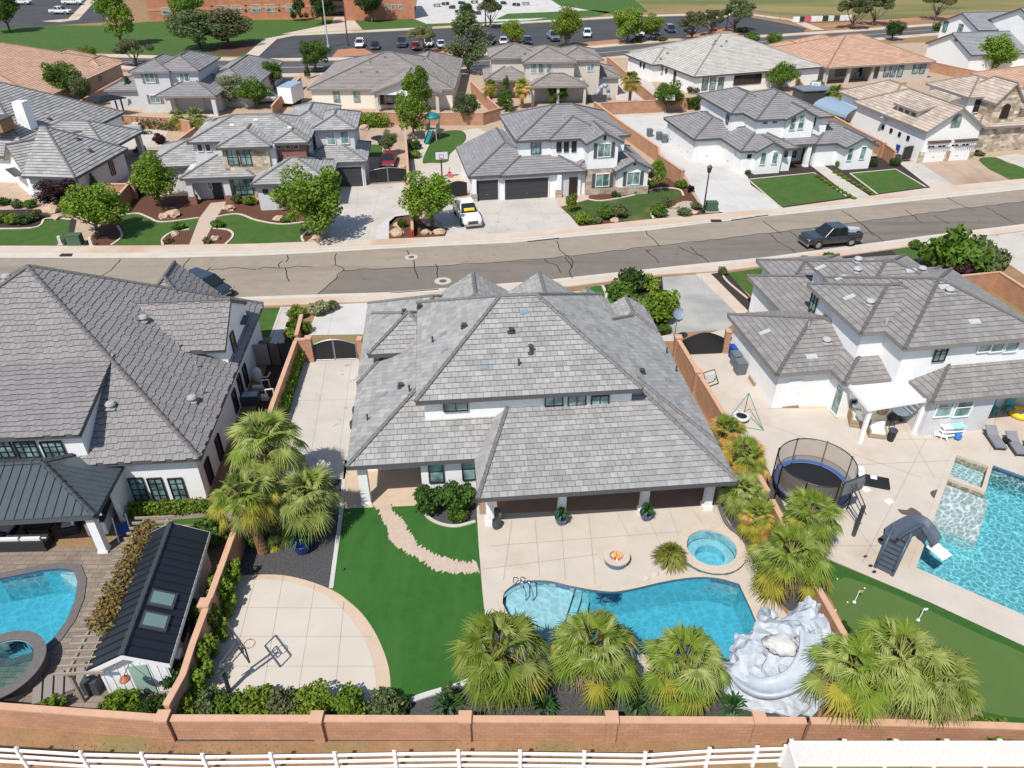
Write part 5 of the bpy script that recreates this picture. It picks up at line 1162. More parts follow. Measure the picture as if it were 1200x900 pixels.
# crack sealant on the street
CR = MB(); rc = random.Random(4)
def crack(pts, w_=.09, amp=.18):
    P = PX(*pts); out = []
    for i in range(len(P) - 1):
        n = max(2, int(math.hypot(P[i + 1][0] - P[i][0], P[i + 1][1] - P[i][1]) / .9))
        for k in range(n): t = k / n; out.append((P[i][0] + (P[i + 1][0] - P[i][0]) * t + rc.uniform(-amp, amp), P[i][1] + (P[i + 1][1] - P[i][1]) * t + rc.uniform(-amp, amp)))
    out.append(P[-1]); L, Q = strip_pts(out, w_)
    for i in range(len(out) - 1): CR.poly([(*Q[i], lv(4)), (*Q[i + 1], lv(4)), (*L[i + 1], lv(4)), (*L[i], lv(4))])
for pts in [((143, 303), (138, 310), (118, 324)), ((222, 302), (218, 309), (213, 320)), ((220, 316), (245, 317), (260, 315), (280, 313), (300, 316)), ((244, 314), (240, 322)), ((300, 316), (310, 313), (326, 314), (350, 312), (366, 313)), ((337, 299), (335, 307)), ((335, 314), (336, 322), (339, 330)), ((326, 313), (331, 306)), ((393, 297), (395, 311), (402, 317), (388, 332), (372, 345)), ((402, 317), (480, 313), (560, 309), (640, 303), (720, 294), (800, 285), (900, 273), (1000, 261), (1100, 248), (1200, 236)),
            ((478, 294), (483, 306), (490, 327)), ((511, 310), (513, 325)), ((651, 282), (660, 297), (671, 306), (668, 318), (671, 326)), ((638, 303), (650, 311), (657, 320)), ((660, 300), (671, 314)), ((756, 271), (773, 289)), ((757, 293), (772, 308)), ((795, 288), (808, 297), (825, 300)), ((808, 289), (831, 308)), ((895, 260), (916, 274)), ((901, 275), (932, 296)), ((926, 271), (945, 285)), ((985, 247), (1008, 260), (1035, 283)), ((1010, 263), (1024, 277)), ((1060, 246), (1082, 262)), ((1092, 252), (1112, 262)), ((1108, 231), (1142, 247)), ((1155, 243), (1192, 263))]: crack(pts)
struct(CR.build('crack_sealant', mat('crack sealant', (.025, .024, .023), .6)))
SK = MB()
for a, b in (((458, 344), (514, 339.5)), ((618, 283.5), (655, 279.5)), ((857, 258.5), (900, 252.5))):
    P, Q = G(*a), G(*b); SK.path([(*P, .02), (*Q, .02)], .07, 6)
struct(SK.build('expansion_strip', BLACKM))
def manhole(px, py, r):
    c = G(px, py); o = MB(); o.lathe([(r, lv(5)), (r * .45, lv(5))], (c[0], c[1], 0), 24, 0, closed=False); o.lathe([(r * .45, lv(5) + .004), (.01, lv(5) + .004)], (c[0], c[1], 0), 24, 1, closed=False)
    return tag(o.build('manhole_cover', [mat('manhole ring', (.45, .41, .35), .8), mat('manhole iron', (.1, .09, .085), .6)]), 'round manhole cover in a pale ring, %s' % ('by the near kerb of the street' if py > 315 else 'smaller, by the far kerb'), 'manhole cover')
manhole(519, 329.5, .75); manhole(482, 301.5, .62)
for x, y, l in ((78, 299.5, 'at the left'), (839, 259.3, 'below the street lamp')):
    g = G(x, y); tag(MB().box((0, 0, .06), (1.1, .5, .1)).build('storm_drain', mat('dark drain iron', (.04, .02, .015), .7), loc=(*g, 0)), 'dark storm drain inlet in the far kerb %s' % l, 'drain')  # one even dark brown over the whole drain box
# ---- north side lots
def S_(name, pts, k, m, **kw): return sheet(name, PX(*pts), lv(k), m, **kw)
def SS(name, pts, k, m, n=4): return sheet(name, smooth_closed(PX(*pts), n), lv(k), m)
S_('planting_bed', ((96, 288.6), (120, 262), (135, 246), (152, 231), (300, 228), (384, 236), (386, 262), (358, 284)), 2, MULCH)
S_('planting_bed', ((-60, 268), (-60, 247), (60, 245), (90, 258), (84, 288), (66, 288.6)), 2, MULCHD)
S_('lawn', ((-60, 269), (37, 268.5), (54, 257.5), (82, 258.5), (80, 275), (66, 288.6), (-60, 288.8)), 4, LAWN)
SS('lawn', ((140, 257), (162, 251), (175, 256), (190, 261), (231, 256), (225, 270), (203, 272), (191, 280), (190, 288), (132, 288.5), (143, 277)), 4, LAWN)
SS('lawn', ((243, 258), (262, 254), (277.5, 252), (301, 259), (332, 263.5), (368, 259.5), (364, 268), (354, 277), (356, 284), (300, 286.2), (264, 287.3), (272, 277), (267, 270), (246, 268)), 4, LAWN)
def kl(pts, w_=.22, z=.09, sm=True, m=None): return kerb_line(smooth_open(PX(*pts), 5) if sm else PX(*pts), w_, 0, z, m or KERBC)
kl(((133, 254), (150, 251.5), (162, 250.5), (175, 255.5), (190, 260.5), (233, 255.5))); kl(((247, 256), (277.5, 251), (301, 258.5), (332, 263), (369, 258.5))); kl(((191, 288), (191, 280), (203, 272), (222, 269))); kl(((264, 287), (273, 277), (268, 270), (250, 268))); kl(((356, 284), (354, 277), (364, 268), (368, 262)))
kl(((130, 288), (143, 277), (138, 265))); kl(((-60, 267.8), (37, 267.5), (54, 256.5), (84, 257.5)))
S_('path', ((247, 238), (266, 236), (252, 258), (237, 288.2), (221, 288.6), (234, 255)), 5, FLAG)
S_('driveway', ((384, 220), (482, 214), (480, 252), (455, 258), (443, 268), (440, 282.5), (384, 284.8), (388, 262), (384, 240)), 5, CONC)
S_('driveway_band', ((440, 282.3), (442, 266), (455, 255), (480, 246), (481, 252.5), (464, 256), (456, 266), (455, 282)), 6, CONCW)
S_('planting_bed', ((456, 260), (463, 254), (486, 251), (500, 265), (525, 268), (521, 279), (456, 281.8)), 6, MULCH)
S_('driveway', ((520, 232), (549, 236), (651, 230), (656, 243), (668, 253), (679, 266.6), (600, 273), (500, 278.8), (524, 267), (500, 250)), 5, CONC)
S_('path', ((650, 231), (655, 243), (690, 234), (690, 223), (665, 224)), 6, FLAG)
S_('planting_bed', ((655, 240), (676, 232), (760, 216), (790, 205), (803, 215), (822, 243), (850, 249.5), (760, 257.5), (680, 266)), 2, MULCH)
SS('lawn', ((657, 237), (678, 233), (706, 235), (740, 229), (775, 223), (795, 224), (799, 230), (780, 238), (764, 244), (760, 257), (731, 260.5), (705, 261), (680, 257), (668, 251)), 4, LAWN2)
S_('planting_bed', ((668, 252), (690, 252), (728, 256), (731, 260.5), (682, 265.5)), 5, MULCH); SS('gravel_patch', ((772, 250), (800, 236), (818, 240), (805, 252), (785, 255)), 5, mat('pale rock', (.4, .33, .27), .9, noise_amt=.4, noise_scale=6, bump=1, bump_scale=8))
kl(((690, 234), (706, 235.5), (740, 229.5), (770, 221), (795, 222), (801, 230))); kl(((766, 257), (763, 250), (766, 244)))
S_('driveway', ((722, 137), (790, 134), (785, 146), (818, 180), (845, 182), (876, 207), (880, 217), (918, 244), (850, 249.8), (824, 243), (803, 205), (772, 178)), 5, CONCW)
S_('planting_bed', ((866, 208), (873, 196), (1060, 180), (1092, 220), (1028, 229), (915, 244)), 2, MULCHD)
S_('lawn', ((878, 211), (954, 203.5), (992, 231.5), (915.5, 242.5)), 4, LAWN); S_('lawn', ((997, 204), (1049, 199), (1083, 219.5), (1028, 227)), 4, LAWN); S_('path', ((950, 194), (964, 193), (1019, 229.5), (999, 232)), 5, CONC)
kl(((914, 243), (876.5, 210.5), (954, 202.7), (993, 231)), .2, .07, False); kl(((1028, 227.8), (996, 203.5), (1049.5, 198.4), (1085, 219.5)), .2, .07, False)
S_('driveway', ((1054, 190), (1132, 185), (1184, 211), (1120, 219.5), (1092, 221)), 5, CONCP); S_('driveway_band', ((1052, 190), (1075, 189), (1120, 219), (1092, 221.2)), 6, CONC)
SS('lawn', ((1147, 188), (1166, 184.5), (1185, 192), (1215, 196), (1240, 205), (1185, 211)), 4, LAWN); S_('path', ((1166, 184), (1190, 180), (1260, 192), (1240, 200), (1200, 197)), 5, CONC)
# backyards of the north row
S_('back_patio', ((410, 155), (440, 152), (474, 150), (477, 186), (450, 190), (430, 172)), 4, CONCP); S_('lawn', ((431, 169), (448, 170), (448, 184), (430, 184)), 5, LAWN)
S_('back_patio', ((482, 180), (500, 160), (560, 150), (580, 160), (549, 205), (524, 235), (484, 235)), 4, PATIO); SS('lawn', ((495, 190), (503, 170), (512, 156), (540, 153), (546, 164), (528, 180), (524, 190), (505, 191)), 5, LAWN)
S_('back_patio', ((118, 142), (200, 148), (188, 172), (150, 175), (120, 160)), 4, CONC); S_('back_patio', ((712, 128), (770, 122), (800, 135), (775, 145), (735, 150)), 3, CONC)
SS('trampoline_pit', ((434, 162), (445, 158.5), (458, 162), (446, 166)), 5, BLACKM)
S_('back_patio', ((720, 85), (760, 90), (775, 118), (722, 118)), 3, CONC); S_('lawn', ((985, 120), (1005, 118), (1010, 126), (993, 128)), 4, LAWN)
# ---- far roads, school, fields
CR0 = PX((-200, 57), (115, 67), (300, 72.5), (420, 71), (560, 66), (690, 57.5), (785, 49), (917, 43), (1000, 37.5), (1130, 28), (1400, 6)); CR1 = PX((-200, 64), (115, 75), (300, 87), (420, 84.5), (560, 78), (690, 69), (785, 60), (917, 52), (1000, 46.5), (1130, 36), (1400, 14))
sheet('school_lawn', PX((-400, 60), (-400, 27), (130, 30), (185, 24), (480, 22), (560, 20), (720, 20)) + PX((720, 45), (560, 60), (400, 68), (300, 66), (115, 66)), lv(2), LAWN)
ribbon_mesh('far_road', CR0, CR1, lv(3), 0, ROADF); ribbon_mesh('far_sidewalk', [(x, y + 3.2) for x, y in CR0], [(x, y + .3) for x, y in CR0], .1, 0, WALK); ribbon_mesh('far_sidewalk', [(x, y - .3) for x, y in CR1], [(x, y - 3.2) for x, y in CR1], .1, 0, WALK)
ribbon_mesh('road_line', lerp_line(CR0, CR1, .47), lerp_line(CR0, CR1, .53), lv(4), 0, mat('pale road line', (.3, .27, .2), .8))
S_('parking_lot', ((294, 70), (308, 58), (320, 48), (345, 43), (480, 36), (600, 29), (740, 21), (835, 16.5), (865, 17.5), (900, 24), (945, 33), (940, 40), (850, 44), (720, 46), (640, 54), (540, 62), (400, 68)), 4, LOT)
S_('parking_lot', ((-300, 30), (-300, -8), (112, -8), (126, 0), (124, 26), (60, 30), (0, 33)), 4, LOT); S_('parking_island', ((48, 25), (80, 22), (108, -6), (118, -6), (92, 23), (70, 26)), 6, WALK)
kb = lambda pts, m=None, w_=2.2: kerb_line(PX(*pts), w_, 0, .12, m or WALK, 'far_kerb')
kb(((291, 70), (306, 56), (318, 46), (345, 41), (480, 34.5), (600, 27.5), (740, 19.5), (830, 17)), None, 3.0); kb(((840, 22), (860, 15), (930, 24), (960, 36)), None, 3)
S_('walkway', ((330, 40), (425, 35), (412, 20), (392, 20), (388, 28)), 5, WALK)
S_('plaza', ((485, 22), (500, 28), (620, 24), (720, 10), (690, -6), (490, -6)), 5, CONCW); S_('lawn', ((595, 16), (695, 12), (716, 14), (702, 19), (580, 23)), 6, LAWN); S_('lawn', ((640, -4), (740, -4), (760, 14), (718, 17), (655, 6)), 6, LAWN)
S_('sports_field', ((760, 11), (850, 9), (930, 20), (1060, 24), (1500, 8), (1500, -70), (500, -70), (640, -6), (740, -4)), 2, FIELD); S_('far_grass', ((-900, 0), (-900, -80), (500, -70), (640, -6), (480, -3), (126, -8)), 2, DIRT)
S_('planting_strip', ((936, 33), (1000, 31), (1110, 22), (1300, 8), (1300, 3), (1100, 18), (1000, 26)), 5, mat('orange dirt', (.36, .18, .1), .95, noise_amt=.2, noise_scale=.6))
for a in (((388, 68), (396, 58), (425, 56), (440, 64)), ((500, 64), (505, 56), (548, 52), (555, 61)), ((688, 56), (690, 49), (735, 46), (785, 48), (770, 51)), ((800, 48), (805, 42), (850, 33), (880, 35), (860, 42)), ((240, 60), (262, 50), (300, 48), (296, 58), (275, 66))): S_('planting_strip', a, 6, MULCH if a[0][0] < 300 else MATS['orange dirt'])
# ---- south side lots
S_('lawn', ((240, 364), (329, 360.5), (317, 395), (270, 400)), 4, LAWN); S_('path', ((330, 360), (341, 359.5), (333, 402), (316, 404)), 5, CONC); kl(((330, 360), (317, 396)), .16, .05, False)
S_('driveway', ((374, 358), (431, 355), (429, 392), (362, 393), (366, 378)), 5, CONCW); S_('path', ((431, 355), (520, 350.5), (520, 362), (430, 366)), 5, CONC)
S_('driveway', ((358, 416), (426, 413), (420, 470), (404, 562), (318, 562), (332, 500)), 5, CONC)
S_('planting_bed', ((333, 500), (360, 412), (345, 395), (325, 500)), 6, MULCHD)
S_('front_yard', ((430, 366), (600, 350), (780, 330), (790, 400), (440, 400)), 3, CONC)
SS('lawn', ((690, 339), (705, 335.5), (712, 345), (720, 355), (730, 368), (712, 372), (700, 360)), 5, TURF); S_('planting_bed', ((708, 334), (776, 324), (784, 392), (748, 400), (722, 362)), 4, MULCHD); kl(((706, 335), (710, 345), (711, 354), (722, 362)), .2, .08)
S_('driveway', ((776, 325), (850, 319), (877, 363), (852, 386), (782, 392)), 5, CONCG); S_('driveway_band', ((815, 321), (850, 318.5), (879, 364), (866, 370)), 6, WALK)
S_('planting_bed', ((833, 321), (852, 318.5), (880, 350), (878, 366)), 7, MULCHD); S_('lawn', ((850, 320.5), (903, 312.5), (912, 334), (884, 350)), 6, LAWN); kl(((846, 320), (852, 330), (877, 351)), .18, .08)
S_('front_yard', ((903, 312), (1055, 291.5), (1142, 279), (1175, 306), (1140, 330), (930, 345)), 3, MULCHD); S_('lawn', ((1045, 294), (1075, 289), (1095, 300), (1060, 305)), 4, LAWN); S_('driveway', ((1138, 279.5), (1210, 270), (1300, 330), (1200, 322), (1180, 308)), 5, CONC)
# yard of the middle house
S_('gravel_bed', ((402, 562), (388, 690), (285, 680), (250, 700), (215, 800), (205, 850), (180, 860), (262, 640), (318, 520), (333, 500), (330, 562)), 2, GRAVD)
S_('gravel_bed', ((200, 869), (200, 812), (560, 790), (900, 770), (960, 690), (985, 740), (950, 867)), 2, GRAVD)
COURT_R = PX((250, 690), (262, 677), (290, 674)) + smooth_open(PX((290, 674), (330, 674), (368, 683), (400, 698), (425, 720), (444, 750), (456, 785), (458, 822)), 5)[1:] + PX((240, 825), (232, 812))
sheet('court_border', COURT_R, lv(3), BANDC)
CI = PX((240, 700), (262, 682), (290, 680)) + smooth_open(PX((290, 680), (325, 680), (360, 688), (388, 703), (412, 726), (430, 755), (440, 790), (441, 822)), 5)[1:] + PX((244, 825), (236, 812))
sheet('sport_court', CI, lv(5), COURT)
J = MB()
def joint(a, b, z=lv(6), w_=.02):
    P, Q = G(*a), G(*b); L, Rr = strip_pts([P, Q], w_); J.poly([(*Rr[0], z), (*Rr[1], z), (*L[1], z), (*L[0], z)])
for a, b in (((332, 675), (306, 822)), ((369, 684), (348, 822)), ((403, 705), (392, 822)), ((248, 712), (403, 713)), ((240, 746), (437, 746)), ((238, 781), (440, 781)), ((300, 675), (262, 822)), ((384, 415), (365, 530)), ((413, 413), (398, 530)), ((340, 470), (420, 468)), ((600, 610), (590, 680)), ((627, 610), (633, 680)), ((657, 605), (663, 684)), ((690, 603), (698, 690)), ((723, 601), (738, 630)), ((756, 600), (775, 640)), ((785, 600), (800, 640)), ((812, 598), (830, 622)), ((575, 640), (840, 620)), ((560, 668), (700, 650)), ((840, 600), (900, 712)), ((862, 640), (905, 700))): joint(a, b)
for a, b in (((905, 500), (1080, 560)), ((1000, 545), (1115, 540)), ((1000, 612), (1035, 660)), ((1060, 500), (1095, 560)), ((880, 480), (1060, 475)), ((1050, 515), (1120, 515)), ((960, 690 - 50), (1030, 640)), ((1085, 515), (1010, 660)), ((1170, 470), (1160, 530))): joint(a, b)
for a, b in (((420, 216), (415, 283)), ((447, 214), (430, 283)), ((390, 240), (470, 236)), ((590, 234), (580, 273)), ((630, 232), (640, 270)), ((560, 252), (664, 250)), ((830, 205), (880, 246)), ((800, 190), (900, 232)), ((770, 150), (830, 200)), ((392, 358), (384, 393)), ((822, 324), (835, 386)), ((780, 350), (866, 345)), ((1100, 188), (1146, 216)), ((1075, 205), (1160, 199))): joint(a, b)
struct(J.build('concrete_joints', JOINT))
TF = PX((401, 595), (437, 591), (470, 590), (490, 588)) + PX((558, 590), (561, 640), (565, 690), (568, 720)) + PX((563, 780), (545, 800), (500, 815), (470, 826), (458, 822)) + [p for p in smooth_open(PX((458, 822), (456, 785), (444, 750), (425, 720), (400, 698), (388, 690)), 4)[1:]]
sheet('artificial_lawn', TF, lv(4), TURF)
# zig-zag flagstone path
def zig(pts, amp, seed):
    rr = random.Random(seed); out = []
    P = smooth_open(PX(*pts), 9)
    for i, p in enumerate(P): out.append((p[0] + rr.uniform(-amp, amp), p[1] + (amp if i % 2 else -amp) * rr.uniform(.6, 1)))
    return out
sheet('stone_path', zig(((434, 591), (445, 601), (452, 618), (457, 634), (475, 648), (492, 656), (514, 669), (540, 672), (560, 671)), .13, 2) + zig(((560, 657), (545, 659), (528, 655), (505, 648), (488, 636), (480, 622), (470, 608), (460, 598), (459, 590)), .13, 3), lv(6), FLAG)
SS('planting_bed', ((497, 593), (500, 604), (515, 613), (535, 616), (556, 611), (556, 590), (530, 575), (500, 578)), 7, GRAVD); kl(((496, 592), (500, 605), (515, 614), (535, 617), (557, 611.5)), .18, .08, m=GUTTER)
kl(((403, 562), (400, 600), (388, 690)), .22, .05, False, CONCW); kl(((470, 826), (500, 815), (545, 801), (562, 785)), .25, .1, True, CONCW)
DECK = PX((558, 588), (845, 570), (858, 600), (862, 625), (893, 665), (905, 700), (930, 730), (900, 790), (880, 800)) + PX((590, 790), (566, 745), (562, 680))
sheet('pool_deck', DECK, lv(3), PATIO, [POOL1, SPA1]); S_('porch_floor', ((402, 562), (404, 540), (560, 525), (560, 590), (405, 596)), 5, BANDC)
S_('porch_floor', ((562, 603), (560, 570), (835, 555), (845, 592)), 4, mat('brown porch concrete with painted shade', (.3, .2, .15), .8, noise_amt=.12, noise_scale=1))  # the covered porch's shade is painted into this brown floor
S_('planting_bed', ((845, 596), (850, 490), (905, 560), (960, 690), (985, 738), (950, 735), (905, 700), (880, 655), (866, 630)), 4, GRAVD); kl(((843, 594), (850, 612), (862, 626), (880, 650)), .2, .12, True, COPD)
# right neighbour
RP = PX((800, 400), (850, 385), (905, 440), (1010, 420), (1400, 430), (1400, 850), (1200, 757), (1090, 706), (975, 657), (940, 640), (905, 565), (852, 490))
sheet('concrete_patio', RP, lv(3), PATIO, [POOL3])
sheet('green_fringe', PX((972, 657), (1090, 706), (1200, 757), (1320, 812), (1340, 880), (1190, 860), (1000, 747), (968, 690)), lv(3), FRINGE)
sheet('putting_green', smooth_closed(PX((970, 688), (984, 679), (1000, 679), (1060, 702), (1140, 740), (1200, 766), (1260, 800), (1260, 842), (1200, 842), (1140, 830), (1060, 790), (1000, 742), (980, 715)), 4), lv(5), PUTT)
PS = MB()
for a, b in (((1075, 672), (1062, 692)), ((1108, 688), (1095, 708)), ((1140, 703), (1127, 723)), ((1170, 717), (1158, 737)), ((1200, 731), (1186, 751))): joint(a, b, lv(7), .04)
WETM = mat('wet concrete stain', (.12, .09, .07), .35, noise_amt=.2, noise_scale=4)
SS('wet_patch', ((1052, 597), (1062, 598), (1068, 595), (1077, 600), (1080, 604), (1070, 604), (1058, 603)), 5, WETM); SS('wet_patch', ((1090, 577), (1098, 574), (1105, 577), (1099, 585), (1093, 583)), 5, WETM)
# left neighbour
sheet('paver_patio', PX((-150, 640), (-20, 645), (120, 640), (180, 610), (262, 588), (285, 600), (205, 842), (-150, 830)), lv(3), PAVER, [POOL2])
S_('side_yard', ((262, 588), (300, 480), (320, 396), (345, 398), (312, 500), (285, 600)), 3, MULCHD); S_('lawn', ((180, 612), (250, 605), (252, 612), (180, 618)), 5, LAWN)
# bare strip outside the back walls
GT = leaf_mat('dry grass tufts', (.2, .15, .06), (.3, .22, .09), .1); rg = random.Random(8); gm = MB()
for i in range(2600):
    x = rg.uniform(-19, 19); y = rg.uniform(15.5, 17.0) + .02 * x * 0; k = len(gm.v); 
    if noise.noise(Vector((x * .4, y * .8, 0))) < rg.uniform(-.35, .5): continue
    k = len(gm.v); a = rg.uniform(0, 6.28); h_ = rg.uniform(.05, .16); gm.v.extend([(x - .02, y, 0), (x + .02, y, 0), (x + math.cos(a) * .08, y + math.sin(a) * .08, h_)]); gm.f.append((k, k + 1, k + 2)); gm.m.append(0)
o = gm.build('dry_grass', GT, uv=False); tag(o, 'dry straw coloured grass on the bare strip behind the rear walls', 'grass', kind='stuff')
# ---------------------------------------------------------------- walls, gates and fences
BLK = brick_mat('tan block', (0.46, 0.255, 0.16), (0.4, 0.22, 0.135), (0.3, 0.17, 0.11), .4, .2, .008, .4, vary=.12)
CAPM = mat('tan wall cap', (0.52, 0.315, 0.21), .85, noise_amt=.12, noise_scale=2)
def wall_run(label, pts, hgt, piers=(), th=.2, end=True, m=None):
    t = thing('block_wall', label, 'wall', (*pts[0], 0)); o = pts[0]; P = [(p[0] - o[0], p[1] - o[1]) for p in pts]; L, Rr = strip_pts(P, th); w_ = MB(); c = MB(); L2, R2 = strip_pts(P, th + .09)
    for i in range(len(P) - 1):
        for (A_, B_2) in ((L[i + 1], L[i]), (Rr[i], Rr[i + 1])): w_.poly([(*A_, 0), (*B_2, 0), (*B_2, hgt - .08), (*A_, hgt - .08)])
        a, b, d, e = L2[i], L2[i + 1], R2[i + 1], R2[i]
        c.poly([(*e, hgt), (*d, hgt), (*b, hgt), (*a, hgt)]); c.poly([(*b, hgt - .09), (*a, hgt - .09), (*a, hgt), (*b, hgt)]); c.poly([(*e, hgt - .09), (*d, hgt - .09), (*d, hgt), (*e, hgt)])
    for a, b, s in ((L[0], Rr[0], 1), (Rr[-1], L[-1], 1)): w_.poly([(*a, 0), (*b, 0), (*b, hgt - .08), (*a, hgt - .08)])
    for a, b in ((L2[0], R2[0]), (R2[-1], L2[-1])): c.poly([(*a, hgt - .09), (*b, hgt - .09), (*b, hgt), (*a, hgt)])
    w_.build('wall', m or BLK, t); c.build('wall_cap', CAPM, t)
    for p in piers:
        b = MB().box((0, 0, hgt / 2 + .03), (.44, .44, hgt + .06)); q = b.build('pier', m or BLK, t, loc=(p[0] - o[0], p[1] - o[1], 0)); MB().box((0, 0, hgt + .1), (.52, .52, .1)).build('pier_cap', CAPM, q)
    return t
zc = 1.38
cor = G(191, 841, zc)
wall_run('tan block rear wall at the bottom left, below the small pool and shed', PX((-90, 815), (0, 827), z=zc) + [cor], zc, [cor])
wall_run('long tan block rear wall behind the sport court and kidney pool', [(cor[0] + .3, cor[1])] + PX((545, 842), (945, 844), z=zc), zc, PX((371, 842), (545, 842), (717, 842), (890, 843), z=zc))
wall_run('tan block rear wall section half hidden by the big palms at the lower right', PX((950, 844), (1175, 850), (1300, 856), z=zc), zc)
wall_run('tan block side wall between the black roofed shed and sport court', [(cor[0] + .1, cor[1] + .3)] + PX((214, 790), (225, 755), (262, 655), (285, 590), (312, 492), (346, 399), z=1.8), 1.8, PX((240, 708), (297, 547), z=1.8))
wall_run('short tan wall stub with planter at the left double gate', PX((345, 397), (361, 397), z=1.9), 1.9, PX((361, 397), z=1.9))
wall_run('low tan wall among bushes in front of the left gate', PX((347, 392), (353, 368), z=1.0), 1.0)
wall_run('tan wall with recessed panels along the right side of the middle house', PX((795, 397), (815, 430), (855, 495), (900, 575), z=1.8), 1.8, PX((795, 396), (818, 436), z=1.8))
wall_run('tan block wall beside the rock slide and putting green', PX((905, 585), (960, 690), (994, 750), z=1.7), 1.7)
wall_run('tan block wall behind the purple bush at the far right', PX((1125, 323), (1172, 318), (1230, 355), z=1.8), 1.8)
wall_run('narrow tan wall between the brick house drive and the swing yard', PX((474, 149), (477, 185), (479, 221), z=1.8), 1.8)
wall_run('low tan wall strip beside the tree and hydrant', PX((481, 222), (483, 268), z=.9), .9)
wall_run('tan back wall behind the playground tower', PX((452, 131), (478, 133), (518, 132), (566, 132), (586, 126), z=1.8), 1.8)
wall_run('tan wall stub behind the clipped hedge left of the round trampoline pit', PX((420, 131), (451, 131), z=1.8), 1.8)
wall_run('long orange tan wall running back beside the dark garage house', PX((697, 119), (732, 145), (772, 172), (773, 181), (800, 200), z=1.9), 1.9, PX((800, 200), z=1.9))
wall_run('tan back wall between two fan palms and the concrete yard', PX((705, 120), (770, 117), (825, 112), z=1.9), 1.9)
wall_run('tan wall rising from the fan palm toward the far road', PX((768, 113), (742, 92), (722, 74), (712, 66), z=1.8), 1.8)
wall_run('tan wall between the grey roofed and the beige tiled house', PX((970, 131), (1003, 150), (1035, 166), (1050, 177), z=1.8), 1.8, PX((1036, 168), z=1.8))
wall_run('tan back wall below the salmon roofed house', PX((934, 88), (945, 104), (1000, 102), (1062, 96), z=1.8), 1.8)
wall_run('tan wall beside the white steep gabled house', PX((1092, 72), (1120, 78), (1150, 84), z=1.8), 1.8)
wall_run('tan wall with stepped cap left of the brick house walk', PX((168, 190), (150, 215), (134, 233), z=1.8), 1.8)
wall_run('short tan wall facing the street beside the purple tree', PX((121, 215), (156, 215), z=1.8), 1.8)
wall_run('tan back wall with hedges, below the pale grey house', PX((108, 133), (150, 135), (205, 138), (222, 142), z=1.8), 1.8)
wall_run('dark shaded tan wall beside the brick house roof', PX((228, 149), (206, 165), z=1.8), 1.8)
wall_run('tan wall between the terracotta roof and black gazebo', PX((143, 91), (104, 112), (90, 120), z=1.8), 1.8)
wall_run('tan wall beside the white box trailer', PX((352, 90), (330, 110), (318, 124), z=1.8), 1.8)
wall_run('tan wall corner with fan palms behind the dark garage house', PX((552, 95), (565, 108), (585, 126), z=1.8), 1.8)
def arch_gate(label, a, b, z, rise, n=2, slot=True):
    A_, B_2 = Vector(G(*a, z)), Vector(G(*b, z)); L = (B_2 - A_).length; yw = math.atan2(B_2.y - A_.y, B_2.x - A_.x); t = thing('arched_gate', label, 'gate', (A_.x, A_.y, 0), yw)
    top = lambda x: z - rise + rise * math.sin(math.pi * x / L) if True else z
    for k in range(n):
        x0, x1 = L * k / n + .03, L * (k + 1) / n - .03; g = MB(); xs = [x0 + (x1 - x0) * i / 8 for i in range(9)]
        for sy in (-.02, .02): g.poly([(x0, sy, .1), (x1, sy, .1)] + [(x, sy, top(x) - .05) for x in reversed(xs)] if sy < 0 else [(x1, sy, .1), (x0, sy, .1)] + [(x, sy, top(x) - .05) for x in xs])
        lf = g.build('gate_leaf', BLACKM, t); f = MB(); f.path([(x0, 0, .08), (x0, 0, top(x0))] + [(x, 0, top(x)) for x in xs[1:]] + [(x1, 0, .08), (x0, 0, .08)], .04, 6)
        f.build('gate_frame', GREYM if slot else BLACKM, lf)
    return t
arch_gate('black double gate with arched top on the left driveway', (363, 399), (416, 397), 1.75, .45)
wall_run('tan gate pier against the middle house', PX((418, 396), (424, 396), z=1.9), 1.9, th=.45)
arch_gate('single black arched gate on the right driveway', (801, 391), (850, 389), 1.85, .55, 1, False)
wall_run('tan gate pier against the right white house', PX((851, 387), (857, 387), z=1.9), 1.9, th=.45)
arch_gate('dark double yard gate beside the brick house garage', (431, 198), (476, 195), 1.8, .3)
arch_gate('black side gate behind the white pickup', (523, 214), (547, 211), 1.8, .3, 1, False)
arch_gate('small dark gate left of the brick house tree', (157, 213), (171, 212), 1.8, .1, 1, False)
arch_gate('white side gate beside the blue bins', (1060, 172), (1072, 170), 1.8, .1, 1)
# white rail fence and vinyl privacy fence along the bottom
VINYL = mat('white vinyl', (.8, .8, .8), .45, noise_amt=.03, noise_scale=2)
fx = [(-58, 873), (19, 877.5), (94, 882), (165.6, 883.6), (237, 885), (316.8, 884), (392, 883), (462, 881.5), (537, 880.5), (609.5, 881), (685, 882), (756.6, 883), (832, 878), (888, 876), (921, 875)]
FP = [G(x, y, 1.32) for x, y in fx]; t = thing('rail_fence', 'white three rail fence running along the bottom edge', 'fence', (*FP[0], 0)); o0 = FP[0]
for i, p in enumerate(FP):
    q = MB().box((0, 0, .68), (.13, .13, 1.36)).build('post', VINYL, t, loc=(p[0] - o0[0], p[1] - o0[1], 0)); MB().box((0, 0, 1.39), (.16, .16, .06), taper=.4).build('post_cap', VINYL, q)
    if i:
        a = FP[i - 1]; L = math.hypot(p[0] - a[0], p[1] - a[1]); yw = math.atan2(p[1] - a[1], p[0] - a[0])
        for z in (.35, .77, 1.19): MB().box((0, 0, 0), (L - .13, .05, .15)).build('rail', VINYL, t, loc=((p[0] + a[0]) / 2 - o0[0], (p[1] + a[1]) / 2 - o0[1], z), rz=yw)
VP = [G(x, 869, 1.75) for x in (928, 990, 1050.5, 1110, 1172, 1236, 1300)]; t = thing('privacy_fence', 'solid white vinyl privacy fence at the bottom right corner', 'fence', (*VP[0], 0)); o0 = VP[0]
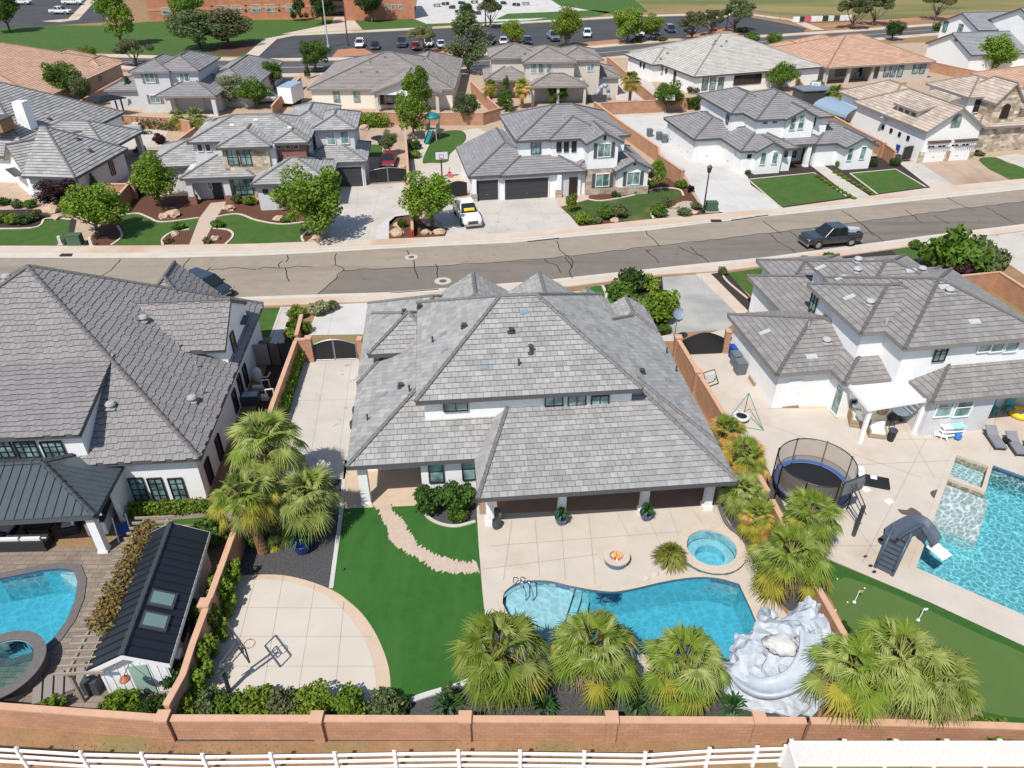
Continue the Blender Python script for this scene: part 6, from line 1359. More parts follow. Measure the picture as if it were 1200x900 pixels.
for i, p in enumerate(VP):
    q = MB().box((0, 0, .9), (.14, .14, 1.8)).build('post', VINYL, t, loc=(p[0] - o0[0], p[1] - o0[1], 0)); MB().box((0, 0, 1.84), (.18, .18, .08), taper=.3).build('post_cap', VINYL, q)
    if i:
        a = VP[i - 1]; L = p[0] - a[0]; b = MB(); b.box((0, 0, .88), (L - .14, .04, 1.5)); b.box((0, 0, 1.68), (L - .142, .07, .13)); b.box((0, 0, .12), (L - .142, .07, .13))
        for k in range(1, 9): b.box((-L / 2 + L * k / 9, -.022, .9), (.012, .008, 1.45))
        b.build('panel', VINYL, t, loc=((p[0] + a[0]) / 2 - o0[0], p[1] - o0[1], 0))
q = MB().box((0, 0, .88), (.04, 1.3, 1.5)); q.box((0, 0, 1.68), (.07, 1.3, .13)); q.build('panel', VINYL, t, loc=(-.12, -.72, 0))
# ---------------------------------------------------------------- school, parking lot
SCH = brick_mat('orange school brick', (.5, .2, .115), (.44, .165, .09), (.5, .3, .2), .5, .22, .012, .2, vary=.15); SCHD = mat('pale brick band', (.52, .27, .18), .9)
o1 = G(176, 25.5); h = House('school_building', 'long orange brick school building along the top left edge', o1, math.degrees(yaw_of((180, 25.5), (372, 20.5))), T_GR, [SCH]); h.root['category'] = 'school'
L1 = h.loc(*G(372, 20.5))[0]; L2 = h.loc(*G(398, 20))[0]; L3 = h.loc(*G(486, 21.5)); W = MB(); h.box(W, 0, 0, L1, 20, 0, 9); h.box(W, L1 + .1, 6, L2 + 4, 18, 0, 9); h.box(W, L2 + 1.5, L3[1] - 1, L3[0], 14, 0, 9); h.walls = h.place(W.build('wall', SCH, h.root))
W = MB(); h.box(W, -.05, -.06, L1, -.01, 2.5, 3.1); h.part('wall_band', W, SCHD); h.part('canopy', MB().box((0, 0, 0), (9, 7, .5)), mat('teal canopy', (.12, .25, .26), .6), (L1 + 4.5, 2.4, 4.8))
h.part('roof', MB().box((0, 0, 0), (L1 + 1, 21, .4)), LITEFL, (L1 / 2, 10, 9.2)); h.part('canopy_post', MB().box((0, 0, 2.3), (.6, .6, 4.6)), DARKM, (L1 + 8, -.5, 0)); 
for x, y in ((195, 13), (261, 11), (277, 10.5), (300, 10), (316.5, 9.5), (340, 9)): h.win('F', 0, x, y, 2.3, 1.8, 1, 2, WHITE2)
for x, y in ((248, 8), (248, 13), (288, 7), (288, 12.5), (327, 7), (327, 12)): h.win('F', 0, x, y, .6, .6, 1, 1, GREYM, GLASSD)
for x in (453, 461, 469): h.win('F', L3[1] - 1, x, 8, 1.0, 1.2, 1, 1, WHITE2)
h.win('F', 6, 397.5, 11, 3.0, 4.0, 3, 2, WHITE2)
CARS = [('suv', 'white', (.7, .7, .7), 422, 55, 'white wagon farthest left of the cars facing the far road'), ('sedan', 'black', (.015, .016, .02), 440, 57, 'black sedan second from left in the far lot, above the white ranch roof'), ('pickup', 'navy', (.02, .035, .09), 471, 54, 'navy pickup behind the ridge of the white ranch house'), ('sedan', 'red', (.3, .015, .02), 487, 57.5, 'red sedan beside the white jeep in the far lot'), ('suv', 'white', (.7, .7, .7), 502, 54, 'white jeep like car under the pale tree in the far lot'), ('sedan', 'white', (.7, .7, .7), 517, 55.5, 'white sedan right of the jeep, left of the large light tree'), ('suv', 'black', (.015, .016, .02), 575, 51, 'black car just right of the large light green tree'), ('sedan', 'white', (.7, .7, .7), 590, 51.5, 'white sedan between the black car and red one'), ('suv', 'red', (.3, .015, .02), 604, 49.5, 'red car under the small lime tree in the far lot'), ('sedan', 'navy', (.02, .035, .09), 618, 50.5, 'navy sedan right of the red car in the far lot'), ('pickup', 'slate', (.12, .16, .2), 648, 47, 'slate blue pickup left of the tall lime tree'), ('suv', 'white', (.7, .7, .7), 688, 43, 'white car right of the tall lime tree'), ('pickup', 'white', (.7, .7, .7), 748, 42, 'white pickup under the round lime tree'), ('sedan', 'black', (.015, .016, .02), 768, 40, 'black sedan between two lime trees'), ('suv', 'navy', (.02, .035, .09), 785, 37.5, 'dark blue car right of the second lime tree'), ('suv', 'black', (.015, .016, .02), 808, 38, 'black car under the grey airy tree'), ('suv', 'maroon', (.12, .015, .02), 834, 35, 'maroon car at the right end of the far lot')]
for kd, cn, cc, x, y, lb in CARS: vehicle(kd, paint(cn, cc), lb, G(x, y), -math.pi / 2 + RT.uniform(-.12, .2), 'cars in the far parking lot')
for x, y, lb in ((72, 14, 'white pickup nearest the lawn in the top left lot'), (26, 3, 'white pickup cut by the top edge at far left'), (86, 3, 'white pickup at the top edge beside the light walkway')): vehicle('pickup', paint('white', (.7, .7, .7)), lb, G(x, y + 2.5), RT.uniform(-.1, .1), 'white pickups in the top left lot')
def pole(px, py, hgt, label, head=False, m=GREYM, lp='lamp_post'):
    g = G(px, py); t = thing(lp, label, 'pole', (*g, 0)); MB().tube((0, 0, 0), (0, 0, hgt), .16, .09, 10).build('pole', m, t); MB().lathe([(.3, 0), (.3, .5), (.18, .55)], n=10).build('base', m, t)
    if head:
        for s in (-1, 1): MB().box((s * .7, 0, hgt), (.9, .35, .14)).build('lamp_head', m, t)
    return t
pole(385, 56, 16, 'tall pale flagpole style pole in the far lot, above the white ranch house', False, LITEFL, 'flag_pole'); pole(408, 54, 11, 'thin dark lamp pole right of the pale pole in the far lot', True, DARKM); pole(569, 31, 12, 'lamp pole beside the plaza at the top centre', True, SOFFIT_D); pole(860, 37, 11, 'pale short pole at the right end of the far lot', False, LITEFL, 'flag_pole'); pole(851, 34, 12, 'tall dark lamp pole beside the airy tree at the top right', True, DARKM)
BN = [(.7, .7, .7), (.03, .03, .03), (.5, .1, .14), (.7, .7, .7), (.65, .65, .6), (.04, .04, .04), (.6, .62, .58), (.06, .06, .05), (.7, .7, .7), (.68, .7, .7)]; ft = thing('chain_fence', 'long chain link fence between the sports field and far road', 'fence', (*G(850, 14), 0)); fo = G(850, 14); P = PX((850, 14), (930, 26), (1000, 24), (1080, 20), (1130, 16)); 
for a, b in zip(P, P[1:]):
    for z in (.1, 1.6): MB().tube((a[0] - fo[0], a[1] - fo[1], z), (b[0] - fo[0], b[1] - fo[1], z), .05, n=6).build('rail', GREYM, ft)
    for k in range(5): MB().tube((0, 0, 0), (0, 0, 1.65), .05, n=6).build('post', GREYM, ft, loc=(a[0] + (b[0] - a[0]) * k / 5 - fo[0], a[1] + (b[1] - a[1]) * k / 5 - fo[1], 0))
wd = ('leftmost white', 'black, second from left', 'pink red', 'white right of the pink one', 'cream, fifth from left', 'black one in the middle', 'pale green grey', 'dark one third from right', 'white second from right', 'rightmost white')
for i, c in enumerate(BN):
    x = 932 + i * 6.7; g = G(x, 27.3 - i * .23); tag(MB().box((0, 0, .95), (1.75 if i != 1 else 1.2, .03, 1.3)).build('fence_banner', mat('banner %d' % i, c, .7), loc=(g[0], g[1] - .15, 0)), '%s banner hung on the sports field fence' % wd[i], 'banner', 'banners on the sports field fence')
# bicycles / seating on the plaza read only as dark clutter: tables
for i, (x, y) in enumerate(((512, 8), (522, 6), (530, 10), (541, 5), (548, 9), (556, 4), (575, 6), (590, 5), (605, 7), (616, 6), (538, 15), (560, 17))):
    g = G(x, y); t = thing('picnic_table', 'dark picnic table on the pale school plaza', 'table', (*g, 0), i * .7, 'picnic tables on the school plaza'); MB().box((0, 0, .75), (2.2, .8, .07)).build('table_top', DARKM, t)
    for s in (-1, 1): MB().box((0, s * .75, .45), (2.2, .3, .06)).build('bench', DARKM, t); MB().box((s * .8, 0, .37), (.08, 1.5, .74)).build('leg', DARKM, t)
# ---------------------------------------------------------------- trees of the far row and the park
tree(143, 54, 4.3, 14, 'tall', 'bright', 'tall bright green tree standing on the school lawn', seed=1); tree(12, 38, 4.2, 9.5, 'round', 'green', 'round green tree at the top left corner of the lawn', seed=2)
tree(160, 77, 3.4, 5.5, 'airy', 'olive', 'pale olive palo verde between the terracotta roof and grey house', seed=1); tree(106, 74, 1.7, 3.6, 'round', 'lime', 'small lime tree behind the terracotta roof')
tree(235, 57, 5.6, 8.5, 'round', 'sage', 'left one of two grey green trees on the school lawn', seed=2); tree(268, 54, 6.2, 8.5, 'round', 'olive', 'right one of two grey green trees on the school lawn', seed=3); tree(222, 28, 4.0, 10, 'round', 'green', 'dark green tree against the orange school wall', seed=3)
tree(352, 24, 2.8, 8, 'cone', 'dark', 'dark pine at the right part of the long school wall'); tree(379, 28, 3.2, 9, 'round', 'dark', 'dark pine left of the school entrance', seed=1); tree(436, 26, 3.6, 9.5, 'round', 'dark', 'dark pine right of the school entrance', seed=2)
tree(370, 84, 3.0, 6.2, 'round', 'green', 'round green tree left of the white ranch house roof', seed=1); tree(549, 86, 4.6, 10.8, 'tall', 'sage', 'large light green tree right of the white ranch house', seed=2)
tree(497, 61, 3.0, 6, 'airy', 'palo', 'pale feathery tree over the cars in the far lot', seed=1); tree(600, 55, 2.6, 6, 'round', 'lime', 'small lime tree over the red car in the far lot', seed=2); tree(663, 56, 3.6, 9.5, 'round', 'lime', 'tallest lime tree in the far lot behind the beige house', seed=3); tree(735, 51, 3.5, 8, 'round', 'lime', 'round lime tree at the middle of the lot islands', seed=1); tree(762, 48, 2.8, 6, 'round', 'lime', 'lower lime tree beside the black sedan', seed=2)
tree(810, 48, 3.6, 6.5, 'airy', 'olive', 'grey airy tree above the pale roofed house', seed=3); tree(832, 42, 3.2, 6.5, 'airy', 'olive', 'thin grey tree by the maroon car', seed=1); tree(860, 37, 4.5, 8, 'airy', 'sage', 'spreading thin tree beside the pale short pole', seed=2); tree(575, 33, 3.2, 8, 'airy', 'olive', 'thin brown tree beside the plaza lamp pole', seed=3); tree(548, 26, 2.0, 5, 'round', 'dark', 'small dark tree on the plaza edge')
tree(998, 34, 4.2, 8.5, 'airy', 'olive', 'left grey tree of the pair by the sports field fence', seed=1); tree(1023, 30, 4.4, 8.5, 'airy', 'sage', 'right grey tree of the pair by the sports field fence', seed=2); tree(1096, 24, 4.2, 8.5, 'airy', 'palo', 'pale tree by the field beside the steep gabled house', seed=3); tree(1045, 47, 2.2, 4.6, 'round', 'dark', 'clipped dark ball tree on the far roadside above the salmon roof', seed=1); tree(904, 58, 1.9, 3.8, 'round', 'green', 'small round green tree left of the salmon roof', seed=2)
shrub(880, 50, 1.9, 2.2, 'ball', 'green', 'clipped green ball bush at the corner of the pale roofed house'); shrub(1098, 36, 1.5, 2.2, 'bush', 'green', 'green bush by the far road beside the steep gabled house'); tree(1160, 86, 3.4, 7.6, 'round', 'bright', 'bright green tree in front of the white steep gabled house', seed=3); tree(1205, 76, 1.8, 4.5, 'round', 'green', 'green tree cut by the right edge near the steep gabled house')
for x, y, l in ((775, 48, 'left'), (745, 50, 'middle'), (870, 38, 'right')): shrub(x, y, 1.7, 1.4, 'low', 'olive', 'grey green island shrub at the %s of the lot islands' % l, 'shrubs on the lot islands')
tree(80, 124, 2.7, 7.4, 'round', 'green', 'green tree left of the black gazebo', seed=1); tree(99, 126, 1.7, 5.6, 'round', 'sage', 'slim paler tree beside the green one left of the gazebo', seed=2); tree(157, 126, 1.45, 4.8, 'cone', 'dark', 'dense dark cone tree against the pale grey house', seed=1)
tree(276, 124, 2.8, 5.2, 'round', 'blossom', 'pale blossoming tree in front of the grey house side roof', seed=2); tree(300, 127, 2.6, 5.2, 'round', 'green', 'green tree right of the pale blossoming one', seed=3); tree(322, 104, 2.0, 5, 'round', 'green', 'green tree left of the white trailer'); tree(361, 92, .6, 5, 'cone', 'dark', 'thin dark cypress beside the white trailer', seed=2)
tree(485, 163, 2.5, 8.8, 'tall', 'bright', 'tall bright green tree left of the playground tower', seed=3); tree(495, 143, 2.3, 8, 'tall', 'green', 'taller darker tree just behind the bright one at the playground', seed=1); tree(549, 145, 2.0, 4.8, 'round', 'sage', 'grey green tree right of the playground by the tan wall', seed=2)
tree(593, 130, 1.7, 5.4, 'cone', 'green', 'green cone tree between two orange fan palms', seed=3); tree(653, 122, 1.6, 3.2, 'round', 'green', 'small green tree before the beige house porch', seed=1); tree(780, 132, 2.3, 5.0, 'round', 'green', 'green tree at the corner of the tan walls, upper right', seed=2); tree(914, 106, 2.5, 5.2, 'round', 'green', 'green flowering tree between two white houses, upper right', seed=3); shrub(813, 110, 1.3, 1.6, 'bush', 'olive', 'rounded grey bush before the three tall windows')
shrub(805, 128, .9, 1.9, 'leggy', 'dark', 'dark narrow shrub behind the concrete yard, upper right'); shrub(815, 129, .9, 2.2, 'leggy', 'dark', 'second dark narrow shrub by the garage roof, upper right'); shrub(957, 104, 1.5, 1.7, 'bush', 'lime', 'yellow green bush at the left of the salmon house patio')
hedge(PX((119, 148), (146, 149.5)), 1.4, 1.7, 'vine', 'brown green hedge in front of the left part of the tan back wall', 160, size=.16); hedge(PX((163, 150), (205, 153)), 1.3, 1.6, 'olive', 'olive hedge right of the brown one at the back wall', 160, size=.16); hedge(PX((421, 149), (450, 149)), 1.6, 2.0, 'bright', 'clipped bright green hedge behind the brick house roof', 520, size=.16)
hedge(PX((170, 126), (185, 128)), 1.2, 1.1, 'sage', 'low grey green hedge below the pale grey house windows', 160, size=.15)
# palms of the far row
palm(575, 100, 3.3, 1.6, 'wild', 'orange skirted fan palm at the corner of the tan walls', None, 1); palm(612, 100, 3.4, 1.7, 'wild', 'orange skirted fan palm right of the green cone tree', None, 2); palm(740, 92, 4.2, 1.9, 'wild', 'fan palm in the walled corner near the curved slide', None, 3); palm(979, 108, 2.2, 1.9, 'full', 'green fan palm below the salmon roofed house', None, 2); palm(1038, 103, 1.6, 1.4, 'full', 'small fan palm poking over the beige tile roof', None, 3)
palm(207, 136, 2.0, 1.6, 'small', 'green palm right of the olive hedge', None, 1); palm(229, 136, 2.0, 2.0, 'pale', 'pale green palm beside the satellite dish', None, 2)
# ---------------------------------------------------------------- street trees and front gardens, north side
tree(374, 278, 3.3, 7.6, 'round', 'bright', 'largest round street tree, in front of the brick house drive', seed=1); tree(507, 268, 2.75, 6.2, 'round', 'bright', 'round street tree beside the white pickup', seed=2); tree(189, 242, 2.5, 6.6, 'round', 'bright', 'round tree left of the brick house entry', seed=3); tree(116, 277, 3.0, 5.8, 'round', 'bright', 'broad green tree by the green utility box at the left', seed=2); tree(72, 244, 2.1, 3.4, 'round', 'purple', 'dark purple leaved tree before the chimney house', seed=1); tree(115, 230, .8, 2.8, 'cone', 'green', 'thin green conifer behind the broad tree at the left', seed=1)
tree(768, 223, 1.35, 3.6, 'tall', 'bright', 'small bright tree at the right corner of the dark garage house', seed=1); shrub(333, 246, .9, 2.9, 'leggy', 'sage', 'tall grey shrub left of the largest street tree', seed=2)
for x, y, r, hh, sh, c, l in ((210, 269, .75, 1.0, 'bush', 'green', 'green bush left of the entry path to the brick house'), (256, 266, .75, 1.0, 'bush', 'green', 'green bush right of the entry path to the brick house'), (198, 284, .6, .6, 'low', 'vine', 'low brown plant left of the path by the sidewalk'), (244, 284, .6, .6, 'low', 'olive', 'low olive plant right of the path by the sidewalk'), (293, 240, .8, 1.3, 'bush', 'lime', 'yellow green bush under the stone bay window'), (278, 238, .7, 1.2, 'bush', 'olive', 'olive bush left of the yellow green one under the bay'), (335, 260, .6, .7, 'bush', 'green', 'small green bush among boulders before the brick house'),
    (472, 266, .6, 1.1, 'bush', 'green', 'green bush beside the boulders left of the white pickup'), (682, 262, 1.0, 1.4, 'bush', 'lime', 'yellow green shrub nearest the dark garage house drive'), (669, 247, .8, 2.3, 'leggy', 'lime', 'tall loose lime shrub on the dark garage house lawn'), (698, 262, .8, 1.0, 'bush', 'sage', 'grey green shrub near the sidewalk on the patchy lawn'), (709, 255, 1.15, 1.5, 'bush', 'green', 'large green shrub in the middle of the patchy lawn'), (725, 254, 1.1, 1.6, 'bush', 'olive', 'large olive shrub right of the green one on the patchy lawn'), (771, 252, 1.15, 1.5, 'bush', 'green', 'large green shrub beside the pale rock bed'), (782, 243, .9, 1.2, 'bush', 'olive', 'olive shrub behind the pale rock bed'), (802, 253, .9, 1.1, 'bush', 'sage', 'round grey green shrub by the lamp post rocks'), (798, 220, .8, 1.1, 'bush', 'green', 'green shrub against the tan wall end'), (815, 245, .7, .9, 'bush', 'sage', 'small grey shrub left of the lamp post'), (809, 225, .5, 1.0, 'leggy', 'purple', 'small purple shrub at the drive edge'), (722, 230, .8, .7, 'low', 'dark', 'dark low plants under the stone window'), (745, 226, .8, .7, 'low', 'green', 'green low plants under the right gable window'),
    (876, 203, .5, .6, 'bush', 'sage', 'small shrub at the garage corner of the lamp post house'), (983, 196, .55, .9, 'ball', 'green', 'clipped ball left of the gabled window, right house row'), (1021, 195, .7, 1.2, 'ball', 'dark', 'clipped dark ball beside the tan wall end'), (1048, 194, .7, 1.0, 'ball', 'dark', 'clipped ball at the edge of the pinkish drive'), (1145, 182, .9, .8, 'bush', 'olive', 'pale tufted plant before the stone column, far right')): shrub(x, y, r, hh, sh, c, l)
for side, pts in (('left', ((958, 208), (1000, 234))), ('right', ((978, 203), (1022, 229)))):
    for k in range(9):
        f = k / 8; shrub(pts[0][0] + (pts[1][0] - pts[0][0]) * f, pts[0][1] + (pts[1][1] - pts[0][1]) * f, .36, .45, 'bush', 'lime', 'small yellow green shrub in the %s row along the straight path' % side, 'shrubs in the %s row along the path' % side)
for k, (x, y) in enumerate(((5, 260), (16, 262), (28, 262), (40, 258))): shrub(x, y, .9, 1.2, 'bush', ('green', 'lime', 'dark', 'olive')[k], ('green', 'yellow green', 'dark', 'olive')[k] + ' shrub in the island bed at the far left lawn')
for k, (x, y) in enumerate(((6, 240), (22, 243), (36, 243))): shrub(x, y, .8, 1.0, 'bush', ('dark', 'sage', 'green')[k], ('dark', 'grey', 'green')[k] + ' shrub against the chimney house wall')
BOUL = mat('tan boulder', (.45, .33, .23), .95, noise_amt=.3, noise_scale=2.5, bump=1, bump_scale=5)
for i, (x, y, r, l) in enumerate(((62, 249, 1.0, 'large flat boulder under the purple tree'), (70, 256, .7, 'smaller boulder below the purple tree'), (204, 253, .8, 'boulder left of the brick house walk'), (193, 255, .6, 'boulder at the foot of the tree left of the walk'), (268, 246, .7, 'boulder right of the brick house walk'), (205, 276, .4, 'small boulder in the bed left of the path'), (252, 281, .5, 'small boulder in the bed right of the path'), (327, 258, .6, 'yellow boulder under the largest street tree'), (372, 280, .6, 'boulder at the trunk of the largest street tree'), (466, 275, .7, 'round tan boulder in the island left of the white pickup'), (466, 265, .5, 'upper boulder in the island left of the white pickup'), (500, 274, .6, 'flat rock under the tree by the white pickup'), (515, 274, .6, 'grey rock under the tree near the pickup wheel'), (692, 261, .4, 'grey rock on the sidewalk edge of the patchy lawn'), (720, 260, .5, 'rock between the large shrubs and sidewalk'), (790, 244, .6, 'rock in the pale rock bed'), (814, 250, .4, 'white rock near the utility box'))):
    g = G(x, y); tag(MB().blob((0, 0, r * .25), (r, r * .8, r * .6), i, .5, 2).build('boulder', BOUL, loc=(*g, 0), uv=False), l, 'boulder')
# utility things on the street
def box_util(px, py, d, m, label, name, cat, cap=None):
    g = G(px, py); t = thing(name, label, cat, (*g, 0), .05); MB().box((0, 0, d[2] / 2 + .06), d, taper=.94).build('cabinet', m, t); MB().box((0, 0, .04), (d[0] + .25, d[1] + .25, .08)).build('pad', CONC, t)
    if cap: MB().box((0, 0, d[2] + .09), (d[0] * 1.02, d[1] * 1.02, .06)).build('lid', cap, t)
GRB = mat('utility green', (.06, .11, .07), .6)
box_util(90, 287, (1.3, .9, 1.0), GRB, 'green utility box on the lawn edge beside the broad tree', 'utility_box', 'utility box', GRB); box_util(833, 247, (1.2, .9, .9), GRB, 'dark green utility box at the foot of the lamp post', 'utility_box', 'utility box', GRB)
for x, y, l in ((72, 286.5, 'left'), (108, 288, 'right')): box_util(x, y, (.3, .3, .8), BEIGEST, 'small beige utility pedestal to the %s of the green box' % l, 'utility_pedestal', 'utility box')
g = G(824, 249); t = thing('street_lamp', 'black lantern street lamp at the end of the long white drive', 'street lamp', (*g, 0)); MB().tube((0, 0, 0), (0, 0, 4.3), .09, .06, 10).build('pole', BLACKM, t); MB().lathe([(.2, 0), (.2, .35), (.1, .5)], n=10).build('base', BLACKM, t); MB().lathe([(.1, 4.3), (.2, 4.4), (.26, 4.85), (.2, 4.9)], n=8).build('lantern', GLASSD, t); MB().lathe([(.3, 4.9), (.05, 5.15), (.02, 5.25)], n=8).build('lamp_cap', BLACKM, t)
g = G(483, 278); t = thing('fire_hydrant', 'red fire hydrant by the sidewalk left of the tree', 'hydrant', (*g, 0)); RED = mat('hydrant red', (.4, .03, .02), .5); MB().lathe([(.16, 0), (.16, .06), (.11, .08), (.11, .6), (.14, .62), (.1, .72), (.03, .78)], n=12).build('body', RED, t)
for s in (-1, 1): MB().tube((s * .1, 0, .5), (s * .2, 0, .5), .05, n=8).build('outlet', RED, t)
# vehicles on the street and drives
vehicle('pickup', paint('pickup white', (.75, .75, .75)), 'white pickup parked on the drive of the dark garage house', G(547.5, 257), yaw_of((536, 236), (557, 270)), None, 'parked_pickup', 'pickup')
yc = MB().box((0, 0, 0), (.5, 1.35, .05)).box((.1, .1, .05), (.2, .6, .06)); o = yc.build('sunshade', mat('yellow shade', (.7, .45, .02), .6), VEH[('pickup', 'paint pickup white')], loc=(1.14, 0, 1.5)); o.scale = (.62, .8, 1); o.rotation_euler = (0, R(44), 0)
vehicle('pickup', paint('graphite', (.025, .028, .035)), 'dark crew cab pickup parked on the street, white crates in its bed', G(971, 286), yaw_of((1005, 285), (940, 291)), None, 'parked_pickup', 'pickup')
b = MB(); b.box((0, 0, .15), (.7, .8, .3)); b.box((.6, .2, .12), (.5, .5, .24)); PT = VEH[('pickup', 'paint graphite')]; yw = PT.rotation_euler[2]; g = (PT.location.x - 2.1 * math.cos(yw), PT.location.y - 2.1 * math.sin(yw)); tag(b.build('crate', LITEFL, loc=(*g, 1.2)), 'pale crates lying in the bed of the dark pickup', 'crate')
vehicle('suv', paint('midnight', (.02, .028, .04)), 'dark blue car at the kerb, half hidden behind the slate roof', G(245, 343), yaw_of((225, 330), (262, 343)), None)
vehicle('sedan', paint('yard red', (.2, .015, .02)), 'red car behind the dark yard gate', G(456, 192), -math.pi / 2 + .05)
g = G(343, 122); t = thing('cargo_trailer', 'white enclosed box trailer in the side yard of the ranch house', 'trailer', (*g, 0), R(80)); MB().box((0, 0, 1.8), (4.5, 2.3, 2.4)).build('body', WHITE2, t); MB().box((0, 0, 3.03), (4.5, 2.32, .06)).build('roof', mat('blue grey roof', (.25, .35, .45), .5), t)
for sx in (-.5, .5):
    for sy in (-1.05, 1.05): MB().tube((sx, sy - .1, .38), (sx, sy + .1, .38), .38, n=14).build('wheel', TYRE, t)
MB().tube((2.2, 0, .5), (3.3, 0, .5), .07).build('tow_bar', BLACKM, t)
vehicle('van', paint('silver', (.5, .52, .54)), 'silver van under the trees left of the white trailer', G(313, 120), R(20))
# ---------------------------------------------------------------- palms and planting round the pools
palm(309, 511, 4.6, 2.35, 'pale', 'tallest pale green fan palm beside the left driveway', None, 3); palm(358, 575, 3.0, 2.05, 'pale', 'pale fan palm over the dark gravel, nearest the turf', None, 1); gb = G(309, 648); hb = CAMH - (gb[1] + .1) * -ray(285, 577)[2] / ray(285, 577)[1]; gt = G(285, 577, hb); palm(285, 577, hb, 1.95, 'tall', 'fan palm with bare brown trunk and yellow fronds, left of the dark gravel', None, 2, lean=(gt[0] - gb[0], gt[1] - gb[1]))
palm(325, 620, .7, 1.3, 'small', 'low dark green palm between the three left fan palms', None, 4); palm(585, 759, 2.9, 2.45, 'full', 'leftmost of three fan palms below the kidney pool', None, 1); palm(697, 754, 3.0, 2.25, 'full', 'middle one of three fan palms below the kidney pool', None, 2); palm(803, 772, 2.7, 2.15, 'full', 'rightmost of three fan palms below the kidney pool', None, 3)
palm(1002, 780, 3.3, 2.0, 'full', 'left one of the big fan palms by the white privacy fence', None, 4); palm(1055, 768, 3.6, 2.2, 'pale', 'middle pale fan palm of the group by the putting green', None, 2); palm(1100, 790, 3.0, 1.95, 'pale', 'right one of the big fan palms by the white privacy fence', None, 4)
palm(929, 648, 2.5, 2.15, 'tall', 'largest yellow tipped fan palm right of the round spa', None, 1); palm(952, 600, 2.6, 1.9, 'full', 'fan palm in front of the round trampoline', None, 3); palm(889, 603, 1.4, 1.25, 'wild', 'orange and yellow young palm right of the porch corner', None, 2); palm(872, 573, 1.9, 1.5, 'pale', 'pale green palm at the porch corner of the middle house', None, 4); palm(873, 533, 2.3, 1.7, 'wild', 'orange fringed palm below the right roof edge', None, 4); palm(852, 503, 2.3, 1.5, 'wild', 'uppermost orange fringed palm against the panelled wall', None, 3)
AG = mat('sword leaf', (.03, .085, .02), .5); AGB = mat('blue pot glaze', (.01, .03, .2), .25, spec=.6, coat=.5); GRS = leaf_mat('fountain grass', (.1, .13, .02), (.2, .19, .04), .2)
spiky(785, 657, 1.15, 1.25, GRS, 'round tuft of yellow green fountain grass between fire pit and spa', n=700, wid=.025)
for x, y, r, l in ((525, 830, 1.0, 'left'), (637, 832, .9, 'middle'), (745, 832, .9, 'second from right'), (858, 832, 1.0, 'right')): spiky(x, y, r, 1.0, AG, 'dark sword leaved plant at the rear wall, %s of the palms row' % l, n=70, wid=.05)
def pot(px, py, r, label, plant):
    g = G(px, py); t = thing('plant_pot', label, 'plant pot', (*g, 0)); MB().lathe([(r * .62, 0), (r * .95, r * .8), (r, r * 1.3), (r * 1.05, r * 1.35), (r * .9, r * 1.35), (r * .85, r * 1.2), (.01, r * 1.2)], n=18, closed=False).build('pot', AGB, t, smooth=True)
    tag(spiky(0, 0, r * 1.7, r * 2.2, AG, plant, n=46, wid=.05, name='sword_plant', world=(g[0], g[1]), z=r * 1.2), plant, 'plant')
pot(657.5, 613, .36, 'glossy blue pot at the second porch column', 'sword leaved plant in the blue pot at the second porch column'); pot(756.5, 608, .36, 'glossy blue pot at the third porch column', 'sword leaved plant in the blue pot at the third porch column'); pot(355, 646, .5, 'large dark blue pot on the dark gravel by the palms', 'sword leaved plant in the large pot on the gravel')
for x, y, r, l, m in ((583, 606, .28, 'grey metal can by the first porch column', GREYM), (582, 618, .26, 'dark round jar in front of the first porch column', DARKM)): g = G(x, y); tag(MB().lathe([(r * .8, 0), (r, .2), (r * .9, .5), (r * .95, .52), (r * .7, .52), (r * .7, .4), (.01, .4)], n=14, closed=False).build('planter', m, loc=(*g, 0)), l, 'planter')
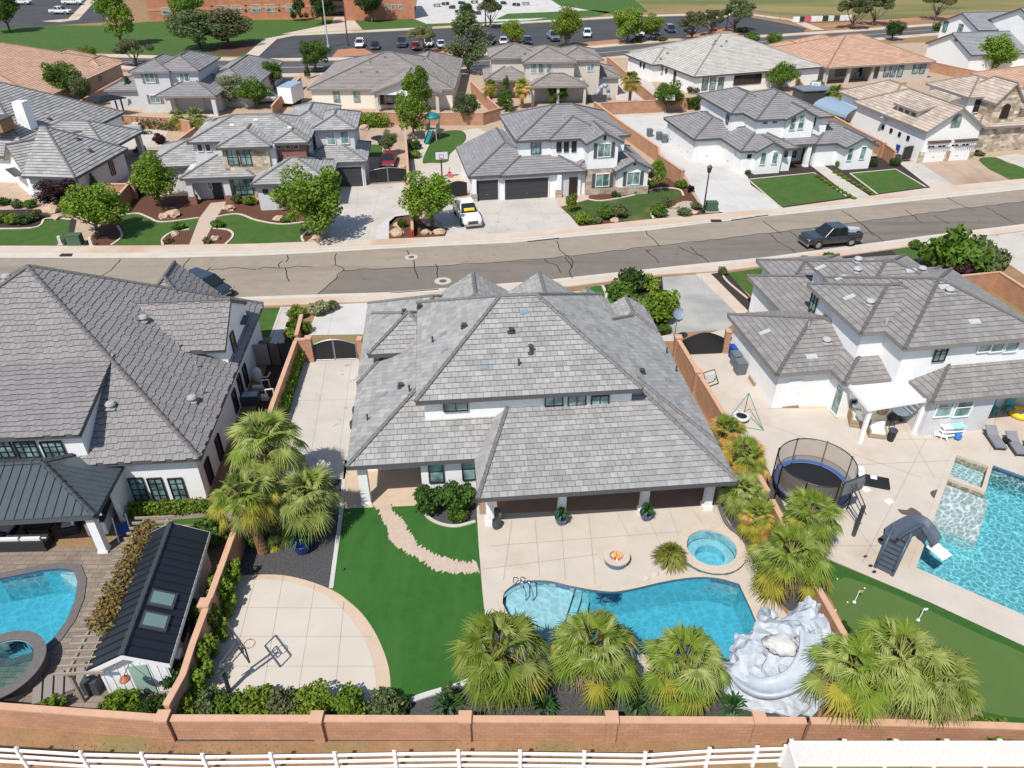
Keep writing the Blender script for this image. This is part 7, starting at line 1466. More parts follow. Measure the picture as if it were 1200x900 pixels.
for x, y, r, hh, sh, c, l in ((505, 597, 1.0, 2.0, 'bush', 'flower', 'left flowering shrub under the left eave of the middle house'), (538, 596, 1.05, 2.3, 'bush', 'flower', 'taller flowering shrub under the eave of the middle house'), (537, 609, .6, 1.0, 'bush', 'green', 'small round shrub in front of the taller flowering one'),
    (270, 686, .85, 1.75, 'leggy', 'lime', 'yellow green shrub at the upper corner of the sport court'), (266, 712, .85, 1.75, 'leggy', 'lime', 'second yellow green shrub down the sport court wall'), (254, 742, .85, 1.75, 'leggy', 'lime', 'third yellow green shrub, behind the basketball stand'), (246, 775, .85, 1.75, 'leggy', 'lime', 'fourth yellow green shrub, left of the basketball stand'), (237, 802, .85, 1.75, 'leggy', 'lime', 'fifth yellow green shrub, left of the stand foot'), (221, 834, .85, 1.5, 'bush', 'lime', 'yellow green shrub in the corner of the two tan walls'), (245, 833, .75, 1.4, 'bush', 'sage', 'grey green shrub next to the corner of the two tan walls'), (270, 835, .75, 1.3, 'bush', 'green', 'green shrub below the court, third from the corner'), (302, 834, .95, 1.45, 'bush', 'lime', 'broad olive shrub at the lower left of the court'), (337, 833, .85, 1.4, 'bush', 'olive', 'grey olive shrub below the middle of the court'), (366, 833, 1.0, 1.5, 'bush', 'lime', 'broad yellow green shrub below the middle of the court'), (411, 835, .85, 1.5, 'bush', 'bright', 'bright green shrub at the lower right of the court'), (452, 834, .8, 1.5, 'bush', 'sage', 'pale grey shrub at the right end of the court'), (470, 832, .5, .9, 'bush', 'dark', 'dark shrub beside the pale grey one at the turf corner'), (525, 822, .4, 1.1, 'leggy', 'sage', 'thin open shrub left of the leftmost pool palm'),
    (145, 835, .85, 1.4, 'bush', 'bright', 'bright green shrub in front of the black roofed shed'), (181, 838, .7, 1.2, 'bush', 'dark', 'dark shrub at the shed corner by the rear wall'), (215, 800, .8, 1.6, 'bush', 'dark', 'dark shrub beside the shed along the wall, lower one'), (228, 735, .9, 1.9, 'bush', 'dark', 'dark shrub beside the shed along the wall, upper one'), (250, 640, 1.2, 2.4, 'bush', 'flower', 'large dark flowering shrub at the top end of the shed'), (68, 832, .5, .8, 'leggy', 'bright', 'small green plant by the steps below the round spa'), (300, 640, .6, 1.6, 'leggy', 'green', 'slim shrub at the wall left of the bare palm trunk'), (1158, 866, .85, 1.2, 'bush', 'lime', 'reddish green shrub right of the big palms by the fence'), (990, 742, .5, .6, 'low', 'dark', 'small dark plant at the end of the tan wall by the rock slide'),
    (349, 372, .85, 1.3, 'bush', 'lime', 'top clipped shrub left of the low gate wall'), (345, 386, .6, 1.1, 'bush', 'green', 'middle clipped shrub left of the low gate wall'), (341, 396, .55, 1.0, 'bush', 'lime', 'bottom clipped shrub left of the low gate wall'), (358, 390, .6, 1.2, 'bush', 'lime', 'clipped shrub right of the low gate wall'), (375, 367, 1.0, 1.3, 'bush', 'blossom', 'pale flowering shrub above the left gate'), (390, 362, .6, 1.0, 'bush', 'palo', 'second pale flowering shrub near the drive'),
    (727, 352, 1.5, 2.0, 'bush', 'green', 'clipped dark green shrub by the small turf front yard'), (741, 342, 1.4, 2.6, 'bush', 'dark', 'dark green shrub at the back of the front bed'), (757, 340, 1.1, 1.9, 'bush', 'lime', 'yellow green shrub at the back of the front bed'), (745, 365, 1.1, 1.5, 'bush', 'palo', 'pale dry shrub in the middle of the front bed'), (770, 374, 1.8, 3.1, 'bush', 'bright', 'largest flowering green shrub beside the right drive'), (779, 390, .6, .9, 'bush', 'green', 'small green plant beside the wall end satellite dish'),
    (846, 322, .5, .9, 'bush', 'olive', 'small shrub at the top of the dark bed by the right drive'), (942, 312, .7, 1.0, 'ball', 'lime', 'round yellow green shrub before the right white house'), (973, 304, .8, .8, 'low', 'green', 'low green shrub before the right white house'), (1073, 291, .8, .9, 'bush', 'green', 'small shrub by the sidewalk left of the big bush'), (1112, 322, 2.9, 5.3, 'bush', 'green', 'very large green bush right of the right white house'), (1143, 322, 2.1, 4.0, 'bush', 'sage', 'lighter part bush at the right of the very large one'), (1120, 334, 1.5, 2.3, 'bush', 'purple', 'dark purple bush in front of the very large green bush')): shrub(x, y, r, hh, sh, c, l)
hedge(PX((352, 425), (343, 452), (335, 480), (330, 492)), .7, 1.2, 'bright', 'bright green climbing hedge along the left driveway wall', 320, size=.1); hedge(PX((150, 603), (242, 598)), .8, .8, 'bright', 'clipped bright green hedge under the three black windows', 420, size=.09)
# ---------------------------------------------------------------- middle house yard
ROCKM = mat('pale blue grey moulded rock', (.42, .455, .5), .6, noise_amt=.2, noise_scale=2.2, bump=.8, bump_scale=4); ramp_mix(ROCKM, None, (.24, .29, .36), .9, .5, .75); ROCK_LIT = mat('rock with painted sunlight', (.5, .49, .47), .7, noise_amt=.15, noise_scale=3, bump=.6, bump_scale=6)  # the paler ledge tone paints in sunlight on the rock top
g = G(915, 772); t = thing('rock_waterslide', 'pale grey moulded rock waterslide at the right end of the kidney pool', 'waterslide', (*g, 0))
bmR = MB()
def rk(px, py, r, seed, z=.2, amp=.45):
    p = G(px, py, z); bmR.blob((p[0] - g[0], p[1] - g[1], z), r, seed, amp, 3)
for q in ((880, 768, (.8, .9, .8), 1, .4), (900, 748, (.9, .75, 1.1), 2, .6), (922, 752, (.9, .8, 1.25), 3, .6), (940, 738, (.7, .9, 1.3), 4, .6), (958, 748, (.55, .8, 1.2), 5, .6), (970, 764, (.5, .7, 1.0), 6, .5), (946, 724, (.45, .5, 1.25), 7, .6), (898, 722, (.45, .4, .55), 8, .2), (885, 812, (1.5, .9, .3), 10, .1), (920, 822, (1.5, .7, .3), 11, .1), (905, 800, (1.7, 1.1, .45), 12, .15), (955, 795, (.95, 1.2, .8), 13, .35), (868, 790, (.8, .8, .45), 14, .1), (930, 780, (1.2, 1.0, .8), 15, .4)): rk(*q)
ro = bmR.build('rock', ROCKM, t, uv=False); rm_ = ro.modifiers.new('merge', 'REMESH'); rm_.mode = 'VOXEL'; rm_.voxel_size = .09; rm_.use_smooth_shade = False; sm_ = ro.modifiers.new('soften', 'SMOOTH'); sm_.iterations = 3; sm_.factor = .6
dt_ = bpy.data.textures.new('rock relief', 'VORONOI'); dt_.noise_scale = .5; ds_ = ro.modifiers.new('relief', 'DISPLACE'); ds_.texture = dt_; ds_.strength = -.24; ds_.mid_level = .5; de_ = ro.modifiers.new('facets', 'DECIMATE'); de_.ratio = .07
p = G(917, 754, 1.45); MB().blob((0, 0, 0), (.7, .55, .25), 9, .5, 3).build('ledge', ROCK_LIT, t, smooth=True, loc=(p[0] - g[0], p[1] - g[1], 1.45), uv=False)
def spline3(P, n=6):
    out = []; P = [Vector(p) for p in P]
    for i in range(len(P) - 1):
        p0, p1, p2, p3 = P[max(i - 1, 0)], P[i], P[i + 1], P[min(i + 2, len(P) - 1)]
        for j in range(n): t_ = j / n; out.append(0.5 * ((2 * p1) + (p2 - p0) * t_ + (2 * p0 - 5 * p1 + 4 * p2 - p3) * t_ * t_ + (3 * p1 - p0 - 3 * p2 + p3) * t_ ** 3))
    return out + [P[-1]]
def sweep(m, P, prof, closed=True):
    n = len(prof); i0 = len(m.v)
    for i, p in enumerate(P):
        d = P[min(i + 1, len(P) - 1)] - P[max(i - 1, 0)]; s = Vector((-d.y, d.x, 0)).normalized()
        m.v.extend([tuple(p + s * w_ + Vector((0, 0, h_))) for w_, h_ in prof])
    for i in range(len(P) - 1):
        for k in range(n if closed else n - 1):
            j = (k + 1) % n; m.f.append((i0 + i * n + k, i0 + i * n + j, i0 + (i + 1) * n + j, i0 + (i + 1) * n + k)); m.m.append(0)
    return m
g3 = Vector((*g, 0)); sl = sweep(MB(), [p - g3 for p in spline3([(*G(x, y, z), z) for x, y, z in ((950, 742, 1.75), (948, 770, 1.5), (930, 796, 1.1), (898, 806, .8), (872, 796, .5), (857, 775, .12))])], ((-.48, .06), (-.4, .14), (-.25, .02), (0, -.04), (.25, .02), (.4, .14), (.48, .06), (.42, -.25), (-.42, -.25)))
sl.build('slide_chute', mat('smooth slide shell', (.4, .44, .49), .35, spec=.5, noise_amt=.15, noise_scale=2), t, smooth=True)
# fire pit
g = G(722, 658); t = thing('fire_pit', 'round tiled fire pit burning on the pool deck', 'fire pit', (*g, 0)); o = MB(); o.lathe([(.6, 0), (.6, .36)], n=28, m=0, closed=False); o.lathe([(.6, .36), (.68, .36), (.68, .44), (.36, .44), (.36, .25), (.01, .25)], n=28, m=1, closed=False); o.build('pit_wall', [TILEB, COPING], t)
fb = MB(); rf = random.Random(3)
for i in range(30): a = rf.uniform(0, 6.28); q = rf.uniform(0, .3); fb.blob((math.cos(a) * q, math.sin(a) * q, .28), .06, i, .3, 1)
fb.build('fire_glass', mat('fire glass', (.25, .05, .08), .2, spec=.7, island=.5), t, uv=False)
FM = bpy.data.materials.new('flame'); FM.use_nodes = True; FM.node_tree.nodes.clear(); ou = FM.node_tree.nodes.new('ShaderNodeOutputMaterial'); em = FM.node_tree.nodes.new('ShaderNodeEmission'); em.inputs[0].default_value = (1, .42, .08, 1); em.inputs[1].default_value = 1.1; FM.node_tree.links.new(em.outputs[0], ou.inputs[0])
for i in range(7): a = i * 2.4; q = .07 + .02 * i; MB().lathe([(.03, 0), (.05, .08), (.03, .2), (.004, .3 + .04 * (i % 3))], n=7).build('flame', FM, t, loc=(math.cos(a) * q, math.sin(a) * q, .3), uv=False)
g = G(602, 688); t = thing('pool_handrail', 'curved steel handrail at the shallow end of the kidney pool', 'handrail', (*g, 0))
for s in (0, .35): MB().path([(s, 0, 0), (s, 0, .7), (s + .1, -.1, .85), (s + .4, -.35, .8), (s + .6, -.55, .2), (s + .6, -.55, -.3)], .028, 8).build('rail', CHROME, t, smooth=True)
for x, y, r in ((767, 673, .2), (757, 677, .2), (776, 670, .2)): g = G(x, y); tag(MB().lathe([(r, 0), (r * .9, .08), (.01, .1)], n=12).build('stepping_stone', KERBC, loc=(*g, .012)), 'pale round stepping stone above the pool edge', 'stepping stone', 'stepping stones by the grass tuft')
g = G(403, 668); tag(MB().blob((0, 0, .05), (.1, .07, .07), 2, .3, 1).build('turf_ball', BLACKM, loc=(*g, .016), uv=False), 'small dark ball lying on the artificial turf', 'ball')
def hoop(px, py, rz, label, bh=2.7, rim=mat('orange rim', (.5, .14, .04), .5), board=None, back=.9, solid=False):
    g = G(px, py); t = thing('basketball_hoop', label, 'basketball hoop', (*g, 0), rz); MB().box((0, 0, bh * .4), (.16, .16, bh * .8)).build('pole', DARKM, t)
    ar = MB()
    for s in (-.12, .12): ar.path([(0, s, bh * .78), (back, s, bh + .2)], .035, 6); ar.path([(-.2, s, bh * .62), (back, s, bh - .25)], .03, 6)
    ar.build('support_arm', DARKM, t); f = MB(); W_, H_ = 1.5, .95
    for z in (-H_ / 2, H_ / 2): f.box((0, 0, z), (.06, W_, .06))
    for y in (-W_ / 2, W_ / 2): f.box((0, y, 0), (.06, .06, H_))
    for z in (-.3, .08): f.box((0.005, 0, z), (.04, .55, .05))
    for y in (-.26, .26): f.box((0.005, y, -.11), (.04, .05, .4))
    bo = f.build('backboard', DARKM, t, loc=(back + .05, 0, bh + .12))
    if solid: MB().box((0, 0, 0), (.03, W_ - .06, H_ - .06)).build('board_panel', board, bo)
    r_ = MB(); pts = [(math.cos(i * math.pi / 9) * .23, math.sin(i * math.pi / 9) * .23, 0) for i in range(19)]; r_.path(pts, .018, 6); r_.box((-.3, 0, -.02), (.14, .12, .08)); r_.build('rim', rim, t, loc=(back + .45, 0, bh - .2))
    return t
hoop(269.4, 811, R(42), 'dark basketball stand with tilted board on the round sport court', 2.3); hoop(1000, 628, R(115), 'basketball stand leaning over the round trampoline', 2.7, board=mat('smoky board', (.2, .21, .22), .2), solid=True)
hoop(518, 208, R(-80), 'black basketball stand in the yard with green playground turf', 2.8, board=mat('white board', (.6, .62, .63), .4), solid=True); hoop(952, 118, R(-110), 'basketball stand behind the upper right white house', 2.6, solid=True, board=mat('white board', (.6, .6, .6), .4)); hoop(783, 133, R(-100), 'white framed basketball stand in the concrete yard corner', 2.5, solid=True, board=mat('white board', (.6, .6, .6), .4))
g = G(789, 405); t = thing('satellite_dish', 'grey satellite dish on a pole beside the middle house', 'satellite dish', (*g, 0)); MB().tube((0, 0, 0), (0, 0, 2.6), .03).build('pole', GREYM, t); q = MB().lathe([(.01, 0), (.3, .06), (.45, .16)], n=16, closed=False).build('dish', mat('slate dish', (.2, .24, .3), .5), t, loc=(0, 0, 2.7)); q.rotation_euler = (R(50), 0, R(20))
g = G(417, 500); t = thing('utility_meter', 'dark utility meters and pipes on the left side wall of the middle house', 'meter', (*g, 0))
for i in range(2): MB().box((0, i * 1.1 - 1, .9 + i * .3), (.14, .35, .45)).build('meter_box', DARKM, t)
MB().tube((0, -1.2, 1.0), (0, 1.6, 1.0), .05).build('pipe', GREYM, t)
# ---------------------------------------------------------------- left neighbour: shed, pergola, sofas
SIDING = mat('white board siding', (.76, .77, .78), .7, noise_amt=.04, noise_scale=2)
r0, r1 = Vector(G(143, 769, 2.95)), Vector(G(200, 615, 2.95)); ln = r1 - r0; ya = math.atan2(ln.y, ln.x) - math.pi / 2; SW = 2.75; SL = ln.length - .5
o = r0 - Vector((math.cos(ya), math.sin(ya))) * SW / 2 + ln.normalized() * .3
h = House('garden_shed', 'white garden shed with black standing seam roof and skylights', tuple(o), math.degrees(ya), mat('black standing seam roof', (.012, .015, .02), .35, spec=.6), [SIDING], FASC_W, SOFFIT, tile=(0, 30), lift=0); h.root['category'] = 'shed'
h.block((-.3, -.3, SW + .3, SL + .3), 2.15, (.5, .5, None, None), ov=.3); h.finish()
sm = MB(); zr = 2.15 + .5 * (SW / 2 + .3)
for i in range(int(SL / .45) + 1):
    v = -.2 + i * .45; sm.tube((-.3, v, 2.19), (SW / 2, v, zr + .04), .022, n=4); sm.tube((SW + .3, v, 2.19), (SW / 2, v, zr + .04), .022, n=4)
h.part('roof_seam', sm, MATS['black standing seam roof']); h.part('ridge_cap', MB().tube((SW / 2, -.3, zr + .03), (SW / 2, SL + .3, zr + .03), .07, n=6), MATS['black standing seam roof'])
SKY = mat('skylight glass', (.15, .23, .22), .1, spec=.8)
for v in (1.55, 2.75):
    f = MB(); f.box((0, 0, .04), (1.1, .85, .1)); s_ = h.part('skylight', f, DARKM, (SW / 2 + .72, v, zr - .36 + .06)); s_.rotation_euler[1] = math.atan(.5); MB().box((0, 0, .1), (.9, .62, .02)).build('pane', SKY, s_)
bt = MB()
for i in range(9): bt.box((.1 + i * (SW - .2) / 8, -.012, 1.05), (.05, .024, 2.1))
h.part('siding_batten', bt, WHITE2); d_ = MB().box((0, 0, 1.0), (.75, .05, 1.9)); h.part('door', d_, mat('sage green door', (.3, .42, .36), .6), (SW * .58, -.04, 0))
ha = MB(); ha.path([(0, 0, 0), (0, -.75, .1)], .02, 6); ha.lathe([(.02, 0), (.2, -.1), (.22, -.16)], (0, -.75, .05), 14, closed=False); h.part('wall_lamp', ha, mat('rust copper', (.3, .1, .04), .5), (SW * .5, 0, 2.15))
h.win('R', SW, 0, 0, .9, .8, 2, 1, BLACKM, GLASSD, p=(SW, 2.2, 1.3)); h.part('utility_box', MB().box((0, 0, 0), (.25, .5, .6)), WHITE2, (SW + .13, .9, 1.0))
# pergola strip with vine
t = thing('vine_pergola', 'long weathered timber pergola with a brown vine, left of the black roofed shed', 'pergola', (*G(86, 820), 0)); g0 = G(86, 820); PB = mat('weathered timber', (.3, .25, .2), .85, noise_amt=.15, noise_scale=4); zb = 2.2
A1, A2 = Vector(G(72, 790, zb)), Vector(G(165, 607, zb)); dd = (A2 - A1); nn = Vector((dd.y, -dd.x)).normalized()
for k in (0.15, 1.35): MB().box((0, 0, 0), (.1, dd.length, .16)).build('beam', PB, t, loc=((A1.x + A2.x) / 2 + nn.x * k - g0[0], (A1.y + A2.y) / 2 + nn.y * k - g0[1], zb - .16), rz=math.atan2(dd.y, dd.x) - math.pi / 2)
for i in range(26):
    p = A1 + dd * (i / 25); MB().box((0, 0, 0), (2.0, .06, .14)).build('rafter', PB, t, loc=(p.x + nn.x * .7 - g0[0], p.y + nn.y * .7 - g0[1], zb), rz=math.atan2(nn.y, nn.x))
for f in (0.02, .34, .67, .98): p = A1 + dd * f; MB().box((0, 0, zb / 2 - .1), (.13, .13, zb - .2)).build('post', PB, t, loc=(p.x + nn.x * .15 - g0[0], p.y + nn.y * .15 - g0[1], 0))
vp = [A1 + dd * f + nn * .75 for f in (.25, .45, .7, .95)]; o = leaf_cloud(random.Random(4), [(p.x + random.Random(i).uniform(-.4, .4), p.y, zb + .12, .55, .35) for p0, p1 in zip(vp, vp[1:]) for i, p in enumerate([p0.lerp(p1, j / 5) for j in range(5)])], 2600, .1).build('climbing_vine', LEAF['vine'], uv=False); tag(o, 'brown and green vine spreading over the timber pergola', 'vine')
# sofas under the metal roof
SOF = mat('white cushion', (.68, .68, .66), .9, noise_amt=.05, noise_scale=3); WICK = mat('black wicker', (.03, .03, .032), .8)
def sofa(px, py, w_, rz, label, n=2):
    g = G(px, py); t = thing('outdoor_sofa', label, 'sofa', (*g, 0), rz); MB().box((0, 0, .16), (w_, .85, .3)).build('base', WICK, t); MB().box((0, .38, .5), (w_, .12, .4)).build('backrest', WICK, t)
    for s in (-1, 1): MB().box((s * (w_ / 2 - .06), 0, .4), (.12, .85, .25)).build('armrest', WICK, t)
    for i in range(n):
        cw_ = (w_ - .26) / n; x = -w_ / 2 + .13 + cw_ * (i + .5); MB().box((0, 0, 0), (cw_ - .03, .66, .16)).build('seat_cushion', SOF, t, loc=(x, -.06, .39)); MB().box((0, 0, 0), (cw_ - .03, .16, .4), taper=.9).build('back_cushion', SOF, t, loc=(x, .24, .66))
sofa(32, 640, 2.5, R(182), 'white cushioned sofa at the edge of the metal porch roof', 2); sofa(85, 620, 1.0, R(-70), 'white armchair under the right part of the metal porch roof', 1); sofa(8, 625, 1.0, R(85), 'white armchair at the left edge under the metal porch roof', 1)
g = G(50, 620); t = thing('coffee_table', 'dark low table between the white sofas', 'table', (*g, 0)); MB().box((0, 0, .42), (1.5, .9, .06)).build('table_top', BLACKM, t)
for sx in (-.65, .65):
    for sy in (-.35, .35): MB().box((sx, sy, .2), (.07, .07, .4)).build('leg', BLACKM, t)
g = G(121, 612); t = thing('grill_island', 'outdoor grill counter with steel grill by the metal roofed porch', 'grill', (*g, 0), R(12)); MB().box((0, 0, .45), (1.0, 2.0, .9)).build('counter', WHITE2, t); MB().box((0, 0, .93), (1.1, 2.1, .06)).build('counter_top', DARKM, t); MB().box((0, 0, 1.1), (.7, 1.1, .3), taper=.75).build('grill_lid', CHROME, t)
g = G(146, 625); t = thing('deck_chair', 'folding deck chair of pale wood with blue cloth near the pergola', 'chair', (*g, 0), R(30)); MB().box((0, 0, .35), (.6, .9, .04)).build('seat', mat('blue cloth', (.03, .08, .25), .8), t)
for s in (-1, 1): MB().path([(s * .33, -.6, 0), (s * .33, .5, .9)], .03, 6).build('leg', WHITE2, t); MB().path([(s * .33, .5, 0), (s * .33, -.4, .6)], .03, 6).build('leg', WHITE2, t)
st = thing('deck_steps', 'row of grey plank steps below the raised round spa', 'steps', (*G(45, 812), 0), R(25))
for i in range(5): MB().box((i * .42, i * .02, .1), (.34, 1.3, .14)).build('plank', mat('grey plank', (.25, .22, .2), .85), st)
g = G(18, 672.5); tag(MB().lathe([(.16, 0), (.14, .02), (.01, .025)], n=14).build('skimmer_lid', LITEFL, loc=(*g, .015)), 'white round skimmer lid on the paver patio above the left pool', 'lid')
g = G(112, 808); tag(MB().box((0, 0, .4), (.7, .6, .8), taper=.92).build('pool_pump', DARKM, loc=(*g, 0)), 'dark grey pump box at the lower left corner of the shed', 'pump')
# clutter beside the slate roofed house
PALE = mat('off white pump tank', (.6, .6, .56), .5)
g = G(303, 446); t = thing('pool_filter', 'off white pool filter tank by the slate house side wall', 'pool filter', (*g, 0)); MB().lathe([(.3, 0), (.32, .1), (.32, .8), (.2, 1.0), (.05, 1.08)], n=16).build('tank', PALE, t, smooth=True); MB().path([(.3, 0, .3), (.7, 0, .3), (.7, .6, .3)], .05).build('pipe', PALE, t)
for x, y, l in ((303, 457, 'first'), (308, 468, 'second')): g = G(x, y); t = thing('pool_pump', '%s pale pump on pipes in the narrow side yard' % l, 'pump', (*g, 0)); MB().tube((-.35, 0, .25), (.35, 0, .25), .17).build('motor', PALE, t); MB().box((0, 0, .05), (.8, .4, .1)).build('pad', CONC, t); MB().path([(.3, 0, .4), (.3, 0, .8), (.8, .1, .8), (.8, .1, .1)], .05).build('pipe', PALE, t)
g = G(295, 472); t = thing('hot_tub_box', 'dark tub with pale inner shell in the narrow side yard', 'tub', (*g, 0), R(5)); MB().box((0, 0, .35), (1.2, .8, .7), taper=1.05).build('shell', mat('dark blue plastic', (.05, .06, .09), .5), t); MB().box((0, 0, .72), (1.0, .6, .02)).build('inner_shell', mat('steel tub', (.35, .38, .42), .3), t)
g = G(316, 428); t = thing('side_gate', 'grey wooden gate with dark frame between house and wall', 'gate', (*g, 0)); MB().box((-.5, 0, .9), (1.3, .06, 1.7)).build('gate_leaf', mat('grey boards', (.3, .28, .25), .85), t); MB().box((.55, 0, .9), (.7, .06, 1.7)).build('gate_leaf', mat('brown boards', (.15, .09, .07), .85), t)
for x in (-1.2, .18, .95): MB().box((x, 0, .95), (.1, .1, 1.9)).build('post', BLACKM, t)
for x, y, l in ((310, 415, 'left'), (318, 418, 'right')): g = G(x, y); tag(MB().box((0, 0, .5), (.7, .7, 1.0), taper=.9).build('ac_unit', DARKM, loc=(*g, 0)), '%s dark box in the shaded corner behind the side gate' % l, 'unit')
# ---------------------------------------------------------------- right neighbour: pergola, furniture, pool slide, trampoline
PA = [G(x, y, 2.75) for x, y in ((993, 449.5), (1064, 444), (1092, 468), (1018, 480))]; t = thing('louvered_pergola', 'white louvered pergola roof attached to the right white house', 'pergola', (*PA[3], 0)); o_ = PA[3]; rel = [Vector((p[0] - o_[0], p[1] - o_[1], 0)) for p in PA]
for i in range(4):
    a, b = rel[i], rel[(i + 1) % 4]; L = (b - a).length; MB().box((0, 0, 0), (L, .12, .22)).build('beam', WHITE2, t, loc=(*((a + b) / 2).xy, 2.75), rz=math.atan2(b.y - a.y, b.x - a.x))
for k in range(26):
    f = (k + .5) / 26; a = rel[0].lerp(rel[1], f); b = rel[3].lerp(rel[2], f); L = (b - a).length; q = MB().box((0, 0, 0), (L - .14, .1, .02)).build('louver', WHITE2, t, loc=(*((a + b) / 2).xy, 2.78), rz=math.atan2(b.y - a.y, b.x - a.x)); q.rotation_euler[0] = R(12)
MB().box((0, 0, 1.35), (.22, .22, 2.7)).build('post', WHITE2, t, loc=(.25, .25, 0)); MB().box((0, 0, 1.35), (.22, .22, 2.7)).build('post', WHITE2, t, loc=(rel[2].x - .2, rel[2].y + .25, 0))
RAT = mat('tan rattan', (.34, .25, .16), .85, noise_amt=.2, noise_scale=10)
def rchair(px, py, w_, rz, label, m=RAT):
    g = G(px, py); t = thing('patio_chair', label, 'chair', (*g, 0), rz); MB().box((0, 0, .22), (w_, .8, .28)).build('base', m, t); q = MB().box((0, .36, .62), (w_, .12, .6), taper=.9).build('backrest', m, t); MB().box((0, -.04, .42), (w_ - .2, .66, .14)).build('seat_cushion', SOF, t); MB().box((0, .26, .7), (w_ - .2, .14, .45), taper=.9).build('back_cushion', SOF, t)
    for s in (-1, 1): MB().box((s * (w_ / 2 - .05), 0, .45), (.1, .8, .25)).build('armrest', m, t)
rchair(1001, 494, 1.5, R(75), 'tan rattan loveseat left of the white pergola post'); rchair(1026, 510, 1.05, R(-12), 'cream cushioned chair right of the white pergola post')
g = G(1053, 492); t = thing('round_table', 'round pale topped table under the white pergola', 'table', (*g, 0)); MB().lathe([(.6, .7), (.62, .73), (.6, .76), (.01, .77)], n=24).build('table_top', mat('blue grey top', (.4, .48, .55), .2), t); MB().lathe([(.3, 0), (.1, .1), (.08, .7)], n=12).build('pedestal', DARKM, t)
g = G(1032, 483); t = thing('ottoman', 'brown round basket table at the house wall under the pergola', 'side table', (*g, 0)); MB().lathe([(.35, 0), (.42, .2), (.4, .45), (.01, .47)], n=16).build('basket', RAT, t)
g = G(1043, 516); t = thing('trash_can', 'black lidded can in front of the pergola furniture', 'trash can', (*g, 0)); MB().lathe([(.2, 0), (.26, .75), (.27, .78)], n=14).build('can', BLACKM, t); MB().lathe([(.28, .78), (.25, .86), (.02, .9)], n=14).build('lid', DARKM, t)
g = G(1042, 500); t = thing('patio_heater', 'black grill on legs beside the round pergola table', 'grill', (*g, 0)); MB().lathe([(.3, .6), (.34, .75), (.25, .95), (.03, 1.0)], n=14).build('bowl', BLACKM, t)
for a in (0, 2.1, 4.2): MB().path([(math.cos(a) * .35, math.sin(a) * .35, 0), (math.cos(a) * .12, math.sin(a) * .12, .65)], .025, 6).build('leg', BLACKM, t)
# stacked white loungers / towel rack by the pool wall
g = G(1112, 512); t = thing('towel_rack', 'white slatted rack with aqua and blue towels before the pool side windows', 'rack', (*g, 0), R(8))
for z in (.25, .55, .85): MB().box((0, 0, z), (1.5, .5, .04)).build('shelf', WHITE2, t)
for sx in (-.72, .72):
    for sy in (-.22, .22): MB().box((sx, sy, .48), (.05, .05, .96)).build('leg', WHITE2, t)
MB().box((.25, -.1, .93), (.7, .5, .1)).build('towel', mat('aqua towel', (.3, .62, .62), .9), t); MB().blob((.3, -.35, .3), .22, 3, .3, 2).build('towel', mat('royal blue towel', (.03, .18, .5), .9), t, uv=False)
g = G(1102, 509); t = thing('folded_lounger', 'folded white slatted lounger left of the towel rack', 'lounger', (*g, 0), R(-30))
for i in range(7): MB().box((0, -.6 + i * .2, .28 + i * .02), (.65, .12, .04)).build('slat', WHITE2, t)
for s in (-1, 1): MB().box((s * .35, 0, .22), (.05, 1.5, .08)).build('frame', WHITE2, t)
def lounger(px, py, rz, label):
    g = G(px, py); t = thing('sun_lounger', label, 'lounger', (*g, 0), rz, 'grey loungers by the large pool'); CU = mat('grey lounger cushion', (.2, .2, .22), .9, noise_amt=.05, noise_scale=4)
    MB().box((0, -.3, .3), (.66, 1.25, .1)).build('seat_cushion', CU, t); q = MB().box((0, .35, 0), (.66, .75, .1)).build('back_cushion', CU, t, loc=(0, .28, .3)); q.rotation_euler[0] = R(28); MB().box((0, -.05, .22), (.7, 1.8, .05)).build('frame', DARKM, t)
    for sx in (-.3, .3):
        for sy in (-.85, .75): MB().box((sx, sy, .1), (.05, .05, .2)).build('leg', DARKM, t)
lounger(1164, 518, R(-6), 'left grey cushioned lounger above the large pool'); lounger(1188, 525, R(-6), 'grey cushioned lounger in the middle above the large pool'); lounger(1212, 532, R(-6), 'grey lounger cut by the right edge above the large pool')
g = G(1177, 521); t = thing('side_table', 'small dark side table between the grey loungers', 'table', (*g, 0)); MB().box((0, 0, .4), (.4, .4, .04)).build('table_top', BLACKM, t)
for sx in (-.15, .15): MB().box((sx, 0, .2), (.04, .3, .4)).build('leg', BLACKM, t)
TEAL = mat('teal chair', (.08, .32, .35), .5)
def cafe_chair(px, py, rz, label, m):
    g = G(px, py); t = thing('cafe_chair', label, 'chair', (*g, 0), rz); MB().box((0, 0, .46), (.5, .5, .05)).build('seat', m, t); MB().box((0, .24, .75), (.5, .05, .5), taper=.9).build('backrest', m, t)
    for sx in (-.2, .2):
        for sy in (-.2, .2): MB().box((sx, sy, .22), (.04, .04, .44)).build('leg', m, t)
cafe_chair(1163, 485, R(20), 'left teal chair in the shaded patio at the right edge', TEAL); cafe_chair(1181, 484, R(-15), 'right teal chair in the shaded patio at the right edge', TEAL); cafe_chair(1150, 484, R(60), 'dark chair in the shaded patio left of the teal ones', BLACKM)
g = G(1195, 487); t = thing('pool_float', 'yellow inflatable ring with white inside at the right edge', 'pool float', (*g, 0)); q = MB(); q.lathe([(.55 + .2 * math.cos(k * math.pi / 6), .2 + .2 * math.sin(k * math.pi / 6)) for k in range(13)], n=28, closed=False); q.build('ring', mat('yellow vinyl', (.8, .48, .02), .35), t, smooth=True, uv=False); MB().lathe([(.42, .2), (.01, .22)], n=20, closed=False).build('inner_disc', SOF, t)
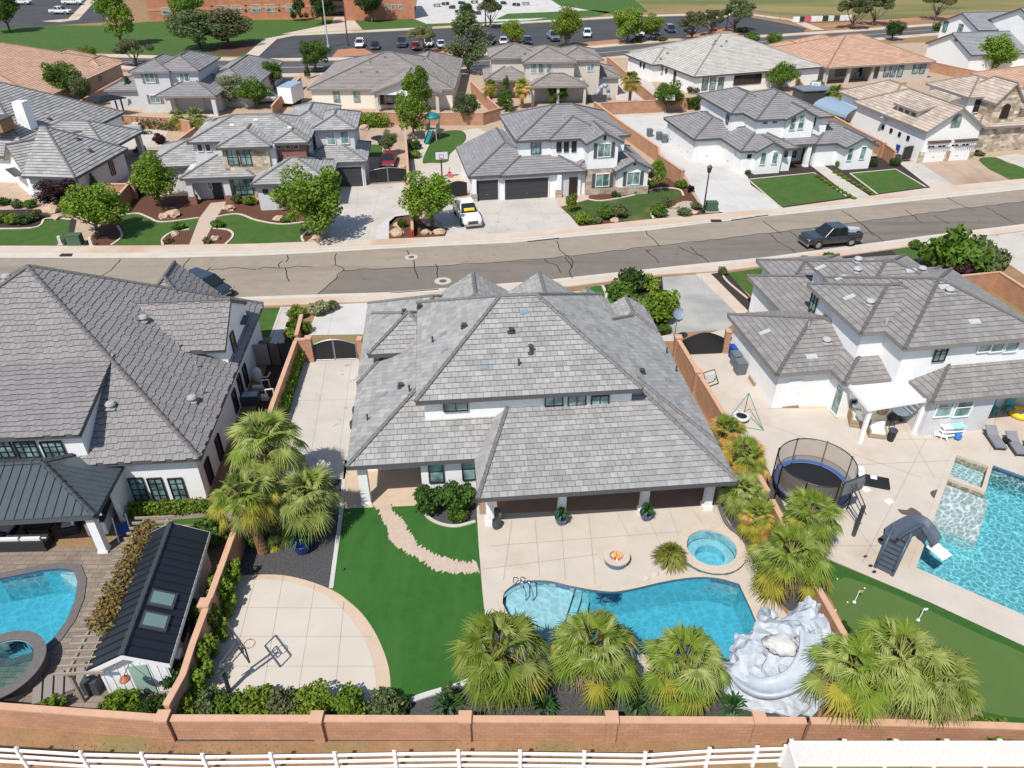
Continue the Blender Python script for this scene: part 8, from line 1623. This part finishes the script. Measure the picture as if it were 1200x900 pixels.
# trampoline
c = G(951, 566, .9); t = thing('trampoline', 'large round black trampoline with blue pad and tan safety net', 'trampoline', (c[0], c[1], 0)); TR = 2.05; NET = bpy.data.materials.new('safety net'); NET.use_nodes = True; nn_ = NET.node_tree; nn_.nodes.clear(); o2 = nn_.nodes.new('ShaderNodeOutputMaterial'); df = nn_.nodes.new('ShaderNodeBsdfDiffuse'); df.inputs[0].default_value = (.26, .22, .18, 1); tp = nn_.nodes.new('ShaderNodeBsdfTransparent'); mx_ = nn_.nodes.new('ShaderNodeMixShader'); mx_.inputs[0].default_value = .5; nn_.links.new(tp.outputs[0], mx_.inputs[1]); nn_.links.new(df.outputs[0], mx_.inputs[2]); nn_.links.new(mx_.outputs[0], o2.inputs[0])
MB().lathe([(TR - .19, .86), (.01, .84)], n=40, closed=False).build('jump_mat', BLACKM, t); MB().lathe([(TR, .88), (TR, .93), (TR - .2, .95), (TR - .2, .9)], n=40, closed=False).build('spring_pad', mat('blue pad', (.035, .12, .36), .5), t); MB().lathe([(TR + .06, .8), (TR + .06, .9), (TR - .02, .9), (TR - .02, .8)], n=40, closed=False).build('frame_ring', BLACKM, t)
nt_ = MB(); n = 40
for k in range(n):
    a0, a1 = 2 * math.pi * k / n, 2 * math.pi * (k + 1) / n
    z1 = lambda a: 2.45
    nt_.poly([(math.cos(a0) * TR, math.sin(a0) * TR, .93), (math.cos(a1) * TR, math.sin(a1) * TR, .93), (math.cos(a1) * (TR + .05), math.sin(a1) * (TR + .05), z1(a1)), (math.cos(a0) * (TR + .05), math.sin(a0) * (TR + .05), z1(a0))], 0)
nt_.build('safety_net', NET, t); MB().path([(math.cos(2 * math.pi * k / 40) * (TR + .05), math.sin(2 * math.pi * k / 40) * (TR + .05), 2.46) for k in range(41)], .03, 6).build('top_ring', BLACKM, t)
for k in range(8): a = 2 * math.pi * k / 8 + .2; MB().tube((math.cos(a) * (TR + .1), math.sin(a) * (TR + .1), 0), (math.cos(a) * (TR + .1), math.sin(a) * (TR + .1), 2.5), .04, n=8).build('net_pole', BLACKM, t)
g = G(1025, 567); t = thing('game_panel', 'black panel leaning against white foam boards beside the trampoline', 'panel', (*g, 0), R(-18)); MB().box((0, 0, .2), (1.5, .95, .08)).build('panel', BLACKM, t); MB().box((-.85, .1, .3), (.35, 1.2, .5)).build('foam_board', WHITE2, t); MB().box((-.1, .25, .27), (.35, .3, .03)).build('sheet', WHITE2, t)
for x, y, l in ((1042, 588, 'right'), (1015, 574, 'left')): g = G(x, y); tag(MB().box((0, 0, .02), (.42, .34, .03), rz=.4).build('foam_sheet', WHITE2, loc=(*g, .014)), '%s white sheet lying flat on the concrete near the trampoline' % l, 'sheet')
for i, (x, y) in enumerate(((1020, 664), (1024, 671), (1014, 653), (1032, 633))): g = G(x, y); tag(MB().blob((0, 0, .06), (.12, .08, .08), i, .4, 1).build('shoe', BLACKM, loc=(*g, .012), uv=False), 'small dark shoe lying on the concrete near the grey pool slide', 'shoe', 'shoes near the pool slide')
# grey pool slide
SLM = mat('slate grey plastic', (.075, .095, .125), .4, spec=.4); g = G(1035, 668); t = thing('pool_slide', 'slate grey pool slide with steps, curving into the large pool', 'pool slide', (*g, 0)); gv = Vector((*g, 0)); b0 = Vector((*G(1035, 670), 0)); b1 = Vector((*G(1053, 632, 1.5), 1.5)); dv = b1 - b0; hd = Vector((dv.x, dv.y, 0)).normalized(); sd = Vector((-hd.y, hd.x, 0))
for s in (-1, 1): 
    m = MB(); p0 = b0 + sd * s * .42 - gv; p1 = b1 + sd * s * .42 - gv; m.path([tuple(p0), tuple(p1), tuple(p1 + Vector((0, 0, .45)) + hd * .3)], .09, 8); m.path([tuple(p0 + Vector((0, 0, .4))), tuple(p1 + Vector((0, 0, .5)))], .06, 8); m.build('side_rail', SLM, t, smooth=True)
for i in range(7): p = b0 + dv * ((i + .6) / 7.4) - gv; MB().box((0, 0, 0), (.8, .24, .07)).build('step', SLM, t, loc=tuple(p), rz=math.atan2(sd.y, sd.x))
top = b1 + hd * .45; MB().box((0, 0, 0), (.85, .7, .1)).build('platform', SLM, t, loc=tuple(top - gv), rz=math.atan2(sd.y, sd.x)); MB().box((0, 0, .7), (.6, .6, 1.4), taper=.8).build('tower', SLM, t, loc=tuple(Vector((top.x, top.y, 0)) - gv))
P = [p - gv for p in spline3([tuple(b1 - hd * .1 + Vector((-.4, .1, .1))), tuple(top + Vector((.1, .25, .1)))] + [(*G(x, y, z), z) for x, y, z in ((1076, 613, 1.4), (1088, 624, 1.05), (1096, 638, .6))])]; ch = sweep(MB(), P, ((-.36, .28), (-.3, .02), (0, -.06), (.3, .02), (.36, .28), (.42, .28), (.36, -.05), (0, -.14), (-.36, -.05), (-.42, .28)))
ch.build('slide_chute', SLM, t, smooth=True); dl = P[-1]; q = MB().box((0, 0, 0), (1.0, .75, .06)).build('slide_lip', WHITE2, t, loc=(dl.x + .12, dl.y - .28, .42)); q.rotation_euler = (0, R(8), R(-60))
# climbing frame with small round trampoline, bins
g = G(868, 493); t = thing('pyramid_frame', 'thin green pyramid frame hung over a small round trampoline', 'play frame', (*g, 0)); apx = (0.15, 0, 2.2); FRM = mat('green tube', (.1, .25, .22), .5)
for (x, y) in ((-1.2, -.4), (1.2, -1.1), (.5, 1.0)): MB().tube((x, y, 0), apx, .025, n=6).build('leg', FRM, t)
MB().path([(-1.2, -.4, .05), (1.2, -1.1, .05), (.5, 1.0, .05), (-1.2, -.4, .05)], .025, 6).build('base_ring', FRM, t); MB().lathe([(.45, .3), (.45, .36), (.3, .38), (.01, .36)], n=20, closed=False).build('jump_mat', BLACKM, t); MB().lathe([(.5, .28), (.5, .4), (.36, .42), (.36, .37)], n=20, closed=False).build('pad_ring', SOF, t)
g = G(832, 450); t = thing('folding_cart', 'dark folded cart frame with white cloth beside the panelled wall', 'cart', (*g, 0), .5); MB().path([(-.5, -.3, .1), (.5, -.3, .1), (.5, .3, .9), (-.5, .3, .9), (-.5, -.3, .1)], .03, 6).build('frame', BLACKM, t); MB().box((0, .05, .5), (.7, .05, .7)).build('cloth', SOF, t)
def bin_(px, py, m, label, lid=None, grp=None):
    g = G(px, py); t = thing('wheelie_bin', label, 'bin', (*g, 0), R(8), grp); MB().box((0, 0, .5), (.62, .68, .95), taper=1.15).build('body', m, t); MB().box((0, 0, 1.02), (.78, .84, .08), taper=.9).build('lid', lid or m, t)
    for s in (-.25, .25): MB().tube((s - .04, .33, .12), (s + .04, .33, .12), .12, n=10).build('wheel', BLACKM, t)
BB = mat('blue bin plastic', (.01, .06, .3), .5); GB = mat('grey bin plastic', (.12, .14, .16), .55)
bin_(860, 420, BB, 'blue lidded bin, farthest of three at the right house wall'); bin_(862, 428, GB, 'grey bin in the middle of three at the right house wall'); bin_(866, 437, GB, 'grey bin nearest the camera of three at the right house wall')
bin_(761, 160, GB, 'leftmost of three grey bins on the white concrete yard'); bin_(772, 164, GB, 'middle of three grey bins on the white concrete yard'); bin_(778, 167, GB, 'rightmost of three grey bins on the white concrete yard'); bin_(1053, 179, BB, 'left blue bin beside the cream garage wall'); bin_(1060, 179, BB, 'right blue bin beside the cream garage wall')
g = G(883, 448); tag(MB().box((0, 0, .15), (.4, 1.1, .3)).build('bench_box', RAT, loc=(*g, 0), rz=R(5)), 'low tan box against the right house wall below the bins', 'box'); g = G(964, 468); tag(MB().blob((0, 0, .12), (.22, .16, .16), 3, .3, 2).build('pet_bed', WHITE2, loc=(*g, 0), uv=False), 'small white bundle against the right house wall', 'bundle'); g = G(925, 475); tag(MB().box((0, 0, .02), (1.1, .6, .03)).build('door_mat', mat('brown mat', (.16, .11, .08), .95), loc=(*g, .012)), 'brown door mat before the white side door', 'mat')
for x, y, k in ((1001, 706, 0), (1076, 727, 1)):
    g = G(x, y); t = thing('golf_flag', 'white golf pin on the putting green, %s' % ('near the tan wall' if k == 0 else 'toward the fringe'), 'golf pin', (*g, 0)); MB().tube((0, 0, 0), (.12, .1, .75), .02, n=6).build('pin', WHITE2, t); MB().box((.2, .1, .68), (.2, .02, .14)).build('flag', WHITE2 if k else mat('tan flag', (.5, .35, .2), .8), t); MB().lathe([(.08, 0), (.08, .015), (.01, .016)], n=12).build('cup', WHITE2, t, loc=(0, 0, .02))
for x, y in ((981, 679), (993, 706.5), (979, 716), (1013, 690)): g = G(x, y); tag(MB().blob((0, 0, .03), .045, 1, 0, 1).build('golf_ball', WHITE2, loc=(*g, .02), uv=False), 'white golf ball on the putting green', 'golf ball', 'golf balls on the putting green')
# ---------------------------------------------------------------- back yards across the street
g = G(508, 163); t = thing('playground_tower', 'playground tower with green round roof and teal slide on the turf', 'playset', (*g, 0), R(-15)); TW = mat('beige play panel', (.4, .36, .3), .7); TG = mat('teal green plastic', (.02, .17, .16), .45)
for sx in (-.7, .7):
    for sy in (-.7, .7): MB().tube((sx, sy, 0), (sx, sy, 3.0), .07, n=8).build('post', TW, t)
MB().box((0, 0, 1.3), (1.5, 1.5, .1)).build('platform', TW, t); MB().lathe([(1.15, 2.95), (1.1, 3.1), (.7, 3.45), (.1, 3.65)], n=18).build('roof', TG, t, smooth=True)
for sx in (-1, 1): MB().box((sx * .72, 0, 1.75), (.06, 1.3, .8)).build('side_panel', TW, t)
q = MB(); q.box((0, 0, 0), (.6, 2.4, .06)); q.box((-.32, 0, .12), (.06, 2.4, .25)); q.box((.32, 0, .12), (.06, 2.4, .25)); sl_ = q.build('slide', TG, t, loc=(.0, -1.75, .75)); sl_.rotation_euler[0] = R(28); MB().lathe([(.36, 0), (.36, 1.2)], n=12).build('climbing_tube', TW, t, loc=(-.5, -.8, 0))
g = G(527, 207); t = thing('toy_car', 'small pink and red ride on toy beside the garage wall', 'toy', (*g, 0)); MB().box((0, 0, .3), (.5, .8, .4), taper=.7).build('body', mat('pink plastic', (.6, .08, .2), .5), t); MB().box((.2, -.3, .2), (.3, .4, .3)).build('seat', mat('orange plastic', (.6, .15, .03), .5), t); MB().box((0, .1, .8), (.06, .06, .7)).build('handle', mat('purple plastic', (.2, .05, .3), .5), t)
for x, y, s, l in ((427, 152, 1, 'red brown planter bowl by the clipped hedge'), (449, 200, .5, 'boulder beside the narrow wall and red car'), (472, 198, .7, 'larger boulder at the yard gate')): g = G(x, y); tag(MB().blob((0, 0, .3 * s), (.7 * s, .6 * s, .5 * s), 4, .3, 2).build('boulder', BOUL, loc=(*g, 0), uv=False), l, 'boulder')
tree(457, 182, 1.2, 3.4, 'round', 'sage', 'young grey green tree in the gravel yard beside the narrow wall', seed=2); shrub(486, 185, .9, 1.2, 'bush', 'lime', 'yellow green bush at the foot of the tall bright tree'); shrub(487, 175, .9, 1.4, 'bush', 'dark', 'dark bush below the tall bright tree')
g = G(128, 136); t = thing('black_gazebo', 'black flat hipped gazebo beside the pale grey house', 'gazebo', (*g, 0), R(8)); MB().lathe([(3.2, 2.5), (3.2, 2.65), (1.2, 3.1), (.1, 3.15)], n=4, sy=.7).build('roof', BLACKM, t, rz=0)
for sx in (-1.9, 1.9):
    for sy in (-1.2, 1.2): MB().box((sx, sy, 1.25), (.2, .2, 2.5)).build('post', BLACKM, t)
g = G(985, 138, 0); t = thing('arched_shelter', 'blue grey arched shade shelter beside the cream house', 'shelter', (*g, 0), R(-68)); n = 10; q = MB(); q2 = MB()
for k in range(n):
    a0, a1 = math.pi * k / n, math.pi * (k + 1) / n; q.poly([(-3.6, math.cos(a0) * 2.6, 1.0 + math.sin(a0) * 1.3), (-3.6, math.cos(a1) * 2.6, 1.0 + math.sin(a1) * 1.3), (3.6, math.cos(a1) * 2.6, 1.0 + math.sin(a1) * 1.3), (3.6, math.cos(a0) * 2.6, 1.0 + math.sin(a0) * 1.3)])
q.build('canopy', mat('blue grey canvas', (.22, .3, .38), .6), t, smooth=True)
for sx in (-3.5, 0, 3.5):
    for sy in (-2.6, 2.6): MB().tube((sx, sy, 0), (sx, sy, 1.05), .06, n=8).build('post', GREYM, t)
g = G(949, 122); t = thing('tool_shed', 'dark flat roofed shed behind the upper right white house', 'shed', (*g, 0), R(11)); MB().box((0, 0, 1.2), (5, 3.2, 2.4)).build('wall', DARKM, t); MB().box((0, 0, 2.48), (5.4, 3.6, .14)).build('roof', mat('slate roof sheet', (.16, .19, .23), .6), t)
g = G(706, 118); t = thing('curved_slide', 'grey blue curved slide in the yard of the beige house', 'slide', (*g, 0), R(20)); q = MB(); SLB = mat('grey blue slide', (.3, .38, .45), .4)
pts = [(-1.6, 0, .1), (-1.3, 0, .9), (-.7, 0, 1.9), (0, 0, 2.4), (.7, 0, 2.2), (1.0, 0, 1.2), (1.1, 0, .1)]; q.path(pts, [.3, .32, .32, .32, .3, .28, .28], 10); q.build('slide_tube', SLB, t, smooth=True)
g = G(699, 120); tag(MB().box((0, 0, .6), (3.2, .15, 1.2)).build('planter_box', DARKM, loc=(*g, 0)), 'dark low screen beside the curved slide', 'screen')
for x, y in ((1005, 93), (1011.5, 92.5), (1018, 92)):
    g = G(x, y); t = thing('patio_chair', 'pale chair on the back patio of the salmon roofed house', 'chair', (*g, 0), R(15), 'pale chairs on the salmon house patio'); MB().box((0, 0, .42), (.7, .7, .08)).build('seat', LITEFL, t); MB().box((0, .32, .8), (.7, .08, .8)).build('backrest', LITEFL, t)
    for s in (-.3, .3): MB().box((s, 0, .2), (.08, .6, .4)).build('leg', LITEFL, t)
g = G(457, 127); t = thing('patio_set', 'dark patio table before the gabled ranch house porch', 'table', (*g, 0)); MB().lathe([(.8, .7), (.8, .76)], n=16).build('table_top', DARKM, t); MB().lathe([(.3, 0), (.08, .1), (.08, .7)], n=10).build('pedestal', DARKM, t)
for x, y, l in ((430, 124, 'left'), (436, 124, 'right')): g = G(x, y); tag(MB().lathe([(.3, 0), (.45, .5), (.4, .9), (.01, 1.0)], n=12).build('garden_urn', DARKM, loc=(*g, 0)), '%s dark urn before the white ranch house wall' % l, 'urn')
for x, y, l in ((128, 151, 'left'), (161, 152, 'right')): g = G(x, y); tag(MB().box((0, 0, .5), (1.0, 1.0, 1.0)).build('pool_pillar', KERBC, loc=(*g, 0)), '%s pale stone pillar of the raised water wall' % l, 'pillar')
g = G(145, 153); tag(MB().box((0, 0, .35), (5.2, .6, .7)).build('water_wall', LITEFL, loc=(*g, 0)), 'pale raised water wall between two stone pillars', 'wall')
hedge(PX((128, 158), (175, 157)), .8, .5, 'purple', 'low dark purple planting in front of the raised water wall', 90, size=.14); shrub(188, 168, 1.0, 1.5, 'bush', 'purple', 'dark purple bush behind the round tree at the brick house'); shrub(165, 180, .9, 1.2, 'bush', 'sage', 'grey bush at the corner of the chimney house porch')
